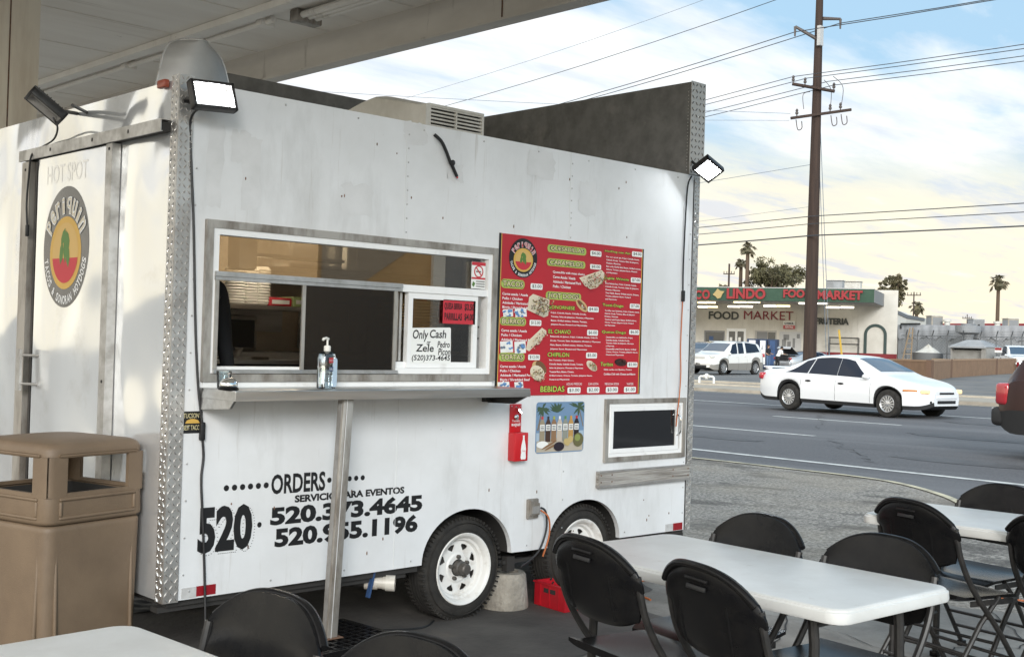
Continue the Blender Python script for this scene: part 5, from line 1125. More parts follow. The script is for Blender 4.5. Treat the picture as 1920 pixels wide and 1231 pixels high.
# ------------------------------------------------------------------ folding chairs
def chair_proto():
    r_ = empty('folding_chair', (0, 0, 0), 0)
    # the seat side faces +x; shoulders of the back at x = -.24
    b = MB()
    hwid = lambda v: .178+.037*min(1, v/.30)**.6 if v < .62 else .215+.030*min(1, (v-.62)/.06)
    def back(i, j, off):
        u = i*2-1; v = j; H = .285-.082*abs(u)**2.8*(1 if v > .5 else v*2); z = .555+v*H
        if v < .12: z += .028*abs(u)**4*(1-v/.12)
        y = u*hwid(v)*(1-.10*max(0, v-.8)/.2)
        x = -.185-.21*(z-.555)-.030*(1-u*u)+off
        return (x, y, z)
    nu, nv = 22, 22
    th = .024
    def th_at(i, j): return th*(1-.7*max(abs(2*i-1), abs(2*j-1))**8)
    vf = [back(i/nu, j/nv, 0+.004*(1-abs(2*i/nu-1)**6)) for i in range(nu+1) for j in range(nv+1)]
    vb = [back(i/nu, j/nv, -th_at(i/nu, j/nv)) for i in range(nu+1) for j in range(nv+1)]
    n = nv+1; fq = [(i*n+j, (i+1)*n+j, (i+1)*n+j+1, i*n+j+1) for i in range(nu) for j in range(nv)]
    b.add(vf, fq, M['black_pl']); b.add(vb, [q[::-1] for q in fq], M['black_pl'])
    edge = [i*n for i in range(nu+1)]+[nu*n+j for j in range(1, nv+1)]+[i*n+nv for i in range(nu-1, -1, -1)]+[j for j in range(nv-1, 0, -1)]
    ve = [vf[k] for k in edge]+[vb[k] for k in edge]; ne = len(edge); b.add(ve, [(k, (k+1) % ne, ne+(k+1) % ne, ne+k) for k in range(ne)], M['black_pl'])
    # rolled top rim on the rear
    rim = [back(i/30, .985, -.018) for i in range(31)]
    b.tube(rim, .0125, M['black_pl'], 8)
    # vertical moulded ribs on the rear
    for y in (-.115, .115): b.tube([(back(.5+y/.43, v, -.020)[0], y, back(.5+y/.43, v, 0)[2]) for v in (.08, .3, .6, .76)], [.004, .007, .007, .004], M['black_pl'], 6)
    b.build('backrest', r_, 50)
    b = MB(); c = back(.5, .80, -.026); b.rbox(-.006, .005, -.055, .055, -.006, .006, M['black_pl'], .004, M=T(c[0]-.001, 0, c[2]+.012) @ RY(R(12))); b.rbox(-.004, .004, -.046, .046, -.012, .002, M['ink'], .002, M=T(c[0]-.001, 0, c[2]-.008) @ RY(R(12))); b.build('handle_slot', r_)
    b = MB()
    def seat(i, j, top):
        u = i*2-1; x = -.19+.40*j; e_ = max(0, abs(u)**6); y = u*(.205+.012*j)*(1-.10*max(0, (j-.86)/.14)**2)
        z = .440-.012*(1-u*u)*math.sin(PI*min(1, j*1.2))-.020*max(0, (j-.8)/.2)**2+.012*max(0, (.12-j)/.12)
        return (x, y, z if top else z-.026*(1-.5*e_))
    nu, nv = 14, 14; n = nv+1
    vt = [seat(i/nu, j/nv, True) for i in range(nu+1) for j in range(nv+1)]; vb = [seat(i/nu, j/nv, False) for i in range(nu+1) for j in range(nv+1)]
    fq = [(i*n+j, (i+1)*n+j, (i+1)*n+j+1, i*n+j+1) for i in range(nu) for j in range(nv)]; b.add(vt, fq, M['black_pl']); b.add(vb, [q[::-1] for q in fq], M['black_pl'])
    edge = [i*n for i in range(nu+1)]+[nu*n+j for j in range(1, nv+1)]+[i*n+nv for i in range(nu-1, -1, -1)]+[j for j in range(nv-1, 0, -1)]; ne = len(edge)
    b.add([vt[k] for k in edge]+[vb[k] for k in edge], [(k, (k+1) % ne, ne+(k+1) % ne, ne+k) for k in range(ne)], M['black_pl'])
    b.build('seat', r_, 50)
    for s_ in (-1, 1):
        b = MB(); y = s_*.228
        b.tube(curve([(-.228, s_*.224, .742), (-.19, y, .60), (-.10, y, .455), (.06, y, .27), (.235, y*1.02, .02)], 6), .0125, M['tube'], 9); b.rbox(.215, .26, y*1.02-.018, y*1.02+.018, 0, .028, M['black_pl'], .006); b.build('leg', r_)
        b = MB(); y2 = s_*.213
        b.tube([(.06, y2, .43), (-.05, y2, .32), (-.26, y2, .02)], .0115, M['tube'], 9); b.rbox(-.283, -.24, y2-.016, y2+.016, 0, .028, M['black_pl'], .006); b.build('leg', r_)
    b = MB(); b.tube([(.195, -.228, .08), (.195, .228, .08)], .008, M['tube'], 8); b.tube([(.14, -.228, .155), (.14, .228, .155)], .008, M['tube'], 8); b.tube([(-.195, -.213, .115), (-.195, .213, .115)], .008, M['tube'], 8); b.tube([(-.14, -.213, .195), (-.14, .213, .195)], .008, M['tube'], 8)
    b.build('crossbar', r_)
    b = MB()
    for s_ in (-1, 1): b = MB(); b.box(-.12, .14, s_*.219-.003, s_*.219+.003, .400, .424, M['tube']); b.ell((-.075, s_*.225, .42), (.012, .009, .012), M['tube'], 8); b.build('seat_bracket', r_)
    return r_
CH = [  # shoulder centre, facing angle
    ((-.855, -2.150), -176, 'black chair nearest the litter bin, its smooth front facing the left corner table'),
    ((-.845, -2.705), -176, 'black chair cut by the bottom edge of the photo, beside the post tray'),
    ((.530, -1.990), -11.6, 'black folding chair with its slotted back nearest the red crate'),
    ((.465, -2.520), -15.9, 'black folding chair, right of the two with slotted backs at the middle table'),
    ((1.410, -2.030), 170.5, 'black folding chair across the middle table, in front of the gravel and trailer end'),
    ((1.370, -2.570), 174.3, 'black folding chair across the middle table, by its stained right corner'),
    ((2.500, -2.110), -16.5, 'black folding chair with a full side view between the two right tables'),
    ((3.410, -2.090), 172, 'black folding chair behind the farthest table, nearest the road'),
    ((2.515, -2.720), -13, 'black folding chair cut off by the right edge of the photo'),
]
proto = None
for (p, a, lab) in CH:
    f_ = Vector((math.cos(R(a)), math.sin(R(a)))); o = (p[0]+f_.x*.236, p[1]+f_.y*.236, .007)
    if proto is None:
        proto = chair_proto(); proto.location = o; proto.rotation_euler = (0, 0, R(a)); tag(proto, lab, 'chair', 'black folding chairs at the tables')
    else: dup(proto, o, R(a), lab)
# ------------------------------------------------------------------ white folding tables
def table_proto():
    r_ = empty('folding_table', (0, 0, 0))
    hx, hy, zt = .325, .620, .737
    def outl(gx, z, r): 
        pts = []
        for (sx, sy, a0) in ((1, -1, -90), (1, 1, 0), (-1, 1, 90), (-1, -1, 180)):
            for i in range(7): q = R(a0+90*i/6); pts.append((sx*(hx-gx-r)+r*math.cos(q), sy*(hy-gx-r)+r*math.sin(q), z))
        return pts
    b = MB(); loft(b, [outl(.02, zt-.046, .05), outl(.004, zt-.044, .055), outl(0, zt-.036, .06), outl(.002, zt-.012, .06), outl(.008, zt-.008, .058), outl(.008, zt-.005, .058), outl(.013, zt-.001, .055), outl(.018, zt, .052)], M['table'])
    b.build('tabletop', r_, 40)
    for s_ in (-1, 1):
        for t in (-1, 1):
            b = MB(); b.tube([(t*.235, s_*.46, zt-.046), (t*.235, s_*.47, .60), (t*.250, s_*.48, .025)], .0165, M['tube'], 10); b.rbox(t*.25-.022, t*.25+.022, s_*.48-.022, s_*.48+.022, 0, .03, M['black_pl'], .006); b.build('leg', r_)
        b = MB(); b.tube([(-.235, s_*.47, .66), (.235, s_*.47, .66)], .012, M['tube'], 8); b.tube([(-.245, s_*.478, .22), (.245, s_*.478, .22)], .012, M['tube'], 8); b.tube([(0, s_*.47, .655), (0, s_*.12, zt-.05)], .010, M['tube'], 8); b.box(-.02, .02, s_*.10-.03, s_*.10+.03, zt-.056, zt-.047, M['tube']); b.build('brace', r_)
    b = MB()
    for t in (-1, 1): b.box(t*.24-.012, t*.24+.012, -.55, .55, zt-.062, zt-.0465, M['tube'])
    b.build('rail', r_, 0)
    return r_
TBL = [((.975, -2.268), -2.9, 'white folding table in the middle right with a stained near corner'), ((-1.325, -2.435), 3.0, 'white folding table cut off at the bottom left corner of the photo'), ((2.925, -2.40), 4.0, 'white folding table farthest right, half hidden behind chairs')]
tp = None
for (p, a, lab) in TBL:
    if tp is None:
        tp = table_proto(); tp.location = (*p, .007); tp.rotation_euler = (0, 0, R(a)); tag(tp, lab, 'table', 'white folding tables')
    else: dup(tp, (*p, .007), R(a), lab)
# ------------------------------------------------------------------ vehicles
def pmat(name, c, rough=.25, metal=0.0): return mat(name, c, rough, metal, coat=.6)
M['carglass'] = mat('car_glass', (.008, .014, .028), .06, spec=.35)
M['carglass_f'] = mat('windscreen_glass', (.05, .08, .12), .04, spec=1.0)
M['cardark'] = mat('car_underbody', (.018, .018, .019), .7)
M['alloy'] = mat('alloy_wheel', (.55, .55, .55), .3, metal=.7)
M['lamp_red'] = mat('tail_lamp_red', (.40, .02, .03), .15, coat=1.0)
M['lamp_clear'] = mat('head_lamp', (.62, .60, .55), .12, coat=1.0)
M['lamp_lit'] = mat('lit_head_lamp', (.7, .55, .32), .15, emit=(1.0, .62, .25), estr=.55)
M['lamp_amber'] = mat('amber_lamp', (.6, .22, .05), .2, coat=1.0)
M['plate'] = mat('number_plate', (.55, .55, .58), .4)
def lerp_tab(tab, x):
    if x <= tab[0][0]: return tab[0][1]
    for (a, b) in zip(tab, tab[1:]):
        if x <= b[0]:
            t = (x-a[0])/(b[0]-a[0]); t2 = t*t*(3-2*t) if False else t; return a[1]+(b[1]-a[1])*t2
    return tab[-1][1]
def smooth_tab(tab, s=.10, n=9):
    return lambda x: sum(lerp_tab(tab, x+s*(k-(n-1)/2)/((n-1)/2))*(1-abs(k-(n-1)/2)/n) for k in range(n))/sum((1-abs(k-(n-1)/2)/n) for k in range(n))
def make_car(name, label, cat, loc, heading, D, group=None, detail=True):
    """D: half length, half width, curves over x (front positive), wheels, windows"""
    r_ = empty(name, loc, heading, label, cat, group)
    hl, hw = D['hl'], D['hw']; paint = D['paint']; low = D.get('low', M['cardark'])
    top = smooth_tab(D['top'], .07); belt = smooth_tab(D['belt'], .12); zb = D['zb']; wr, ra = D['wr'], D['ra']; wx = D['wx']
    def plan(x):
        t = abs(x)/hl; return hw*(1-.05*max(0, (t-.45)/.55)**2-(D.get('taperf', .17) if x > 0 else .15)*max(0, (t-D.get('tstart', .80))/(1-D.get('tstart', .80)))**2.2)
    def bot(x):
        t = abs(x)/hl; return zb+D.get('lift', .12)*max(0, (t-.88)/.12)**2
    def arch_z(x):
        z = 0
        for c in wx:
            if abs(x-c) < ra: z = max(z, wr+math.sqrt(ra*ra-(x-c)**2))
        return z
    def section(x):
        w_ = plan(x); zt = top(x); zl = max(bot(x), arch_z(x)); be = min(belt(x), zt-.03); be = max(be, zl+.06)
        g = min(1, max(0, (zt-be-.03)/.38)); yr = w_*(.86*(1-g)+D.get('tumble', .70)*g); zr = (zt-.012)*(1-g)+(zt-.055)*g
        sh_ = D.get('sill', .07); p = [(0, bot(x)), (w_*.80, max(bot(x), min(zl, 9))), (w_*.955, zl+.0), (w_*.985, zl+min(sh_, (be-zl)*.3)), (w_*1.0, zl+(be-zl)*.45), (w_*.985, zl+(be-zl)*.78), (w_*.955, be)]
        p.append((w_*.955*(1-.02*g)-.012, be+.012*(g+.2)))
        p.append(((p[-1][0]+yr)/2+.010*g, (p[-1][1]+zr)/2)); p.append((yr, zr)); p.append((yr-.07*(1+g*.4), zr+(zt-zr)*.66)); p.append((yr*.45, zt-.004)); p.append((0, zt))
        return p
    xsn = sorted(set([-hl, -hl+.02, -hl+.06, -hl+.12, hl-.12, hl-.06, hl-.02, hl]+[-hl+2*hl*i/46 for i in range(47)]+[c+s_*ra*q for c in wx for s_ in (-1, 1) for q in (.999, 1.001, .96, .86, .7, .5, .25, 0)]))
    secs = [section(x) for x in xsn]; k = len(secs[0]); ring_ = 2*k-2
    v = []
    for x, s_ in zip(xsn, secs):
        nose = D.get('nose', .0)
        for i, p in enumerate(s_): v.append((x, -p[0], p[1]))
        for p in s_[-2:0:-1]: v.append((x, p[0], p[1]))
    b = MB(); fp, fd, fl_ = [], [], []
    for a in range(len(xsn)-1):
        for j in range(ring_):
            j2 = (j+1) % ring_; q = (a*ring_+j, (a+1)*ring_+j, (a+1)*ring_+j2, a*ring_+j2)
            jj = j if j < k-1 else ring_-1-j
            (fd if jj < D.get('darkrows', 2) else (fl_ if jj < D.get('lowrows', 0) else fp)).append(q)
    ends = [tuple(range(ring_)), tuple((len(xsn)-1)*ring_+j for j in range(ring_))]
    lr = D.get('lowrows', 0); b.add(v, fp+ends, paint); b.add(v, fd, M['cardark'])
    if fl_: b.add(v, fl_, low)
    bd = b.build('body', r_, 38)
    if low is not M['cardark']:
        pass
    def side(x, z, s_, off=.006):
        p = section(x)
        for i in range(2, len(p)-1):
            if p[i][1] <= z <= p[i+1][1]:
                t = (z-p[i][1])/max(1e-6, p[i+1][1]-p[i][1]); return (x, s_*(p[i][0]+(p[i+1][0]-p[i][0])*t+off), z)
        return (x, s_*(p[7][0]+off), z)
    for (xa0, xa1, xb0, xb1) in D['side_win']:            # lower rear, lower front, upper rear, upper front
        for s_ in (-1, 1):
            b = MB()
            def fn(i, j):
                x = (xa0+(xa1-xa0)*i)*(1-j)+(xb0+(xb1-xb0)*i)*j; p = section(x); zl_ = p[7][1]+.022; zu = p[9][1]-.022
                return side(x, max(zl_, min(zu, zl_+(zu-zl_)*j)), s_)
            b.grid(fn, 10, 5, D.get('glass', M['carglass'])); b.build('side_window', r_, 60)
    def roofgrid(x0, x1, w0, w1, m, nm, up_=.008):
        b = MB()
        def fn(i, j):
            x = x0+(x1-x0)*j; p = section(x); f_ = (w0+(w1-w0)*j)*(2*i-1); y = abs(f_)*p[9][0]; pts = p[9:][::-1]
            z = pts[-1][1]
            for a, c in zip(pts, pts[1:]):
                if a[0] <= y <= c[0]: z = a[1]+(c[1]-a[1])*(y-a[0])/(c[0]-a[0])
            return (x+(up_ if x > 0 else -up_), math.copysign(y, f_), z+up_)
        b.grid(fn, 14, 8, m); b.build(nm, r_, 60)
    for (x0, x1, w0, w1, nm) in D['screens']: roofgrid(x0, x1, w0, w1, M['carglass_f'], nm)
    # wheels
    for c in wx:
        for s_ in (-1, 1):
            wh = empty('wheel', (c, s_*(hw-.105), wr)); wh.parent = r_; Mx = RX(R(90) if s_ < 0 else R(-90)); t = .10
            b = MB(); rr = wr*D.get('rimf', .64); b.lathe([(rr-.01, -t), (wr-.03, -t), (wr-.006, -t*.75), (wr, -t*.4), (wr, t*.4), (wr-.006, t*.75), (wr-.03, t), (rr, t+.004), (rr-.014, t-.01)], M['tyre'], 40, Mx); b.build('tyre', wh, 40)
            b = MB(); b.lathe([(rr-.004, t-.004), (rr-.012, t+.002), (rr-.022, t-.008), (rr-.03, t-.025)], M['alloy'], 40, Mx); b.lathe([(rr-.02, t-.035), (0, t-.035)], M['cardark'], 24, Mx)
            n = D.get('spokes', 10)
            for i in range(n):
                a = 2*PI*i/n; w1_, w2_ = D.get('spw', (.018, .026)); b.prism([(.05, -w1_), (rr-.018, -w2_), (rr-.018, w2_), (.05, w1_)], t-.03, t-.012, M['alloy'], Mx @ RZ(a))
            b.lathe([(0, t-.004), (.045, t-.006), (.07, t-.014), (.07, t-.03)], M['alloy'], 20, Mx)
            for i in range(5): b.lathe([(0, t-.004), (.008, t-.005), (.008, t-.02)], M['cardark'], 6, Mx @ T(.05*math.cos(2*PI*i/5), .05*math.sin(2*PI*i/5), 0))
            b.build('rim', wh, 40)
    b = MB()
    for c in wx: b.box(c-ra*.98, c+ra*.98, -hw*.78, hw*.78, zb+.02, wr+ra*.9, M['cardark'])
    b.build('wheel_well', r_, 0)
    # seams, handles, mirrors
    b = MB()
    for x in D.get('seams', []):
        for s_ in (-1, 1):
            p = section(x); zs = [p[2][1]+.02+(p[6][1]-p[2][1]-.01)*q/6 for q in range(7)]; b.tube([side(x, z, s_, .0008) for z in zs], .0035, M['cardark'], 4)
    if D.get('seams'): b.build('door_seam', r_)
    for x in D.get('handles', []):
        for s_ in (-1, 1):
            b = MB(); z = belt(x)-.13; p = side(x, z, s_, .008); b.ell(p, (.085, .016, .024), D.get('handle_m', M['cardark']), 12); b.build('door_handle', r_)
    if 'mirror' in D:
        for s_ in (-1, 1):
            x = D['mirror']; p = side(x, belt(x)+.06, s_, .07); b = MB(); b.ell(p, (.085, .10, .065), paint, 14); b.build('mirror', r_)
    for (nm, x, y, z, rx_, ry_, rz_, m) in D.get('lumps', []):
        for s_ in ((-1, 1) if y else (1,)):
            b = MB(); b.rbox(-rx_, rx_, -ry_, ry_, -rz_, rz_, m, min(rx_, ry_, rz_)*.6, 3); o = b.build(nm, r_, 50); o.location = (x, s_*y, z); o.rotation_euler = (0, 0, 0 if not y else (s_*D.get('lumpyaw', 0) if x > 0 else -s_*D.get('lumpyaw', 0)*.6))
    return r_, section, side
W_ = pmat('white_car_paint', (.78, .79, .80)); S_ = pmat('silver_car_paint', (.50, .51, .52), .3, .5); P_w = pmat('pearl_white_paint', (.80, .78, .74)); K_ = mat('maroon_car_paint', (.030, .010, .009), .3, spec=.25, coat=.12); B_ = pmat('blue_grey_car_paint', (.12, .15, .19), .25, .3)
M['pearl_low'] = pmat('grey_lower_cladding', (.30, .28, .25), .4)
sedan = dict(hl=2.29, hw=.885, paint=W_, darkrows=3, sill=.085, zb=.20, wr=.305, ra=.352, wx=(1.43, -1.275), rimf=.62, spokes=14, spw=(.010, .020), tumble=.685,
    taperf=.44, tstart=.70, top=[(-2.36, .80), (-2.31, .89), (-2.2, .935), (-1.75, .955), (-1.55, .98), (-.95, 1.225), (-.6, 1.305), (-.2, 1.33), (.2, 1.31), (.5, 1.245), (1.22, .915), (1.45, .87), (1.9, .785), (2.12, .72), (2.22, .67), (2.29, .60)],
    belt=[(-2.38, .74), (-1.6, .85), (-.6, .83), (.6, .80), (1.1, .80), (1.8, .70), (2.15, .62), (2.3, .54)],
    side_win=[(-.76, .045, -.66, .045), (.055, .95, .055, .40), (-1.44, -.79, -.93, -.69)], screens=[(1.06, .42, .88, .86, 'windscreen'), (-1.50, -.80, .84, .84, 'rear_window')],
    seams=(.045, .98, -.93), handles=(-.72, .20), mirror=.86, lift=.10,
    lumps=[('headlight', 2.13, .52, .60, .10, .14, .046, M['lamp_lit']), ('side_lamp', 1.90, .745, .61, .15, .04, .022, M['lamp_amber']), ('tail_light', -2.20, .66, .76, .07, .13, .08, M['lamp_red']), ('grille', 2.283, 0, .565, .02, .26, .022, M['cardark']), ('air_intake', 2.280, 0, .38, .02, .33, .035, M['cardark']), ('fog_lamp', 2.215, .46, .38, .03, .06, .03, M['cardark']), ('bumper', 2.262, 0, .48, .04, .38, .045, W_), ('bumper', -2.25, 0, .53, .06, .60, .09, W_), ('spoiler', -2.16, 0, .975, .10, .64, .016, W_), ('spoiler_foot', -2.16, .56, .950, .07, .06, .03, W_), ('antenna_base', -.8, 0, 1.27, .03, .03, .02, M['cardark'])], lumpyaw=R(-32))
c0 = (RN*((Vector((21.34, 10.9, 0)).dot(RN)+Vector((21.05, 8.28, 0)).dot(RN))/2+.88)+RD*((Vector((21.34, 10.9, 0)).dot(RD)+Vector((21.05, 8.28, 0)).dot(RD))/2+.07))
hd = math.atan2(-RD.y, -RD.x)
make_car('sedan_car', 'white four-door sedan with tinted windows driving to the right along the road', 'car', (c0.x, c0.y, G(c0.x, c0.y)+.012), hd, sedan)
suv = dict(hl=2.50, hw=.99, paint=P_w, low=M['pearl_low'], lowrows=4, sill=.20, zb=.26, wr=.38, ra=.43, wx=(1.52, -1.48), rimf=.68, spokes=10, spw=(.022, .034), tumble=.76, darkrows=2,
    top=[(-2.5, .95), (-2.42, 1.25), (-2.15, 1.62), (-1.95, 1.74), (-.8, 1.82), (.1, 1.80), (.5, 1.70), (1.25, 1.22), (1.5, 1.15), (2.1, 1.06), (2.38, .98), (2.5, .80)],
    belt=[(-2.5, .92), (-2.1, 1.24), (-1, 1.16), (.5, 1.09), (1.2, 1.06), (2.1, .96), (2.5, .74)],
    side_win=[(-.40, .12, -.44, .06), (.22, 1.02, .16, .52), (-1.95, -.62, -1.72, -.64), ], screens=[(1.20, .52, .92, .90, 'windscreen'), (-2.32, -2.02, .84, .84, 'rear_window')],
    seams=(.17, 1.12, -.62), handles=(-.44, .36), mirror=1.02, handle_m=P_w,
    lumps=[('headlight', 2.26, .70, .93, .14, .15, .075, M['lamp_clear']), ('tail_light', -2.38, .78, 1.08, .06, .14, .10, M['lamp_red']), ('grille', 2.46, 0, .86, .03, .42, .11, M['alloy']), ('air_intake', 2.47, 0, .44, .04, .55, .07, M['cardark']), ('bumper', 2.42, 0, .60, .10, .85, .10, P_w), ('plate', 2.49, 0, .58, .03, .16, .06, M['cardark']), ('roof_rail', -.6, .66, 1.79, .95, .02, .02, M['alloy'])], lumpyaw=R(-22))
a = GP(1353, 703); c1 = GP(1418, 702); sc0 = (a+c1)/2; ang = math.atan2(a.y-c1.y, a.x-c1.x)
n_ = Vector((-math.sin(ang), math.cos(ang), 0)); n_ = n_ if n_.dot(CAM-sc0) < 0 else -n_
sc0 = sc0+n_*.92
make_car('suv_car', 'white SUV with grey lower cladding parked facing left on the far lot', 'car', (sc0.x, sc0.y, G(sc0.x, sc0.y)+.012), ang, suv)
# silver saloon with its boot open
sil = dict(sedan); sil.update(paint=S_, seams=(.045, .98, -.93), lumps=[('headlight', 2.2, .62, .64, .08, .18, .05, M['lamp_clear']), ('tail_light', -2.30, .68, .80, .06, .15, .07, M['lamp_red']), ('bumper', -2.32, 0, .48, .10, .78, .14, S_), ('boot_opening', -2.06, 0, .985, .24, .62, .055, M['cardark']), ('boot_well', -2.335, 0, .82, .03, .50, .13, M['cardark'])])
q0 = AT(1484, 684, 76.0); ca = math.atan2(-.28, .96)
sp = Vector((q0.x, q0.y, 0)); t_car, sec_, side_ = make_car('saloon_car', 'silver saloon with its boot lid raised, parked by the shop front', 'car', (sp.x+1.6*math.cos(ca), sp.y+1.6*math.sin(ca), G(sp.x, sp.y)+.012), ca, sil)
b = MB(); b.rbox(-.72, .02, -.66, .66, -.02, .02, M['cardark'], .015); b.rbox(-.76, -.70, -.62, .62, -.16, .02, S_, .02); o = b.build('boot_lid', t_car, 40); o.location = (-1.62, 0, 1.08); o.rotation_euler = (0, R(38), 0)
van = dict(suv); van.update(paint=B_, lowrows=0, darkrows=2, lumps=[('tail_light', -2.40, .78, 1.0, .06, .10, .16, M['lamp_red']), ('bumper', -2.42, 0, .60, .10, .86, .12, B_), ('plate', -2.49, 0, .85, .03, .16, .06, M['plate'])])
q0 = AT(1318, 690, 74.0); ca = math.atan2(.35, .93)
make_car('minivan_car', 'dark blue-grey minivan half hidden behind the white SUV', 'car', (q0.x+2.0*math.cos(ca), q0.y+2.0*math.sin(ca), G(q0.x, q0.y)+.012), ca, van)
red = dict(suv); red.update(paint=K_, darkrows=2, lowrows=4, sill=.26, low=M['cardark'], zb=.30, seams=(.17, -.62), hw=.92, top=[(-2.5, .80), (-2.44, 1.03), (-2.05, 1.50), (-1.85, 1.60), (-.8, 1.68), (.1, 1.66), (.5, 1.58), (1.25, 1.15), (1.5, 1.08), (2.1, 1.0), (2.38, .92), (2.5, .75)], belt=[(-2.5, .78), (-2.3, 1.02), (-1, 1.02), (.5, 1.0), (1.2, .98), (2.1, .90), (2.5, .70)],
    lumps=[('tail_light', -2.41, .735, .83, .11, .085, .15, M['lamp_red']), ('reverse_lamp', -2.505, .74, .76, .02, .045, .035, M['lamp_clear']), ('bumper', -2.50, 0, .52, .12, .76, .13, M['cardark']), ('bumper_trim', -2.60, 0, .62, .025, .70, .014, M['alloy']), ('plate', -2.48, 0, .88, .02, .16, .06, M['plate']), ('tow_bar', -2.40, 0, .38, .10, .05, .03, M['cardark'])])
q0 = AT(1888, 780, 16.4); cR = Vector((q0.x, q0.y, 0))+RN*.52-RD*2.50
make_car('suv_car', 'dark maroon SUV entering the right edge of the photo on the near lane', 'car', (cR.x, cR.y, G(cR.x, cR.y)+.012), hd, red)

# ------------------------------------------------------------------ utility pole and wires
PB = Vector((34.5, 18.7, 0)); PB.z = G(PB.x, PB.y)
up_ = empty('utility_pole', tuple(PB), 0, 'tall brown wooden utility pole with four arms standing by the far kerb', 'utility pole')
M['pole'] = mat('creosote_wood', (.060, .036, .026), .85, col2=(.032, .020, .016), scale=5, stretch=(3, 3, .12), bump=.4, bscale=9)
b = MB(); b.tube([(0, 0, -.2), (-.03, -.02, 5), (-.07, -.04, 10), (-.10, -.06, 15.2)], [.25, .215, .165, .115], M['pole'], 16); b.build('pole_shaft', up_, 50)
M['ins'] = mat('insulator', (.10, .085, .08), .3)
def PQ(u, v): return AT(u, v, (PB-CAM).dot(fw))
def arm(a, c, t=.055, nm='crossarm', ins=()):
    b = MB(); a = PQ(*a)-PB; c = PQ(*c)-PB; off = Vector((-.16, -.16, 0)) if nm == 'crossarm' else Vector((0, 0, 0))
    b.tube([a+off, c+off], t, M['pole'], 4)
    o = b.build(nm, up_, 0)
    for f_ in ins:
        q = a.lerp(c, f_)+off; b = MB(); b.lathe([(0, 0), (.022, 0), (.022, .10), (.055, .12), (.06, .17), (.035, .20), (.055, .24), (.03, .30), (0, .31)], M['ins'], 10, T(*q)); b.build('insulator', up_)
arm((1483, 160), (1562, 174), .06, 'crossarm', (.02, .30, .98)); arm((1480, 224), (1593, 208), .06, 'crossarm', (.10, .65, .82))
for (a, c) in (((1491, 50), (1531, 73)), ((1543, 35), (1576, 36))):
    b = MB(); p = PQ(*a)-PB; q = PQ(*c)-PB; b.tube([p, q], [.05, .07] if a[0] < 1500 else [.07, .05], M['ins'], 8); e0 = p if a[0] < 1500 else q; b.tube([e0, e0+Vector((0, 0, -.35))], [.05, .03], M['ins'], 8); b.build('standoff_arm', up_)
b = MB(); p = PQ(1532, 70)-PB; b.box(p.x-.2, p.x+.02, p.y-.25, p.y-.12, p.z-.35, p.z+.35, M['sil_tape']); b.build('bracket_plate', up_, 0)
b = MB()
for (a, c, s_) in (((1562, 143), (1576, 205), .3), ((1545, 150), (1556, 210), .2), ((1519, 172), (1507, 205), -.2)):
    p, q = PQ(*a)-PB, PQ(*c)-PB; m_ = (p+q)/2+Vector((s_*.5, -s_*.5, .2)); b.tube(curve([p, m_, q], 6), .012, M['ins'], 5)
for (u, v) in ((1490, 224), (1555, 216), (1574, 214)):
    p = PQ(u, v)-PB+Vector((-.16, -.16, -.05)); b.tube(curve([p, p+Vector((.05, -.05, -.35)), p+Vector((.15, -.15, -.30)), p+Vector((.14, -.14, -.05))], 4), .018, M['ins'], 5)
b.build('jumper_wire', up_)
M['wire'] = mat('overhead_wire', (.05, .055, .065), .6); M['wire2'] = mat('pale_wire', (.22, .26, .31), .6)
def wire(label, u, v, r=.012, sag=.6, span0=58, span1=55, m='wire', dirv=None, one=None, off=(0, 0, 0)):
    p = PQ(u, v)+Vector(off); d = RD if dirv is None else Vector(dirv).normalized(); pts = []
    for (s_, L_n) in ((1, span0), (-1, span1)):
        if one and s_ != one: continue
        q = [p+d*(s_*L_n*i/14)+Vector((0, 0, -sag*4*(i/14)*(1-i/14))) for i in range(15)]
        pts = (q[::-1] if s_ == 1 else pts) if not pts else pts+q[1:]
    b = MB(); b.tube(pts, r, M[m], 5, cap=False); b.build('overhead_wire', None, label=label, cat='wire', group='overhead wires on the pole')
up2 = 'upper wires'
wire('overhead wire hung from the left standoff arm near the top of the pole', 1491, 60, .016, 1.0)
wire('overhead wire hung from the right standoff arm near the top of the pole', 1574, 44, .016, 1.0)
for i, (u, v) in enumerate(((1485, 149), (1510, 152), (1550, 158), (1560, 165))):
    wire('overhead wire over the upper crossarm, %s of four from the top' % ('first', 'second', 'third', 'fourth')[i], u, v, .013, .8, off=(-.16, -.16, .05))
for i, v in enumerate((407, 421, 443)): wire('communication cable low on the pole, %s of three from the top' % ('first', 'second', 'third')[i], 1522, v, (.016, .014, .024)[i], .25, off=(-.26, -.2, 0))
wire('topmost overhead wire, crossing the upper sky above the left standoff arm', 1528, -26, .014, 1.0)
wire('pale thin wire high in the sky left of the pole', 1528, -78, .009, 1.0, m='wire2')
wire('thin wire running left from the lower crossarm of the pole', 1482, 213, .009, .4, 46, m='wire2', dirv=(-.78, .62, .02), one=1)
wire('second thin wire running left from the lower crossarm of the pole', 1480, 226, .008, .4, 46, m='wire2', dirv=(-.74, .67, .0), one=1)
wire('thin service wire leaving the middle of the pole to the left', 1518, 309, .010, .5, 50, m='wire2', dirv=(.05, 1, -.012), one=1)
wire('lowest thin service wire leaving the pole to the left', 1515, 388, .007, .5, 50, m='wire2', dirv=(.05, 1, -.012), one=1)
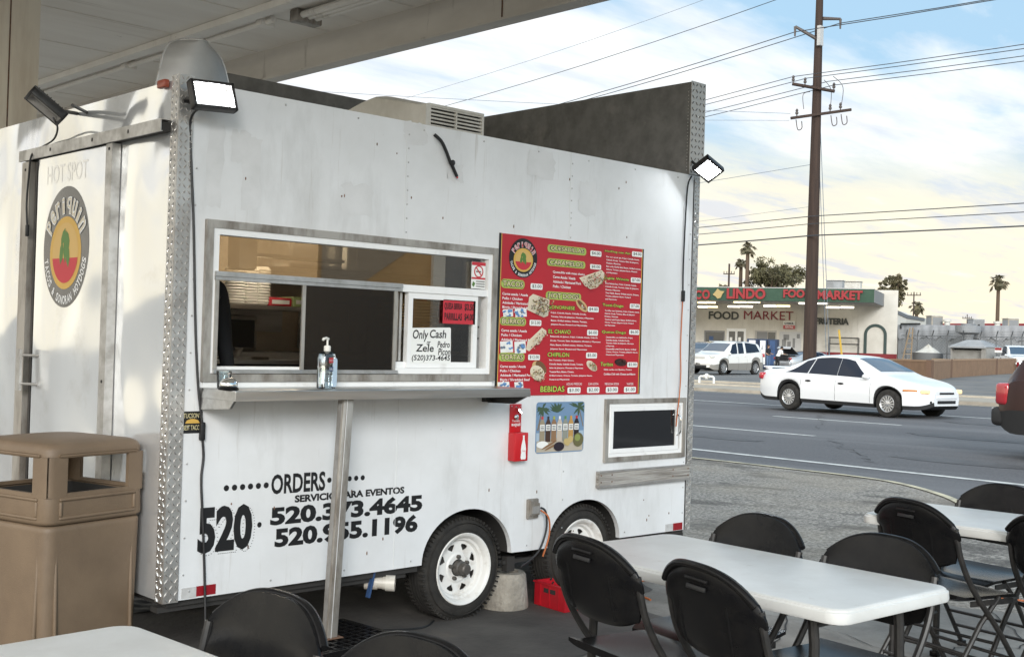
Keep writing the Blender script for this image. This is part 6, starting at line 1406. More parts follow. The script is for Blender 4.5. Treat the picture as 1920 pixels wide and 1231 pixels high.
for i, ((u0, v0), (u1, v1)) in enumerate((((1538, 235), (1559, 668)), ((1537, 325), (1553, 668)))):
    p = PQ(u0, v0); g0 = AT(u1, v1, 45.0+i*.3); q = Vector((g0.x, g0.y, G(g0.x, g0.y)))
    b = MB(); b.tube([p, q], .012, M['wire2'], 5); b.build('guy_wire', None, label='thin guy wire slanting down from the pole, %s' % ('higher one with the yellow guard', 'lower one'), cat='guy wire', group='guy wires of the pole') if False else b.build('guy_wire', None, label=('thin guy wire anchored behind the white sedan, attached higher on the pole', 'thin guy wire anchored behind the white sedan, attached lower on the pole')[i], cat='guy wire', group='guy wires of the pole')
    if i == 0:
        M['guard'] = mat('yellow_guard', (.62, .40, .06), .5); a0 = q.lerp(p, .02); a1 = q.lerp(p, .27)
        p1 = AT(1573, 618, 45.0); p2 = AT(1579, 672, 45.0); b = MB(); b.tube([p2+Vector((0, 0, -1.0)), p2, p1], .04, M['guard'], 8); b.build('wire_guard', None, label='yellow plastic guy wire guard standing behind the white sedan', cat='wire guard')

# ------------------------------------------------------------------ food market
FA, FB = Vector((68.9, 50.2, 0)), Vector((74.0, 38.6, 0)); Tm = (FB-FA).normalized(); Nm = Vector((Tm.y, -Tm.x, 0))
if Nm.dot(CAM-FA) < 0: Nm = -Nm
SB = 7.0
def MK(u, v, back=SB):                                       # on the shop's front wall: distance along it, height
    p = onplane(u, v, FA-Nm*back, Nm); return (p-FA).dot(Tm), p.z
FR = frame((FA.x, FA.y, 0), tuple(Tm), (0, 0, 1), tuple(Nm))   # local: along the front, up, out toward the road
FRi = FR
mk = empty('food_market', (FA.x, FA.y, 0), 0, 'white food market with a green fascia, red letters and red base band', 'shop')
MKL = Matrix.Translation((-FA.x, -FA.y, 0)) @ FR
M['mk_wall'] = mat('market_white_wall', (.66, .63, .57), .8, col2=(.56, .53, .47), scale=.8)
M['mk_green'] = mat('market_green', (.020, .060, .034), .6, col2=(.030, .075, .045), scale=2)
M['mk_grey'] = mat('market_grey', (.22, .22, .22), .7); M['mk_soffit'] = mat('market_soffit', (.42, .40, .37), .8)
M['mk_red'] = mat('market_red', (.20, .012, .018), .6); M['mk_letter'] = mat('red_sign_letter', (.30, .02, .026), .4); M['mk_dark'] = mat('dark_letter', (.05, .055, .05), .5); M['mk_maroon'] = mat('maroon_letter', (.20, .02, .03), .5)
M['tubelight'] = mat('lit_tube', (1, 1, 1), .5, emit=(1.0, .93, .75), estr=3.5); M['tubelight2'] = mat('lit_warm_tube', (1, 1, 1), .5, emit=(1.0, .80, .42), estr=3.0)
sR = MK(1683, 600)[0]; sC = MK(1664, 600)[0]; zT = 5.95; zF1 = 5.80; zF0 = 4.86; sL = -14.0
sFr = (FB-FA).length
b = MB(); zTop = MK(1680, 544)[1]; v_ = [(sL, -SB), (sR, -SB), (sR-2.0, -SB-14), (sL, -SB-14)]; b.add([(p[0], z, p[1]) for p in v_ for z in (0, zTop)], [(0, 2, 3, 1), (2, 4, 5, 3), (4, 6, 7, 5), (6, 0, 1, 7), (1, 3, 5, 7)], M['mk_wall'], MKL); b.build('front_wall', mk, 0)
b = MB()
n = 62
for i in range(n): x = sL+i*.42; b.box(x, x+.03, 1.2, 4.8, -SB+.0, -SB+.025, M['mk_wall'], MKL) if x < MK(1608, 600)[0] else None
b.build('siding_batten', mk, 0)
s0, s1 = MK(1530, 670)[0], sR
b = MB(); b.box(sL, MK(1306, 680)[0], 0, .82, -SB+.002, -SB+.03, M['mk_red'], MKL) if False else None
b.box(MK(1528, 670)[0], sR+.02, 0, MK(1640, 662.5)[1], -SB+.002, -SB+.03, M['mk_red'], MKL); b.build('base_band', mk, 0)
b = MB(); b.box(sL, sFr, zF0, zF1, -.25, 0, M['mk_green'], MKL); b.box(sL, sFr, zF0+.002, zF0+.06, -SB, -.25, M['mk_soffit'], MKL); b.box(sL, sFr-.02, zF1-.08, zF1-.02, -SB, -.25, M['mk_grey'], MKL)
b.box(sFr, sFr+.02, zF0, zF1, -SB, -.01, M['mk_grey'], MKL); b.box(sL, sFr+.03, zF1, zF1+.05, -.3, .03, M['sil_tape'], MKL); b.build('canopy_fascia', mk, 0)
Zq = Matrix.Identity(4)
def mtext(t, u0, v0, u1, v1, m, back, ex, nm, off=.02, z=.02):
    a = MK(u0, v1, back); c = MK(u1, v0, back); b = MB(); b.text(t, a[0], c[0], a[1], c[1], m, MKL, -back+z+ex, off=off, extr=0)
    v_, f_ = text_mesh(t, off, .5)
    ax = min(p[0] for p in v_); bx = max(p[0] for p in v_); ay = min(p[1] for p in v_); by = max(p[1] for p in v_)
    b = MB(); b.add([(a[0]+(p[0]-ax)/(bx-ax)*(c[0]-a[0]), a[1]+(p[1]-ay)/(by-ay)*(c[1]-a[1]), -back+z+ex*(p[2]+.5)) for p in v_], f_, m, MKL); b.build(nm, mk, 0)
mtext('C', 1303, 544, 1316, 561, M['mk_letter'], 0, .12, 'sign_letters', .04); mtext('O', 1317, 543, 1332, 561, M['mk_letter'], 0, .12, 'sign_letters', .04)
mtext('LINDO', 1363, 541, 1436, 560, M['mk_letter'], 0, .12, 'sign_letters', .04)
mtext('FOOD', 1469, 543, 1524, 558, M['mk_letter'], 0, .12, 'sign_letters', .04); mtext('MARKET', 1532, 545, 1618, 561, M['mk_letter'], 0, .12, 'sign_letters', .04)
poly = [MK(u, v, 0) for u, v in ((1337, 552), (1341, 548), (1346, 541), (1351, 545), (1359, 546), (1355, 551), (1352, 558), (1346, 560), (1343, 556))]
b = MB(); b.prism(poly, .03, .14, mat('map_tan', (.42, .31, .13), .6), MKL); b.build('map_sign', mk, 0)
mtext('FOOD', 1329, 584, 1386, 598, M['mk_dark'], SB, .06, 'wall_letters', .03, .04); mtext('MARKET', 1395, 584, 1488, 598, M['mk_maroon'], SB, .06, 'wall_letters', .0, .04); mtext('FRUTERIA', 1529, 596.5, 1592, 607.5, M['mk_dark'], SB, .06, 'wall_letters', .05, .04)
# soffit tubes
for (u0, u1, v, ww) in ((1308, 1342, 567, 2), (1308, 1346, 575, 1), (1375, 1426, 566, 2), (1364, 1412, 574.5, 0), (1431, 1482, 573.5, 1), (1497, 1552, 568.5, 0), (1548, 1602, 576, 0)):
    for k in range(2):
        bk_ = 2.2 if v < 570 else 5.6; p = onplane(u0+(u1-u0)*(k*.5+.02), v, FA-Nm*bk_, Nm); q = onplane(u0+(u1-u0)*(k*.5+.48), v, FA-Nm*bk_, Nm); m = M['tubelight2'] if (ww == 2 or (ww == 1 and k == 1)) else M['tubelight']
        b = MB(); d_ = (q-p); L2 = (d_.dot(Tm)); c = (p+q)/2; s_ = (c-FA).dot(Tm); o_ = (c-FA).dot(Nm)
        b.box(s_-L2/2, s_+L2/2, c.z-.06, c.z+.06, o_-.08, o_+.08, m, MKL); b.box(s_-L2/2, s_+L2/2, c.z+.061, zF0+.001, o_-.05, o_+.05, M['mk_soffit'], MKL); b.build('soffit_lamp', mk, 0)
# shop front openings
def mrect(u0, v0, u1, v1, m, nm, z=.03, par=None, t=.03):
    a = MK(u0, v1); c = MK(u1, v0); b = MB(); b.box(a[0], c[0], max(a[1], .02), c[1], -SB+z-t, -SB+z, m, MKL); return b.build(nm, par or mk, 0), a, c
M['shopglass'] = mat('shop_window_glass', (.03, .035, .045), .1, spec=.8); M['navy'] = mat('navy_panel', (.02, .04, .09), .5)
f_, a, c = mrect(1320, 620, 1359, 652, M['mk_grey'], 'window', .05, t=.05); mrect(1323, 623, 1357, 650, M['shopglass'], 'pane', .075, f_); o, a, c = mrect(1330, 630, 1338, 637, M['bluep'], 'window_sign', .09, f_)
f_, a, c = mrect(1361, 616, 1399, 684, M['white_frame'], 'entrance', .05, t=.05)
for (u0, u1) in ((1365.5, 1379), (1381.5, 1395)):
    mrect(u0, 621, u1, 684, M['shopglass'], 'door_leaf', .08, f_); mrect(u0+3, 632, u0+8, 640, M['card'], 'door_notice', .10, f_)
f_, a, c = mrect(1415, 620, 1456, 640, M['mk_soffit'], 'vent_window', .05, t=.05); mrect(1419, 622, 1439, 636, M['mk_grey'], 'grille', .07, f_); mrect(1440, 623, 1454, 640, M['shopglass'], 'pane', .07, f_)
f_, a, c = mrect(1461, 622, 1503, 656, M['sil_tape'], 'wall_mural', .04); 
for (u0, v0, u1, v1) in ((1466, 636, 1470, 652), (1470, 633, 1474, 652), (1476, 640, 1483, 653), (1486, 634, 1491, 652), (1469, 627, 1480, 637), (1494, 626, 1500, 634)): mrect(u0, v0, u1, v1, M['mk_grey'], 'mural_figure', .055, f_)
mrect(1469, 602, 1491, 609.5, M['card'], 'hanging_sign', .12, t=.08); mrect(1469, 609.6, 1491, 616, mat('sign_red', (.5, .10, .10), .5), 'hanging_sign', .12, t=.08)
mtext('U-HAUL', 1471.5, 604, 1489, 608, M['mk_dark'], SB, .02, 'hanging_sign_letters', .03, .125); mtext('RENTALS', 1473, 611, 1487.5, 614.5, M['card'], SB, .02, 'hanging_sign_letters', .02, .125)
# blind arch
b = MB(); a0 = MK(1619, 662); a1 = MK(1662, 662); zt_ = MK(1640, 607)[1]; cx_ = (a0[0]+a1[0])/2; ro = (a1[0]-a0[0])/2; ri = ro-.22
pts = [(cx_-ro, a0[1])]+[(cx_-ro*math.cos(PI*i/16), zt_-ro+ro*math.sin(PI*i/16)) for i in range(17)]+[(cx_+ro, a0[1]), (cx_+ri, a0[1])]+[(cx_+ri*math.cos(PI*i/16), zt_-ro+ri*math.sin(PI*i/16)) for i in range(17)]+[(cx_-ri, a0[1])]
n2 = len(pts)//2; vv = [(p[0], p[1], -SB+.05) for p in pts]+[(p[0], p[1], -SB+.001) for p in pts]; L1 = len(pts)
fc = [(i, i+1, L1-2-i, L1-1-i) for i in range(n2-1)]+[(i, (i+1) % L1, L1+(i+1) % L1, L1+i) for i in range(L1)]
b.add(vv, fc, mat('arch_green', (.035, .06, .055), .6), MKL); b.build('blind_arch', mk, 0)
# roof top plant on the market
def mbox_thing(name, label, cat, u0, v0, u1, v1, k, depth, m, group=None, top=None, slot=False):
    p = AT(u0, v1, k); q = AT(u1, v0, k); wd = (q-p).dot(rt); ht = q.z-p.z; c = (p+AT(u1, v1, k))/2
    yaw = math.atan2(Tm.y, Tm.x); b = MB(); Mk = RZ(yaw)
    b.rbox(-wd/2*1.15, wd/2*1.15, -depth/2, depth/2, 0, ht, m, .03, 1, M=Mk)
    if slot:
        for i in range(5): b.box(-wd/2*1.05, -wd*.05, -depth/2-.02, -depth/2-.001, ht*(.15+.15*i), ht*(.2+.15*i), M['mk_grey'], Mk) if Nm.dot(Vector((0, -1, 0))) > -9 else None
    if top: b.box(-wd/2*1.25, wd/2*1.25, -depth*.6, depth*.6, ht+.002, ht+.06, top, Mk)
    return b.build(name, None, 20, loc=(c.x, c.y, p.z), label=label, cat=cat, group=group)
M['ac'] = mat('rooftop_unit', (.42, .37, .30), .7, col2=(.32, .28, .22), scale=1.5); M['ac2'] = mat('rooftop_unit_grey', (.36, .37, .38), .6, col2=(.26, .27, .28), scale=1.5)
mbox_thing('air_conditioner', 'grey rooftop cooler right of the pole above the green fascia', 'air conditioner', 1553, 527, 1579, 542, 90, 1.2, M['ac2'], top=M['sil_tape'], slot=True)
mbox_thing('roof_duct', 'pale sloping duct hood beside the cooler above the green fascia', 'duct', 1583, 529, 1612, 541, 92, 1.4, M['bone'], top=M['bone'])

# market frontage things
def cab(u0, u1, v0, v1, k, lab, col1, col2):
    p = AT(u0, v1, k); q = AT(u1, v0, k); wd = (AT(u1, v1, k)-p).dot(Tm)/max(.3, rt.dot(Tm)) if False else (AT(u1, v1, k)-p).length; yaw = math.atan2(Tm.y, Tm.x); c = (p+AT(u1, v1, k))/2
    e_ = empty('vending_cabinet', (c.x, c.y, G(c.x, c.y)+.012), yaw, lab, 'cabinet', 'blue cabinets at the shop front'); h = q.z-G(c.x, c.y)-.012
    b = MB(); b.rbox(-wd/2, wd/2, 0, .8, .05, h, col1, .02, 1); b.box(-wd/2+.05, wd/2-.05, .05, .75, 0, .05, M['cardark']); b.build('cabinet_body', e_, 0)
    b = MB(); b.box(-wd*.30, wd*.28, -.012, -.001, h*.16, h*.95, col2); b.text('A', -wd*.2, wd*.05, h*.62, h*.8, M['navy'], frame((0, -.014, 0), (1, 0, 0), (0, 0, 1))); b.build('front_panel', e_, 0)
cab(1399, 1420, 635, 682, 82.5, 'blue and white cabinet left of the standing person at the shop front', M['navy'], M['card']); cab(1421, 1438, 635.5, 682, 82.0, 'blue and white cabinet directly behind the standing person', M['navy'], M['card']); cab(1439, 1456, 636, 682, 81.5, 'dark blue cabinet behind the raised boot lid', M['navy'], M['bluep'])
# tubular rack
p = [MK(1553, 662, SB-.9), MK(1608, 662, SB-.9)]; rk = MB(); z1 = MK(1580, 632.5, SB-.9)[1]; z2 = MK(1580, 644, SB-.9)[1]; o0, o1 = -SB+.9, -SB+.15
for o_ in (o0, o1):
    for s_ in (p[0][0], p[1][0]): rk.box(s_-.025, s_+.025, 0, z1, o_-.025, o_+.025, M['tube'], MKL)
    for z in (z1, z2, .5): rk.box(p[0][0], p[1][0], z-.025, z+.025, o_-.02, o_+.02, M['tube'], MKL)
for s_ in (p[0][0], p[1][0]):
    for z in (z1, z2): rk.box(s_-.02, s_+.02, z-.02, z+.02, o1, o0, M['tube'], MKL)
rk.build('tube_rack', None, 0, loc=(FA.x, FA.y, 0), label='black tube rack standing before the white wall under the fruit shop lettering', cat='rack')

# ------------------------------------------------------------------ people
def person(name, label, loc, yaw, H, skin, shirt, trousers, hairm, pose, female=False, sleeves=False):
    s_ = H/1.72; me = bpy.data.meshes.new('b'); o = bpy.data.objects.new('b', me); COL.objects.link(o)
    J = dict(pelvis=(0, 0, .95, .135), belly=(0, .01, 1.10, .125), chest=(0, 0, 1.30, .145), neck0=(0, -.005, 1.45, .07), neck=(0, .01, 1.50, .052), head=(0, .02, 1.60, .085), crown=(0, .015, 1.68, .072))
    E = [('pelvis', 'belly'), ('belly', 'chest'), ('chest', 'neck0'), ('neck0', 'neck'), ('neck', 'head'), ('head', 'crown')]
    for sd2, sg in (('L', -1), ('R', 1)):
        P2 = pose[sd2]
        J['hip'+sd2] = (sg*.095, 0, .90, .098); J['knee'+sd2] = (*P2['knee'], .062); J['ank'+sd2] = (*P2['ank'], .042); J['toe'+sd2] = (P2['ank'][0], P2['ank'][1]+.16, .035, .036)
        J['sh'+sd2] = (sg*.175, 0, 1.40, .065); J['elb'+sd2] = (*P2['elb'], .043); J['wri'+sd2] = (*P2['wri'], .030); J['han'+sd2] = (*P2['han'], .034)
        E += [('pelvis', 'hip'+sd2), ('hip'+sd2, 'knee'+sd2), ('knee'+sd2, 'ank'+sd2), ('ank'+sd2, 'toe'+sd2), ('chest', 'sh'+sd2), ('sh'+sd2, 'elb'+sd2), ('elb'+sd2, 'wri'+sd2), ('wri'+sd2, 'han'+sd2)]
    L2 = pose.get('lean', 0.0)
    def bend(q):
        if L2 == 0 or q[2] < .93: return (q[0], q[1], q[2])
        z = q[2]-.93; return (q[0], q[1]+z*math.sin(L2)+0*z, .93+z*math.cos(L2)-q[1]*0)
    names = list(J); vs = [bend(J[n]) for n in names]
    me.from_pydata(vs, [(names.index(a), names.index(c)) for a, c in E], [])
    mod = o.modifiers.new('s', 'SKIN'); sv = me.skin_vertices[0].data
    for i, n in enumerate(names):
        r = J[n][3]; sv[i].radius = (r, r*(.78 if n in ('pelvis', 'belly', 'chest') else 1)); sv[i].use_root = (n == 'pelvis')
    ss = o.modifiers.new('d', 'SUBSURF'); ss.levels = 2; ss.render_levels = 2
    m2 = bpy.data.meshes.new_from_object(o.evaluated_get(bpy.context.evaluated_depsgraph_get())); bpy.data.objects.remove(o); bpy.data.meshes.remove(me)
    for v in m2.vertices: v.co *= s_
    for m in (skin, shirt, trousers, M['cardark']): m2.materials.append(m)
    hands = [Vector(bend(J['wri'+k]))*s_ for k in 'LR']; elb = [Vector(bend(J['elb'+k]))*s_ for k in 'LR']; neckz = Vector(bend((0, 0, 1.475))).z*s_; nk = Vector(bend(J['neck']))*s_
    for p in m2.polygons:
        c = p.center; mi_ = 1
        if c.z < .98*s_: mi_ = 2
        if c.z < .075*s_: mi_ = 3
        if (c-nk).length < .03*s_ or (c.z > neckz and abs(c.x) < .12*s_ and (c-Vector(bend(J['head']))*s_).length < .19*s_): mi_ = 0
        for h, e2 in zip(hands, elb):
            if (c-h).length < .12*s_ or not sleeves and (c-h).length < (h-e2).length*.85 and abs((c-h).dot((e2-h).normalized())) < (h-e2).length and (c-h-(e2-h).normalized()*(c-h).dot((e2-h).normalized())).length < .055*s_: mi_ = 0
        p.material_index = mi_; p.use_smooth = True
    ob = bpy.data.objects.new(name, m2); COL.objects.link(ob); ob.location = loc; ob.rotation_euler = (0, 0, yaw); tag(ob, label, 'person')
    b = MB(); hc = Vector(bend(J['head']))*s_
    b.ell((hc.x, hc.y-.022*s_, hc.z+.035*s_), (.098*s_, .098*s_, .092*s_), hairm, 14)
    if female: b.ell((hc.x, hc.y-.075*s_, hc.z-.06*s_), (.075*s_, .05*s_, .13*s_), hairm, 12)
    b.build('hair', ob, 60)
    b = MB(); f0 = Vector((hc.x, hc.y+.082*s_, hc.z))
    b.ell((f0.x, f0.y+.012*s_, f0.z-.012*s_), (.013*s_, .02*s_, .02*s_), skin, 8)
    for sg in (-1, 1): b.ell((f0.x+sg*.031*s_, f0.y-.006*s_, f0.z+.014*s_), (.012*s_, .008*s_, .007*s_), M['cardark'], 8); b.ell((hc.x+sg*.088*s_, hc.y, hc.z), (.012*s_, .02*s_, .03*s_), skin, 8)
    b.ell((f0.x, f0.y-.004*s_, f0.z-.048*s_), (.024*s_, .008*s_, .006*s_), M['mk_maroon'], 8); b.build('face', ob, 60)
    for k in 'LR':
        b = MB()                                              # five fingers of one hand
        wv = Vector(bend(J['wri'+k]))*s_; hv = Vector(bend(J['han'+k]))*s_; d = (hv-wv).normalized(); sdv = d.cross(Vector((0, 0, 1))); sdv = sdv.normalized() if sdv.length > .1 else Vector((1, 0, 0)); dn = d.cross(sdv)
        for i, ln in enumerate((.062, .072, .068, .052)):
            a = hv+sdv*(i-1.5)*.019*s_; b.tube([a, a+d*ln*.55*s_, a+d*ln*.95*s_+dn*.018*s_], [.0085*s_, .008*s_, .006*s_], skin, 6)
        a = hv-d*.03*s_+sdv*.035*s_; b.tube([a, a+d*.03*s_+sdv*.025*s_, a+d*.055*s_+sdv*.025*s_], [.010*s_, .009*s_, .007*s_], skin, 6)
        b.build('hand', ob, 60)
    return ob
cl = lambda n, c: MATS.get(n) or mat(n, c, .85)
stand = dict(L=dict(knee=(-.10, .03, .49), ank=(-.11, -.01, .075), elb=(-.235, -.02, 1.13), wri=(-.20, .20, 1.06), han=(-.17, .27, 1.07)), R=dict(knee=(.10, .02, .49), ank=(.12, .03, .075), elb=(.235, -.03, 1.13), wri=(.20, .16, 1.02), han=(.17, .24, 1.02)))
g = AT(1440, 684, 79.5); g = Vector((g.x, g.y, G(g.x, g.y)+.012))
person('person', 'standing person in a black top and blue jeans beside the blue cabinets', tuple(g), math.atan2((sp-g).y, (sp-g).x)-PI/2+.5, 1.70, M['skin'], cl('black_cloth', (.02, .02, .022)), cl('denim', (.10, .16, .27)), M['hair'], stand, True)
lean_ = dict(stand); lean_ = dict(L=dict(knee=(-.10, .02, .49), ank=(-.12, -.05, .075), elb=(-.22, .10, 1.16), wri=(-.16, .34, 1.20), han=(-.14, .41, 1.19)), R=dict(knee=(.10, .04, .49), ank=(.13, .05, .075), elb=(.22, .10, 1.15), wri=(.16, .33, 1.17), han=(.14, .40, 1.16)), lean=R(32))
g2 = Vector((sp.x, sp.y, 0))-Vector((math.cos(ca), math.sin(ca), 0))*0; ca2 = math.atan2(-.28, .96); g2 = AT(1457, 684, 75.2); g2 = Vector((g2.x, g2.y, G(g2.x, g2.y)+.012))
person('person', 'person in a white shirt and dark trousers bending into the open boot', tuple(g2), ca2-PI/2, 1.68, M['skin'], cl('white_cloth', (.72, .72, .70)), cl('black_cloth', (.02, .02, .022)), M['hair'], lean_)
serve = dict(L=dict(knee=(-.10, .03, .49), ank=(-.11, -.01, .075), elb=(-.245, -.02, 1.12), wri=(-.25, .04, .88), han=(-.25, .07, .80)), R=dict(knee=(.10, .02, .49), ank=(.12, .03, .075), elb=(.235, -.03, 1.12), wri=(.24, .05, .88), han=(.24, .08, .80)))
person('person', 'person in black clothes standing inside the trailer at the left of the serving window', (.335, .48, Z0+.032), R(190), 1.66, M['skin'], cl('black_cloth', (.02, .02, .022)), cl('black_cloth', (.02, .02, .022)), M['hair'], serve, False, True)

# ------------------------------------------------------------------ trees and palms
M['leaf'] = mat('dusty_leaf', (.13, .12, .055), .7, col2=(.085, .075, .042), scale=.6); M['leaf2'] = mat('dry_leaf', (.15, .125, .065), .75, col2=(.09, .085, .045), scale=.6); M['bark'] = mat('bark', (.11, .075, .05), .9); M['frond'] = mat('palm_frond', (.11, .105, .06), .7, col2=(.12, .09, .05), scale=1.0)
def tree(label, u, v_top, u0, u1, v_bot, k, lm, seed, lean=0):
    rg = random.Random(seed); c = AT(u, 660, k); base = Vector((c.x, c.y, G(c.x, c.y))); topz = AT(u, v_top, k).z; wd = (AT(u1, 600, k)-AT(u0, 600, k)).length; zb_ = AT(u, v_bot, k).z
    r_ = empty('tree', tuple(base), 0, label, 'tree', 'trees behind the buildings'); H = topz-base.z; z0 = max(zb_-base.z, H*.25)
    b = MB(); fork = z0*.75; b.tube([(0, 0, -.2), (.1, 0, fork*.5), (.0, .1, fork)], [.35, .28, .22], M['bark'], 8); tips = []
    for i in range(11):
        a = rg.uniform(0, 2*PI); q = rg.uniform(.25, 1); t = Vector((math.cos(a)*wd*.46*q, math.sin(a)*wd*.40*q, z0+(H-z0)*(.30+.62*rg.random()*(1.1-.5*q)))); m_ = Vector((t.x*.45, t.y*.45, fork+(t.z-fork)*.6)); b.tube(curve([(0, .1, fork), m_, t], 4), [.16-.13*j/8 for j in range(9)], M['bark'], 6); tips.append(t); tips.append(m_.lerp(t, .6))
    b.build('trunk', r_, 60)
    v = []; f = []
    for t in tips:
        for c2 in range(7):
            cc = t+Vector((rg.gauss(0, 1)*wd*.085, rg.gauss(0, 1)*wd*.085, rg.gauss(0, 1)*(H-z0)*.09)); cr_ = rg.uniform(.35, .8)*wd*.085
            for q in range(60):
                d = Vector((rg.gauss(0, 1), rg.gauss(0, 1), rg.gauss(0, .8))).normalized()*cr_*rg.uniform(.3, 1.15); p = cc+d; n = Vector((rg.gauss(0, 1), rg.gauss(0, 1), rg.gauss(0, 1))).normalized(); x = n.orthogonal().normalized(); y = n.cross(x); s2 = rg.uniform(.06, .16)
                k0 = len(v); v += [tuple(p-x*s2), tuple(p+y*s2*.55), tuple(p+x*s2), tuple(p-y*s2*.55)]; f.append((k0, k0+1, k0+2, k0+3))
    b = MB(); b.add(v, f, lm); b.build('crown', r_, 0)
tree('broad bushy tree rising behind the green fascia left of the pole', 1440, 486, 1365, 1515, 545, 112, M['leaf'], 4)
tree('brownish loose tree behind the right end of the white market', 1668, 500, 1630, 1708, 590, 118, M['leaf2'], 9)
def palm(label, u, v_top, v_base, k, cr_, seed, skirt=.3):
    rg = random.Random(seed); c = AT(u, 650, k); base = Vector((c.x, c.y, G(c.x, c.y))); topz = AT(u, v_top, k).z-base.z; r_ = empty('palm_tree', tuple(base), 0, label, 'palm tree', 'palm trees on the skyline'); hz = topz-cr_*.55
    b = MB(); b.tube([(0, 0, -.2), (.08, .05, hz*.5), (0, 0, hz)], [.26, .20, .17], M['bark'], 8); b.build('trunk', r_, 60)
    b = MB(); b.lathe([(.0, hz-skirt*2.2), (.30, hz-skirt*1.9), (.42, hz-skirt), (.30, hz), (.0, hz+.1)], M['leaf2'], 9, T(0, 0, 0)); b.build('dry_skirt', r_, 60)
    b = MB()
    for i in range(30):
        a = rg.uniform(0, 2*PI); el_ = rg.uniform(-.7, 1.35); L2 = cr_*rg.uniform(.8, 1.1); d = Vector((math.cos(a), math.sin(a), 0)); P3 = []
        for j in range(6):
            t = j/5; P3.append(Vector((0, 0, hz))+d*(L2*t*math.cos(el_))+Vector((0, 0, L2*t*math.sin(el_)-L2*.42*t*t)))
        sdv = Vector((-d.y, d.x, 0)); b.tube(P3[:5], [.03, .03, .025, .02, .012], M['frond'], 4)
        tip = P3[3]; fan = (P3[4]-P3[2]).normalized()                  # fan of pointed leaf strips at the stalk's end
        for q in range(13):
            w2 = (q-6)/6*1.25; dd = (fan*math.cos(w2)+sdv*math.sin(w2)+Vector((0, 0, -.18*abs(w2)))).normalized(); l2 = L2*.50*(1-.2*abs(w2)); n = dd.cross(Vector((0, 0, 1))).normalized()
            b.add([tuple(tip), tuple(tip+dd*l2*.5+n*.055), tuple(tip+dd*l2+Vector((0, 0, -.18))), tuple(tip+dd*l2*.5-n*.055)], [(0, 1, 2, 3)], M['frond'])
    b.build('crown', r_, 0)
palm('tall thin palm left of the broad tree, its crown highest', 1397, 455, 540, 112, .95, 1, .25); palm('shorter palm beside the tall thin palm left of the broad tree', 1385, 486, 540, 116, .70, 2, .15); palm('tall palm with a bulging trunk alone at the far right skyline', 1869, 516, 605, 118, 1.05, 3, .45); palm('low palm behind the thin pole right of the market', 1717, 565, 592, 128, .9, 5, .45); palm('small palm top just above the green fascia by the thin brown pole', 1352, 533, 545, 100, .7, 6, .1)
def thin_pole(label, u, v_top, k, arms, r=.09, group='thin poles on the skyline'):
    c = AT(u, 650, k); base = Vector((c.x, c.y, G(c.x, c.y))); h = AT(u, v_top, k).z-base.z; r_ = empty('street_pole', tuple(base), 0, label, 'pole', group)
    b = MB(); b.tube([(0, 0, -.1), (0, 0, h)], [r*1.2, r*.8], M['pole'], 8); b.build('pole_shaft', r_, 60)
    for (dz, hw_) in arms:
        b = MB(); b.tube([tuple(-rt*hw_+Vector((0, 0, h-dz))), tuple(rt*hw_+Vector((0, 0, h-dz)))], .05, M['pole'], 4); 
        for q in (-.9, -.4, .4, .9): b.tube([tuple(rt*hw_*q+Vector((0, 0, h-dz))), tuple(rt*hw_*q+Vector((0, 0, h-dz+.25)))], .04, M['ins'], 6)
        b.build('crossarm', r_, 0)
thin_pole('thin brown pole rising left of the palms', 1363, 494, 105, [(.9, .5)], .10); thin_pole('thin dark pole with one crossarm right of the market', 1711, 547, 110, [(.3, .65)], .07); thin_pole('tiny distant pole with a crossarm between the rooftop coolers', 1812, 589, 150, [(.5, .6)], .07); 

# ------------------------------------------------------------------ yard to the right of the market
YA = AT(1684, 650, 96); YB = AT(1960, 650, 86); YA.z = YB.z = 0; Ty = (YB-YA).normalized(); Ny = Vector((Ty.y, -Ty.x, 0)); Ny = Ny if Ny.dot(CAM-YA) > 0 else -Ny
FY = frame((0, 0, 0), tuple(Ty), (0, 0, 1), tuple(Ny)); LY = (YB-YA).length
def YK(u, v, out=0.0):
    p = onplane(u, v, YA+Ny*out, Ny); return (p-YA).dot(Ty), p.z
M['tarp'] = mat('grey_corrugated_shed', (.36, .37, .38), .6, col2=(.24, .25, .265), scale=.6, stretch=(1, 1, .4)); overlay(M['tarp'], (.16, .16, .17), 1.1, .32, .44, stretch=(1.4, 1.4, .25), amt=.6)
sh = empty('shed', tuple(YA), 0, 'long grey sheet-clad shed with a wavy tarp edge, behind the fenced yard', 'shed')
zS = YK(1840, 611)[1]
b = MB(); b.box(0, LY+6, 0, zS, -9, 0, M['tarp'], FY); b.build('wall', sh, 0)
b = MB(); n = 90; vv = []
for i in range(n+1):
    s_ = (LY+6)*i/n; d_ = .12*math.sin(i*.9)+.08*math.sin(i*2.3)
    vv += [(s_, zS+.05, .05), (s_, zS-.35-d_*.4, .14+.08*math.sin(i*1.7)), (s_, zS-1.0-d_, .06+.05*math.sin(i*1.1+1))]
b.add(vv, [(3*i+k, 3*i+3+k, 3*i+4+k, 3*i+1+k) for i in range(n) for k in range(2)], mat('tarp_sheet', (.42, .43, .45), .6, col2=(.30, .31, .33), scale=1.2), FY); b.build('tarp_edge', sh, 60)
b = MB(); b.tube([FY @ Vector((YK(1692, 616)[0], YK(1692, 616)[1], .2)), FY @ Vector((YK(1692, 608)[0], YK(1692, 607)[1], .2)), FY @ Vector((YK(1728, 607)[0], YK(1728, 607)[1], .2))], .07, M['tube'], 6); b.tube([FY @ Vector((YK(1838, 616)[0], YK(1838, 616)[1], .2)), FY @ Vector((YK(1838, 608)[0], YK(1838, 608)[1], .2))], .08, M['tube'], 6); b.build('gutter_pipe', sh)
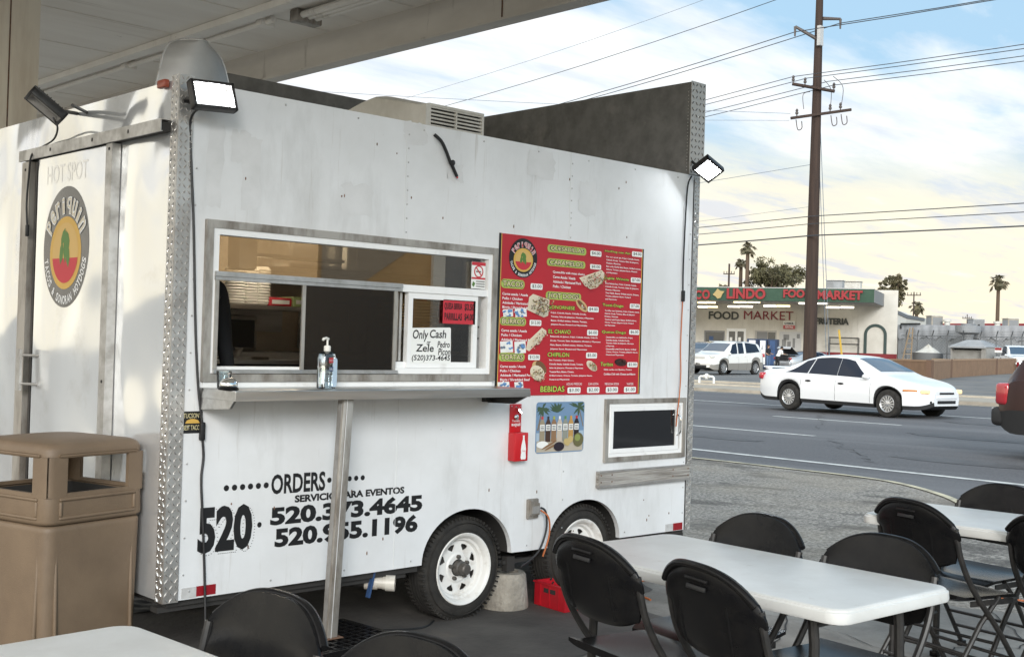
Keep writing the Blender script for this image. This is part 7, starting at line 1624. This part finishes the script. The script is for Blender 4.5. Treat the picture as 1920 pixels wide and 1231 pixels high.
# building wing behind, white with a dark roof edge
wg = empty('white_wing', tuple(AT(1683, 650, 99)), 0, 'white rear wing with a dark grey roof edge behind the market corner', 'building'); wo = Vector(wg.location)
pts = [AT(u, v, k) for u, v, k in ((1683, 582, 96), (1700, 590, 98), (1733, 596, 104))]
b = MB()
for a, c in zip(pts, pts[1:]):
    z0_, z1_ = a.z-wo.z, c.z-wo.z; A, Cc = a-wo, c-wo
    b.add([(A.x, A.y, -wo.z), (Cc.x, Cc.y, -wo.z), (Cc.x, Cc.y, z1_), (A.x, A.y, z0_), (A.x+3, A.y+1, -wo.z), (Cc.x+3, Cc.y+1, -wo.z), (Cc.x+3, Cc.y+1, z1_), (A.x+3, A.y+1, z0_)], [(0, 1, 2, 3), (3, 2, 6, 7), (1, 5, 6, 2), (0, 4, 5, 1), (4, 7, 6, 5), (0, 3, 7, 4)], M['mk_wall'])
b.build('wall', wg, 0); b = MB()
for a, c in zip(pts, pts[1:]):
    A, Cc = a-wo, c-wo; o_ = Vector((-.1, -.1, 0)); b.add([tuple(A+o_), tuple(Cc+o_), tuple(Cc+o_+Vector((0, 0, -.28))), tuple(A+o_+Vector((0, 0, -.28))), tuple(A+o_*-8+Vector((0, 0, .0))), tuple(Cc+o_*-8), tuple(Cc+o_*-8+Vector((0, 0, -.28))), tuple(A+o_*-8+Vector((0, 0, -.28)))], [(0, 1, 2, 3), (0, 4, 5, 1), (2, 6, 7, 3), (1, 5, 6, 2), (0, 3, 7, 4)], mat('dark_roof_edge', (.13, .14, .15), .6) if 'dark_roof_edge' not in MATS else MATS['dark_roof_edge'])
b.build('roof_edge', wg, 0)
red_b = empty('red_trim_building', tuple(AT(1800, 650, 140)), 0, 'low far building with a dark red roof band behind the shed coolers', 'building'); ro_ = Vector(red_b.location)
b = MB(); A, Cc = AT(1725, 607, 138)-ro_, AT(1990, 607, 146)-ro_
b.add([(A.x, A.y, -ro_.z), (Cc.x, Cc.y, -ro_.z), (Cc.x, Cc.y, Cc.z), (A.x, A.y, A.z), (A.x+9, A.y+6, -ro_.z), (Cc.x+9, Cc.y+6, -ro_.z), (Cc.x+9, Cc.y+6, Cc.z), (A.x+9, A.y+6, A.z)], [(0, 1, 2, 3), (3, 2, 6, 7), (1, 5, 6, 2), (0, 4, 7, 3), (4, 5, 6, 7)], mat('far_tan_wall', (.36, .30, .22), .8)); b.build('wall', red_b, 0)
b = MB(); o_ = Vector((-.2, -.2, 0)); b.add([tuple(A+o_+Vector((0, 0, .05))), tuple(Cc+o_+Vector((0, 0, .05))), tuple(Cc+o_+Vector((0, 0, -.75))), tuple(A+o_+Vector((0, 0, -.75))), tuple(A-o_*3+Vector((0, 0, .05))), tuple(Cc-o_*3+Vector((0, 0, .05)))], [(0, 1, 2, 3), (0, 4, 5, 1)], M['mk_red']); b.build('roof_band', red_b, 0)
for i, (u0, v0, u1, v1, m, lab) in enumerate(((1738, 592, 1766, 606, 'ac', 'tan rooftop cooler with a dark side, left of the three on the shed'), (1816, 598, 1844, 607, 'ac2', 'grey rooftop cooler in the middle of the shed roof'), (1881, 597, 1908, 612, 'ac', 'tan rooftop cooler at the right end of the shed roof'))):
    p = AT(u0, v1, 97); q = AT(u1, v1, 97); wd = (q-p).length; h = AT(u0, v0, 97).z-p.z; e_ = empty('air_conditioner', ((p.x+q.x)/2, (p.y+q.y)/2, zS-.01), math.atan2(Ty.y, Ty.x)+R(-28), lab, 'air conditioner', 'coolers on the shed roof'); h = AT(u0, v0, 97).z-zS
    b = MB(); b.rbox(-wd*.40, wd*.40, -wd*.40, wd*.40, 0, h, M[m], .03, 1); b.box(-wd*.43, wd*.43, -wd*.43, wd*.43, h+.001, h+.06, M['bone']); b.build('casing', e_, 0); b = MB(); b.box(-wd*.34, wd*.34, -wd*.415, -wd*.402, h*.12, h*.88, M['ac2']); b.box(wd*.402, wd*.415, -wd*.34, wd*.34, h*.12, h*.88, M['mk_grey']); b.build('louvre', e_, 0)
for (u, v0, v1, lab) in ((1776, 599, 608, 'short round roof vent between the left and middle shed coolers'), (1870, 602, 611, 'white roof vent stack left of the right shed cooler')):
    p = AT(u, v1, 96); h = AT(u, v0, 96).z-zS; b = MB(); b.lathe([(.22, 0), (.22, h*.7), (.32, h*.72), (.32, h), (0, h)], M['bone'], 14); b.build('roof_vent', None, 40, loc=(p.x, p.y, zS-.01), label=lab, cat='vent', group='vents on the shed roof')
# chain link fence in front of the shed
fo = 5.0; fn_ = empty('chain_link_fence', tuple(YA+Ny*fo), 0, 'chain-link fence with barbed arms in front of the grey shed', 'fence'); zf = YK(1840, 631, fo)[1]; s0, s1 = YK(1690, 640, fo)[0], LY+5
M['galv_wire'] = mat('fence_wire', (.16, .165, .17), .5, metal=.4)
def fpost(s_): 
    b = MB(); b.tube([FY @ Vector((s_, 0, 0)), FY @ Vector((s_, zf+.05, 0)), FY @ Vector((s_+.25, zf+.42, .22))], .04, M['galv_wire'], 6); b.build('post', fn_)
s_ = s0
for u in (1699, 1720, 1748, 1776, 1804, 1838, 1868, 1896, 1916, 1936): fpost(YK(u, 640, fo)[0])
b = MB()
for z in (zf, zf*.52): b.tube([FY @ Vector((s0, z, 0)), FY @ Vector((s1, z, 0))], .03, M['galv_wire'], 5)
b.build('rail', fn_)
b = MB()
for k in range(3): b.tube([FY @ Vector((s0, zf+.14+.12*k, .07+.07*k)), FY @ Vector((s1, zf+.14+.12*k, .07+.07*k))], .012, M['galv_wire'], 4, cap=False)
st = .24
n = int((s1-s0+zf)/st)
for i in range(n):
    for dr_ in (1, -1):
        x0 = s0+i*st if dr_ > 0 else s0-zf+i*st
        a = (x0, 0) if dr_ < 0 else (x0, 0); z0_, z1_ = 0, zf
        xa, xb = (x0-zf, x0) if dr_ > 0 else (x0, x0+zf)
        pa, pb_ = ((xa, zf), (xb, 0)) if dr_ > 0 else ((xa, 0+0), (xb, zf))
        if dr_ > 0: q0_, q1_ = (x0-zf, zf), (x0, 0)
        else: q0_, q1_ = (x0, 0), (x0+zf, zf)
        def clip(p, q):
            (xa_, za_), (xb_, zb_) = p, q
            if xb_ < s0 or xa_ > s1: return None
            if xa_ < s0: t = (s0-xa_)/(xb_-xa_); xa_, za_ = s0, za_+(zb_-za_)*t
            if xb_ > s1: t = (s1-xa_)/(xb_-xa_); xb_, zb_ = s1, za_+(zb_-za_)*t
            return (xa_, za_), (xb_, zb_)
        r2 = clip(q0_, q1_)
        if r2: b.tube([FY @ Vector((r2[0][0], r2[0][1], 0)), FY @ Vector((r2[1][0], r2[1][1], 0))], .0065, M['galv_wire'], 3, cap=False)
b.build('mesh', fn_, 0)
# ladder, covered drum, pallet boxes, open-front stall, notice, pickup
def ladder(label, u0b, u1b, ut, vb, vt, k, m, kind=0):
    A, B_2, C2 = AT(u0b, vb, k), AT(u1b, vb, k), AT(ut, vt, k); base = Vector((A.x, A.y, G(A.x, A.y))); e_ = empty('ladder', tuple(base), 0, label, 'ladder', 'ladders in the yard'); h = C2.z-base.z; w2 = (B_2-A).length*.36
    tpx = (C2-(A+B_2)/2).dot(rt); L3 = rt.copy(); L3.z = 0; L3.normalize(); md = L3*((B_2-A).length/2)
    for sg in (-1, 1):
        b = MB(); p0_ = md-L3*w2*sg*.5+(L3*-.5*0); 
        b.tube([tuple(L3*(0 if sg < 0 else (B_2-A).length)+Vector((0, 0, 0))), tuple(md+L3*(tpx+.10*sg)+Vector((0, 0, h)))], .05, m, 4); b.build('rail', e_, 0)
    b = MB()
    for i in range(1, 8):
        t = i/8; a = L3*0*(1-t)+(md+L3*(tpx-.10))*t+Vector((0, 0, h*t)); c = (L3*(B_2-A).length)*(1-t)+(md+L3*(tpx+.10))*t+Vector((0, 0, h*t)); b.tube([tuple(a), tuple(c)], .03, m, 4)
    b.build('rung', e_, 0)
M['wood_l'] = mat('ladder_wood', (.30, .22, .14), .8); ladder('wooden stepladder leaning by the end of the white market', 1688, 1707, 1707, 690, 614, 88, M['wood_l']); ladder('dark ladder standing against the grey shed in mid yard', 1764, 1786, 1776, 690, 613, 93, M['galv_wire'])
g = AT(1739, 690, 88); h = AT(1739, 661, 88).z-G(g.x, g.y); b = MB(); b.lathe([(0, 0), (1.05, 0), (1.08, h*.96), (1.05, h), (0, h)], mat('dark_drum', (.12, .12, .12), .7), 18); b.build('water_tank', None, 40, loc=(g.x, g.y, G(g.x, g.y)), label='dark round tank with a pale cover heap in the fenced yard', cat='tank')
b = MB(); b.grid(lambda i, j: ((1-j)*1.0*math.cos(2*PI*i)*(1+.2*math.sin(6*PI*i)), (1-j)*.9*math.sin(2*PI*i), .55*j*(1+.2*math.sin(10*i))), 24, 6, M['bone']); b.build('cover_heap', None, 50, loc=(g.x, g.y, G(g.x, g.y)+h+.002), label='crumpled pale sheet lying on top of the dark tank', cat='sheet')
g = AT(1765, 688, 86); b = MB()
for k in range(3):
    for s_ in range(2): b.box(-.55, .55, -.4+.45*s_, -.05+.45*s_, .02+.3*k, .26+.3*k, M['wood_l'])
b.build('pallet_stack', None, 0, loc=(g.x, g.y, G(g.x, g.y)), rz=math.atan2(Ty.y, Ty.x), label='small stack of wooden pallets right of the dark tank', cat='pallets')
# dome-topped open stall
p0 = AT(1778, 700, 84); p1 = AT(1850, 700, 84); ss_ = empty('metal_stall', ((p0.x+p1.x)/2, (p0.y+p1.y)/2, G(p0.x, p0.y)), math.atan2(Ty.y, Ty.x), 'weathered metal stall with a low white roof and dark open front in the yard', 'stall'); wd = (p1-p0).length*1.02; gz = G(p0.x, p0.y)
zt_ = AT(1800, 649, 84).z-gz; zr_ = AT(1800, 636, 84).z-gz
M['stall'] = mat('stall_metal', (.36, .35, .33), .6, col2=(.27, .26, .24), scale=1.2)
b = MB(); b.box(-wd/2, wd/2, 1.9, 1.95, 0, zt_, M['stall']); b.box(-wd/2, -wd/2+.06, 0, 1.9, 0, zt_, M['stall']); b.box(wd/2-.35, wd/2, 0, 1.9, 0, zt_, M['stall']); b.box(-wd/2+.06, wd/2-.35, .3, .36, 0, zt_*.42, M['stall']); b.box(-wd/2+.06, wd/2-.35, .30, .36, zt_*.50, zt_*.86, M['stall']); b.build('wall', ss_, 0)
b = MB(); b.box(-wd/2+.06, wd/2-.35, .37, .42, .02, zt_, M['dark']); b.build('open_front', ss_, 0)
b = MB(); b.add([(-wd/2-.1, -.15, zt_+.002), (wd/2+.1, -.15, zt_+.002), (wd/2+.1, 2.0, zt_+.002), (-wd/2-.1, 2.0, zt_+.002), (-wd*.22, .7, zr_), (wd*.14, .7, zr_), (wd*.14, 1.3, zr_), (-wd*.22, 1.3, zr_), (-wd/2-.1, -.15, zt_-.1), (wd/2+.1, -.15, zt_-.1)], [(0, 1, 5, 4), (1, 2, 6, 5), (2, 3, 7, 6), (3, 0, 4, 7), (4, 5, 6, 7), (0, 1, 9, 8)], M['ac2']); b.build('roof', ss_, 0)
p = AT(1815, 636, 90); zc_ = AT(1815, 607, 90); b = MB(); hh = zc_.z-p.z
b.lathe([(.35, 0), (.45, hh*.3), (.9, hh*.45), (.95, hh*.88), (.5, hh*.9), (.55, hh), (0, hh*1.02)], M['tarp'], 16, T(0, 0, p.z-G(p.x, p.y))); b.tube([(0, 0, 0), (0, 0, p.z-G(p.x, p.y))], .12, M['bone'], 8)
b.build('white_tank', None, 40, loc=(p.x, p.y, G(p.x, p.y)), label='white barrel-shaped tank on a stand behind the metal stall', cat='tank')
g = AT(1872, 656, 79); b = MB(); sq = math.atan2(Ty.y, Ty.x)
b.box(-.26, .26, -.02, .02, -.16, .16, M['card'], RZ(sq)); b.box(-.24, .24, -.03, -.021, .0, .15, M['mk_letter'], RZ(sq)); b.build('fence_notice', None, 0, loc=tuple(g), label='small white and red notice hung on the fence left of the pickup', cat='notice')
# pickup behind the low wall
pk = dict(hl=2.6, hw=.95, paint=W_, zb=.45, wr=.37, ra=.43, wx=(1.7, -1.6), rimf=.6, spokes=8, tumble=.78,
    top=[(-2.6, 1.08), (-.75, 1.10), (-.70, 1.78), (-.2, 1.86), (.35, 1.80), (1.0, 1.22), (1.3, 1.16), (2.4, 1.08), (2.6, .9)], belt=[(-2.6, 1.04), (.9, 1.12), (2.2, 1.02), (2.6, .8)], side_win=[(-.58, .78, -.52, .28)], screens=[(.98, .42, .9, .88, 'windscreen')], seams=(-.65, .9), handles=(-.4,), mirror=.75,
    lumps=[('headlight', 2.5, .70, .92, .08, .16, .09, M['lamp_clear']), ('grille', 2.57, 0, .90, .04, .48, .12, M['alloy']), ('bumper', 2.58, 0, .62, .10, .92, .09, M['alloy'])])
q0 = AT(1906, 690, 81); make_car('pickup_truck', 'pale blue-white pickup behind the brown wall at the right edge', 'pickup', (q0.x, q0.y, G(q0.x, q0.y)+.012), math.atan2(-.1, -1)+.6, pk)
# brown block wall
bw = empty('block_wall', tuple(GP(1743, 714)), 0, 'low brown block wall with pilasters beyond the road on the right', 'wall'); bo_ = Vector(bw.location)
M['block'] = mat('brown_block', (.27, .165, .10), .85, col2=(.22, .135, .082), scale=2.2, bump=.3, bscale=10); M['blockcap'] = mat('brown_block_cap', (.34, .22, .14), .85)
cor = [Vector((54.2, 26.4, 0)), Vector((50.99, 22.56, 0)), Vector((58.43, 25.27, 0)), Vector((70.23, 28.11, 0)), Vector((80.5, 30.3, 0)), Vector((96, 34, 0))]
for a, c in zip(cor, cor[1:]):
    d = (c-a); l = d.length; yaw = math.atan2(d.y, d.x); za, zc2 = G(a.x, a.y), G(c.x, c.y); Mw = T(a.x-bo_.x, a.y-bo_.y, za-bo_.z) @ RZ(yaw) @ Matrix(((1, 0, 0, 0), (0, 1, 0, 0), ((zc2-za)/l, 0, 1, 0), (0, 0, 0, 1)))
    b = MB(); hgt = 1.0
    b.box(.11, l-.11, -.09, .09, -.1, hgt-.09, M['block'], Mw)
    for k in range(int(l/.41)):
        x = .15+k*.41
        for r2 in range(4): b.box(x+(.2 if r2 % 2 else 0), x+.012+(.2 if r2 % 2 else 0), -.0905, .0905, .02+.21*r2, .21+.21*r2, M['mk_red'] if False else M['block'], Mw)
    b.build('panel', bw, 0); b = MB(); b.box(.0, l, -.11, .11, hgt-.089, hgt, M['blockcap'], Mw); b.build('coping', bw, 0)
for c in cor[1:]:
    b = MB(); z = G(c.x, c.y)-bo_.z; b.box(c.x-bo_.x-.13, c.x-bo_.x+.13, c.y-bo_.y-.13, c.y-bo_.y+.13, z-.1, z+1.005, mat('dark_joint', (.15, .09, .06), .9) if 'dark_joint' not in MATS else MATS['dark_joint']); b.build('pilaster', bw, 0)
g = GP(1903, 700); b = MB(); b.box(-.05, .05, -.08, .08, 0, .85, M['card'], RY(R(-18))); b.box(-.08, -.051, -.08, .08, .2, .8, M['mk_letter'], RY(R(-18))); b.build('leaning_board', None, 0, loc=(g.x, g.y-.3, g.z), label='short white and red board leaning on the brown wall', cat='board')
# white pipe loops on the pavement
for i in range(1):
    a, c = GP(1311, 724), GP(1338, 725); d = c-a; b = MB(); h = AT(1311, 705, (a-CAM).dot(fw)).z-a.z
    b.tube([(0, 0, -.1), (0, 0, h*.9), tuple(d*.08+Vector((0, 0, h))), tuple(d*.92+Vector((0, 0, h))), tuple(d+Vector((0, 0, h*.9))), tuple(d+Vector((0, 0, -.1)))], .045, M['card'], 8)
    b.ell(tuple(d*.5+Vector((0, 0, h))), (.09, .09, .12), M['card'], 10); b.tube([tuple(d*.3+Vector((0, 0, h))), tuple(d*.7+Vector((0, 0, h)))], .07, M['bone'], 8); b.build('backflow_pipe', None, 40, loc=tuple(a), label='white pipe loop with a valve standing on the far pavement', cat='pipe')

# ------------------------------------------------------------------ building behind the photographer, which the upper pane mirrors
st_ = empty('stucco_building', (20.2, -19, 0), 0, 'tan stucco building mirrored in the upper pane of the serving window', 'building')
M['stucco'] = mat('tan_stucco', (.52, .33, .15), .85, col2=(.46, .29, .13), scale=1.0)
b = MB(); b.box(-6.5, 22, -8, 0, 0, 4.4, M['stucco']); b.box(-6.6, 22, -8.1, .12, 4.401, 4.7, M['stucco']); b.build('wall', st_, 0)
b = MB(); b.add([(-6.4, .02, 2.0), (-6.4, .02, 4.39), (-2.6, .02, 4.39)], [(0, 1, 2)], mat('stucco_roof_shadow', (.33, .27, .20), .85)); b.box(-3.0, -2.6, .001, .10, 0, 4.39, M['mk_wall']); b.box(-2.6, 10.5, .001, .06, 0, 4.39, M['mk_grey']); b.build('trim', st_, 0)  # triangle paints the roof's shadow; long grey panel stands in for a dark tree
bpy.context.view_layer.update()
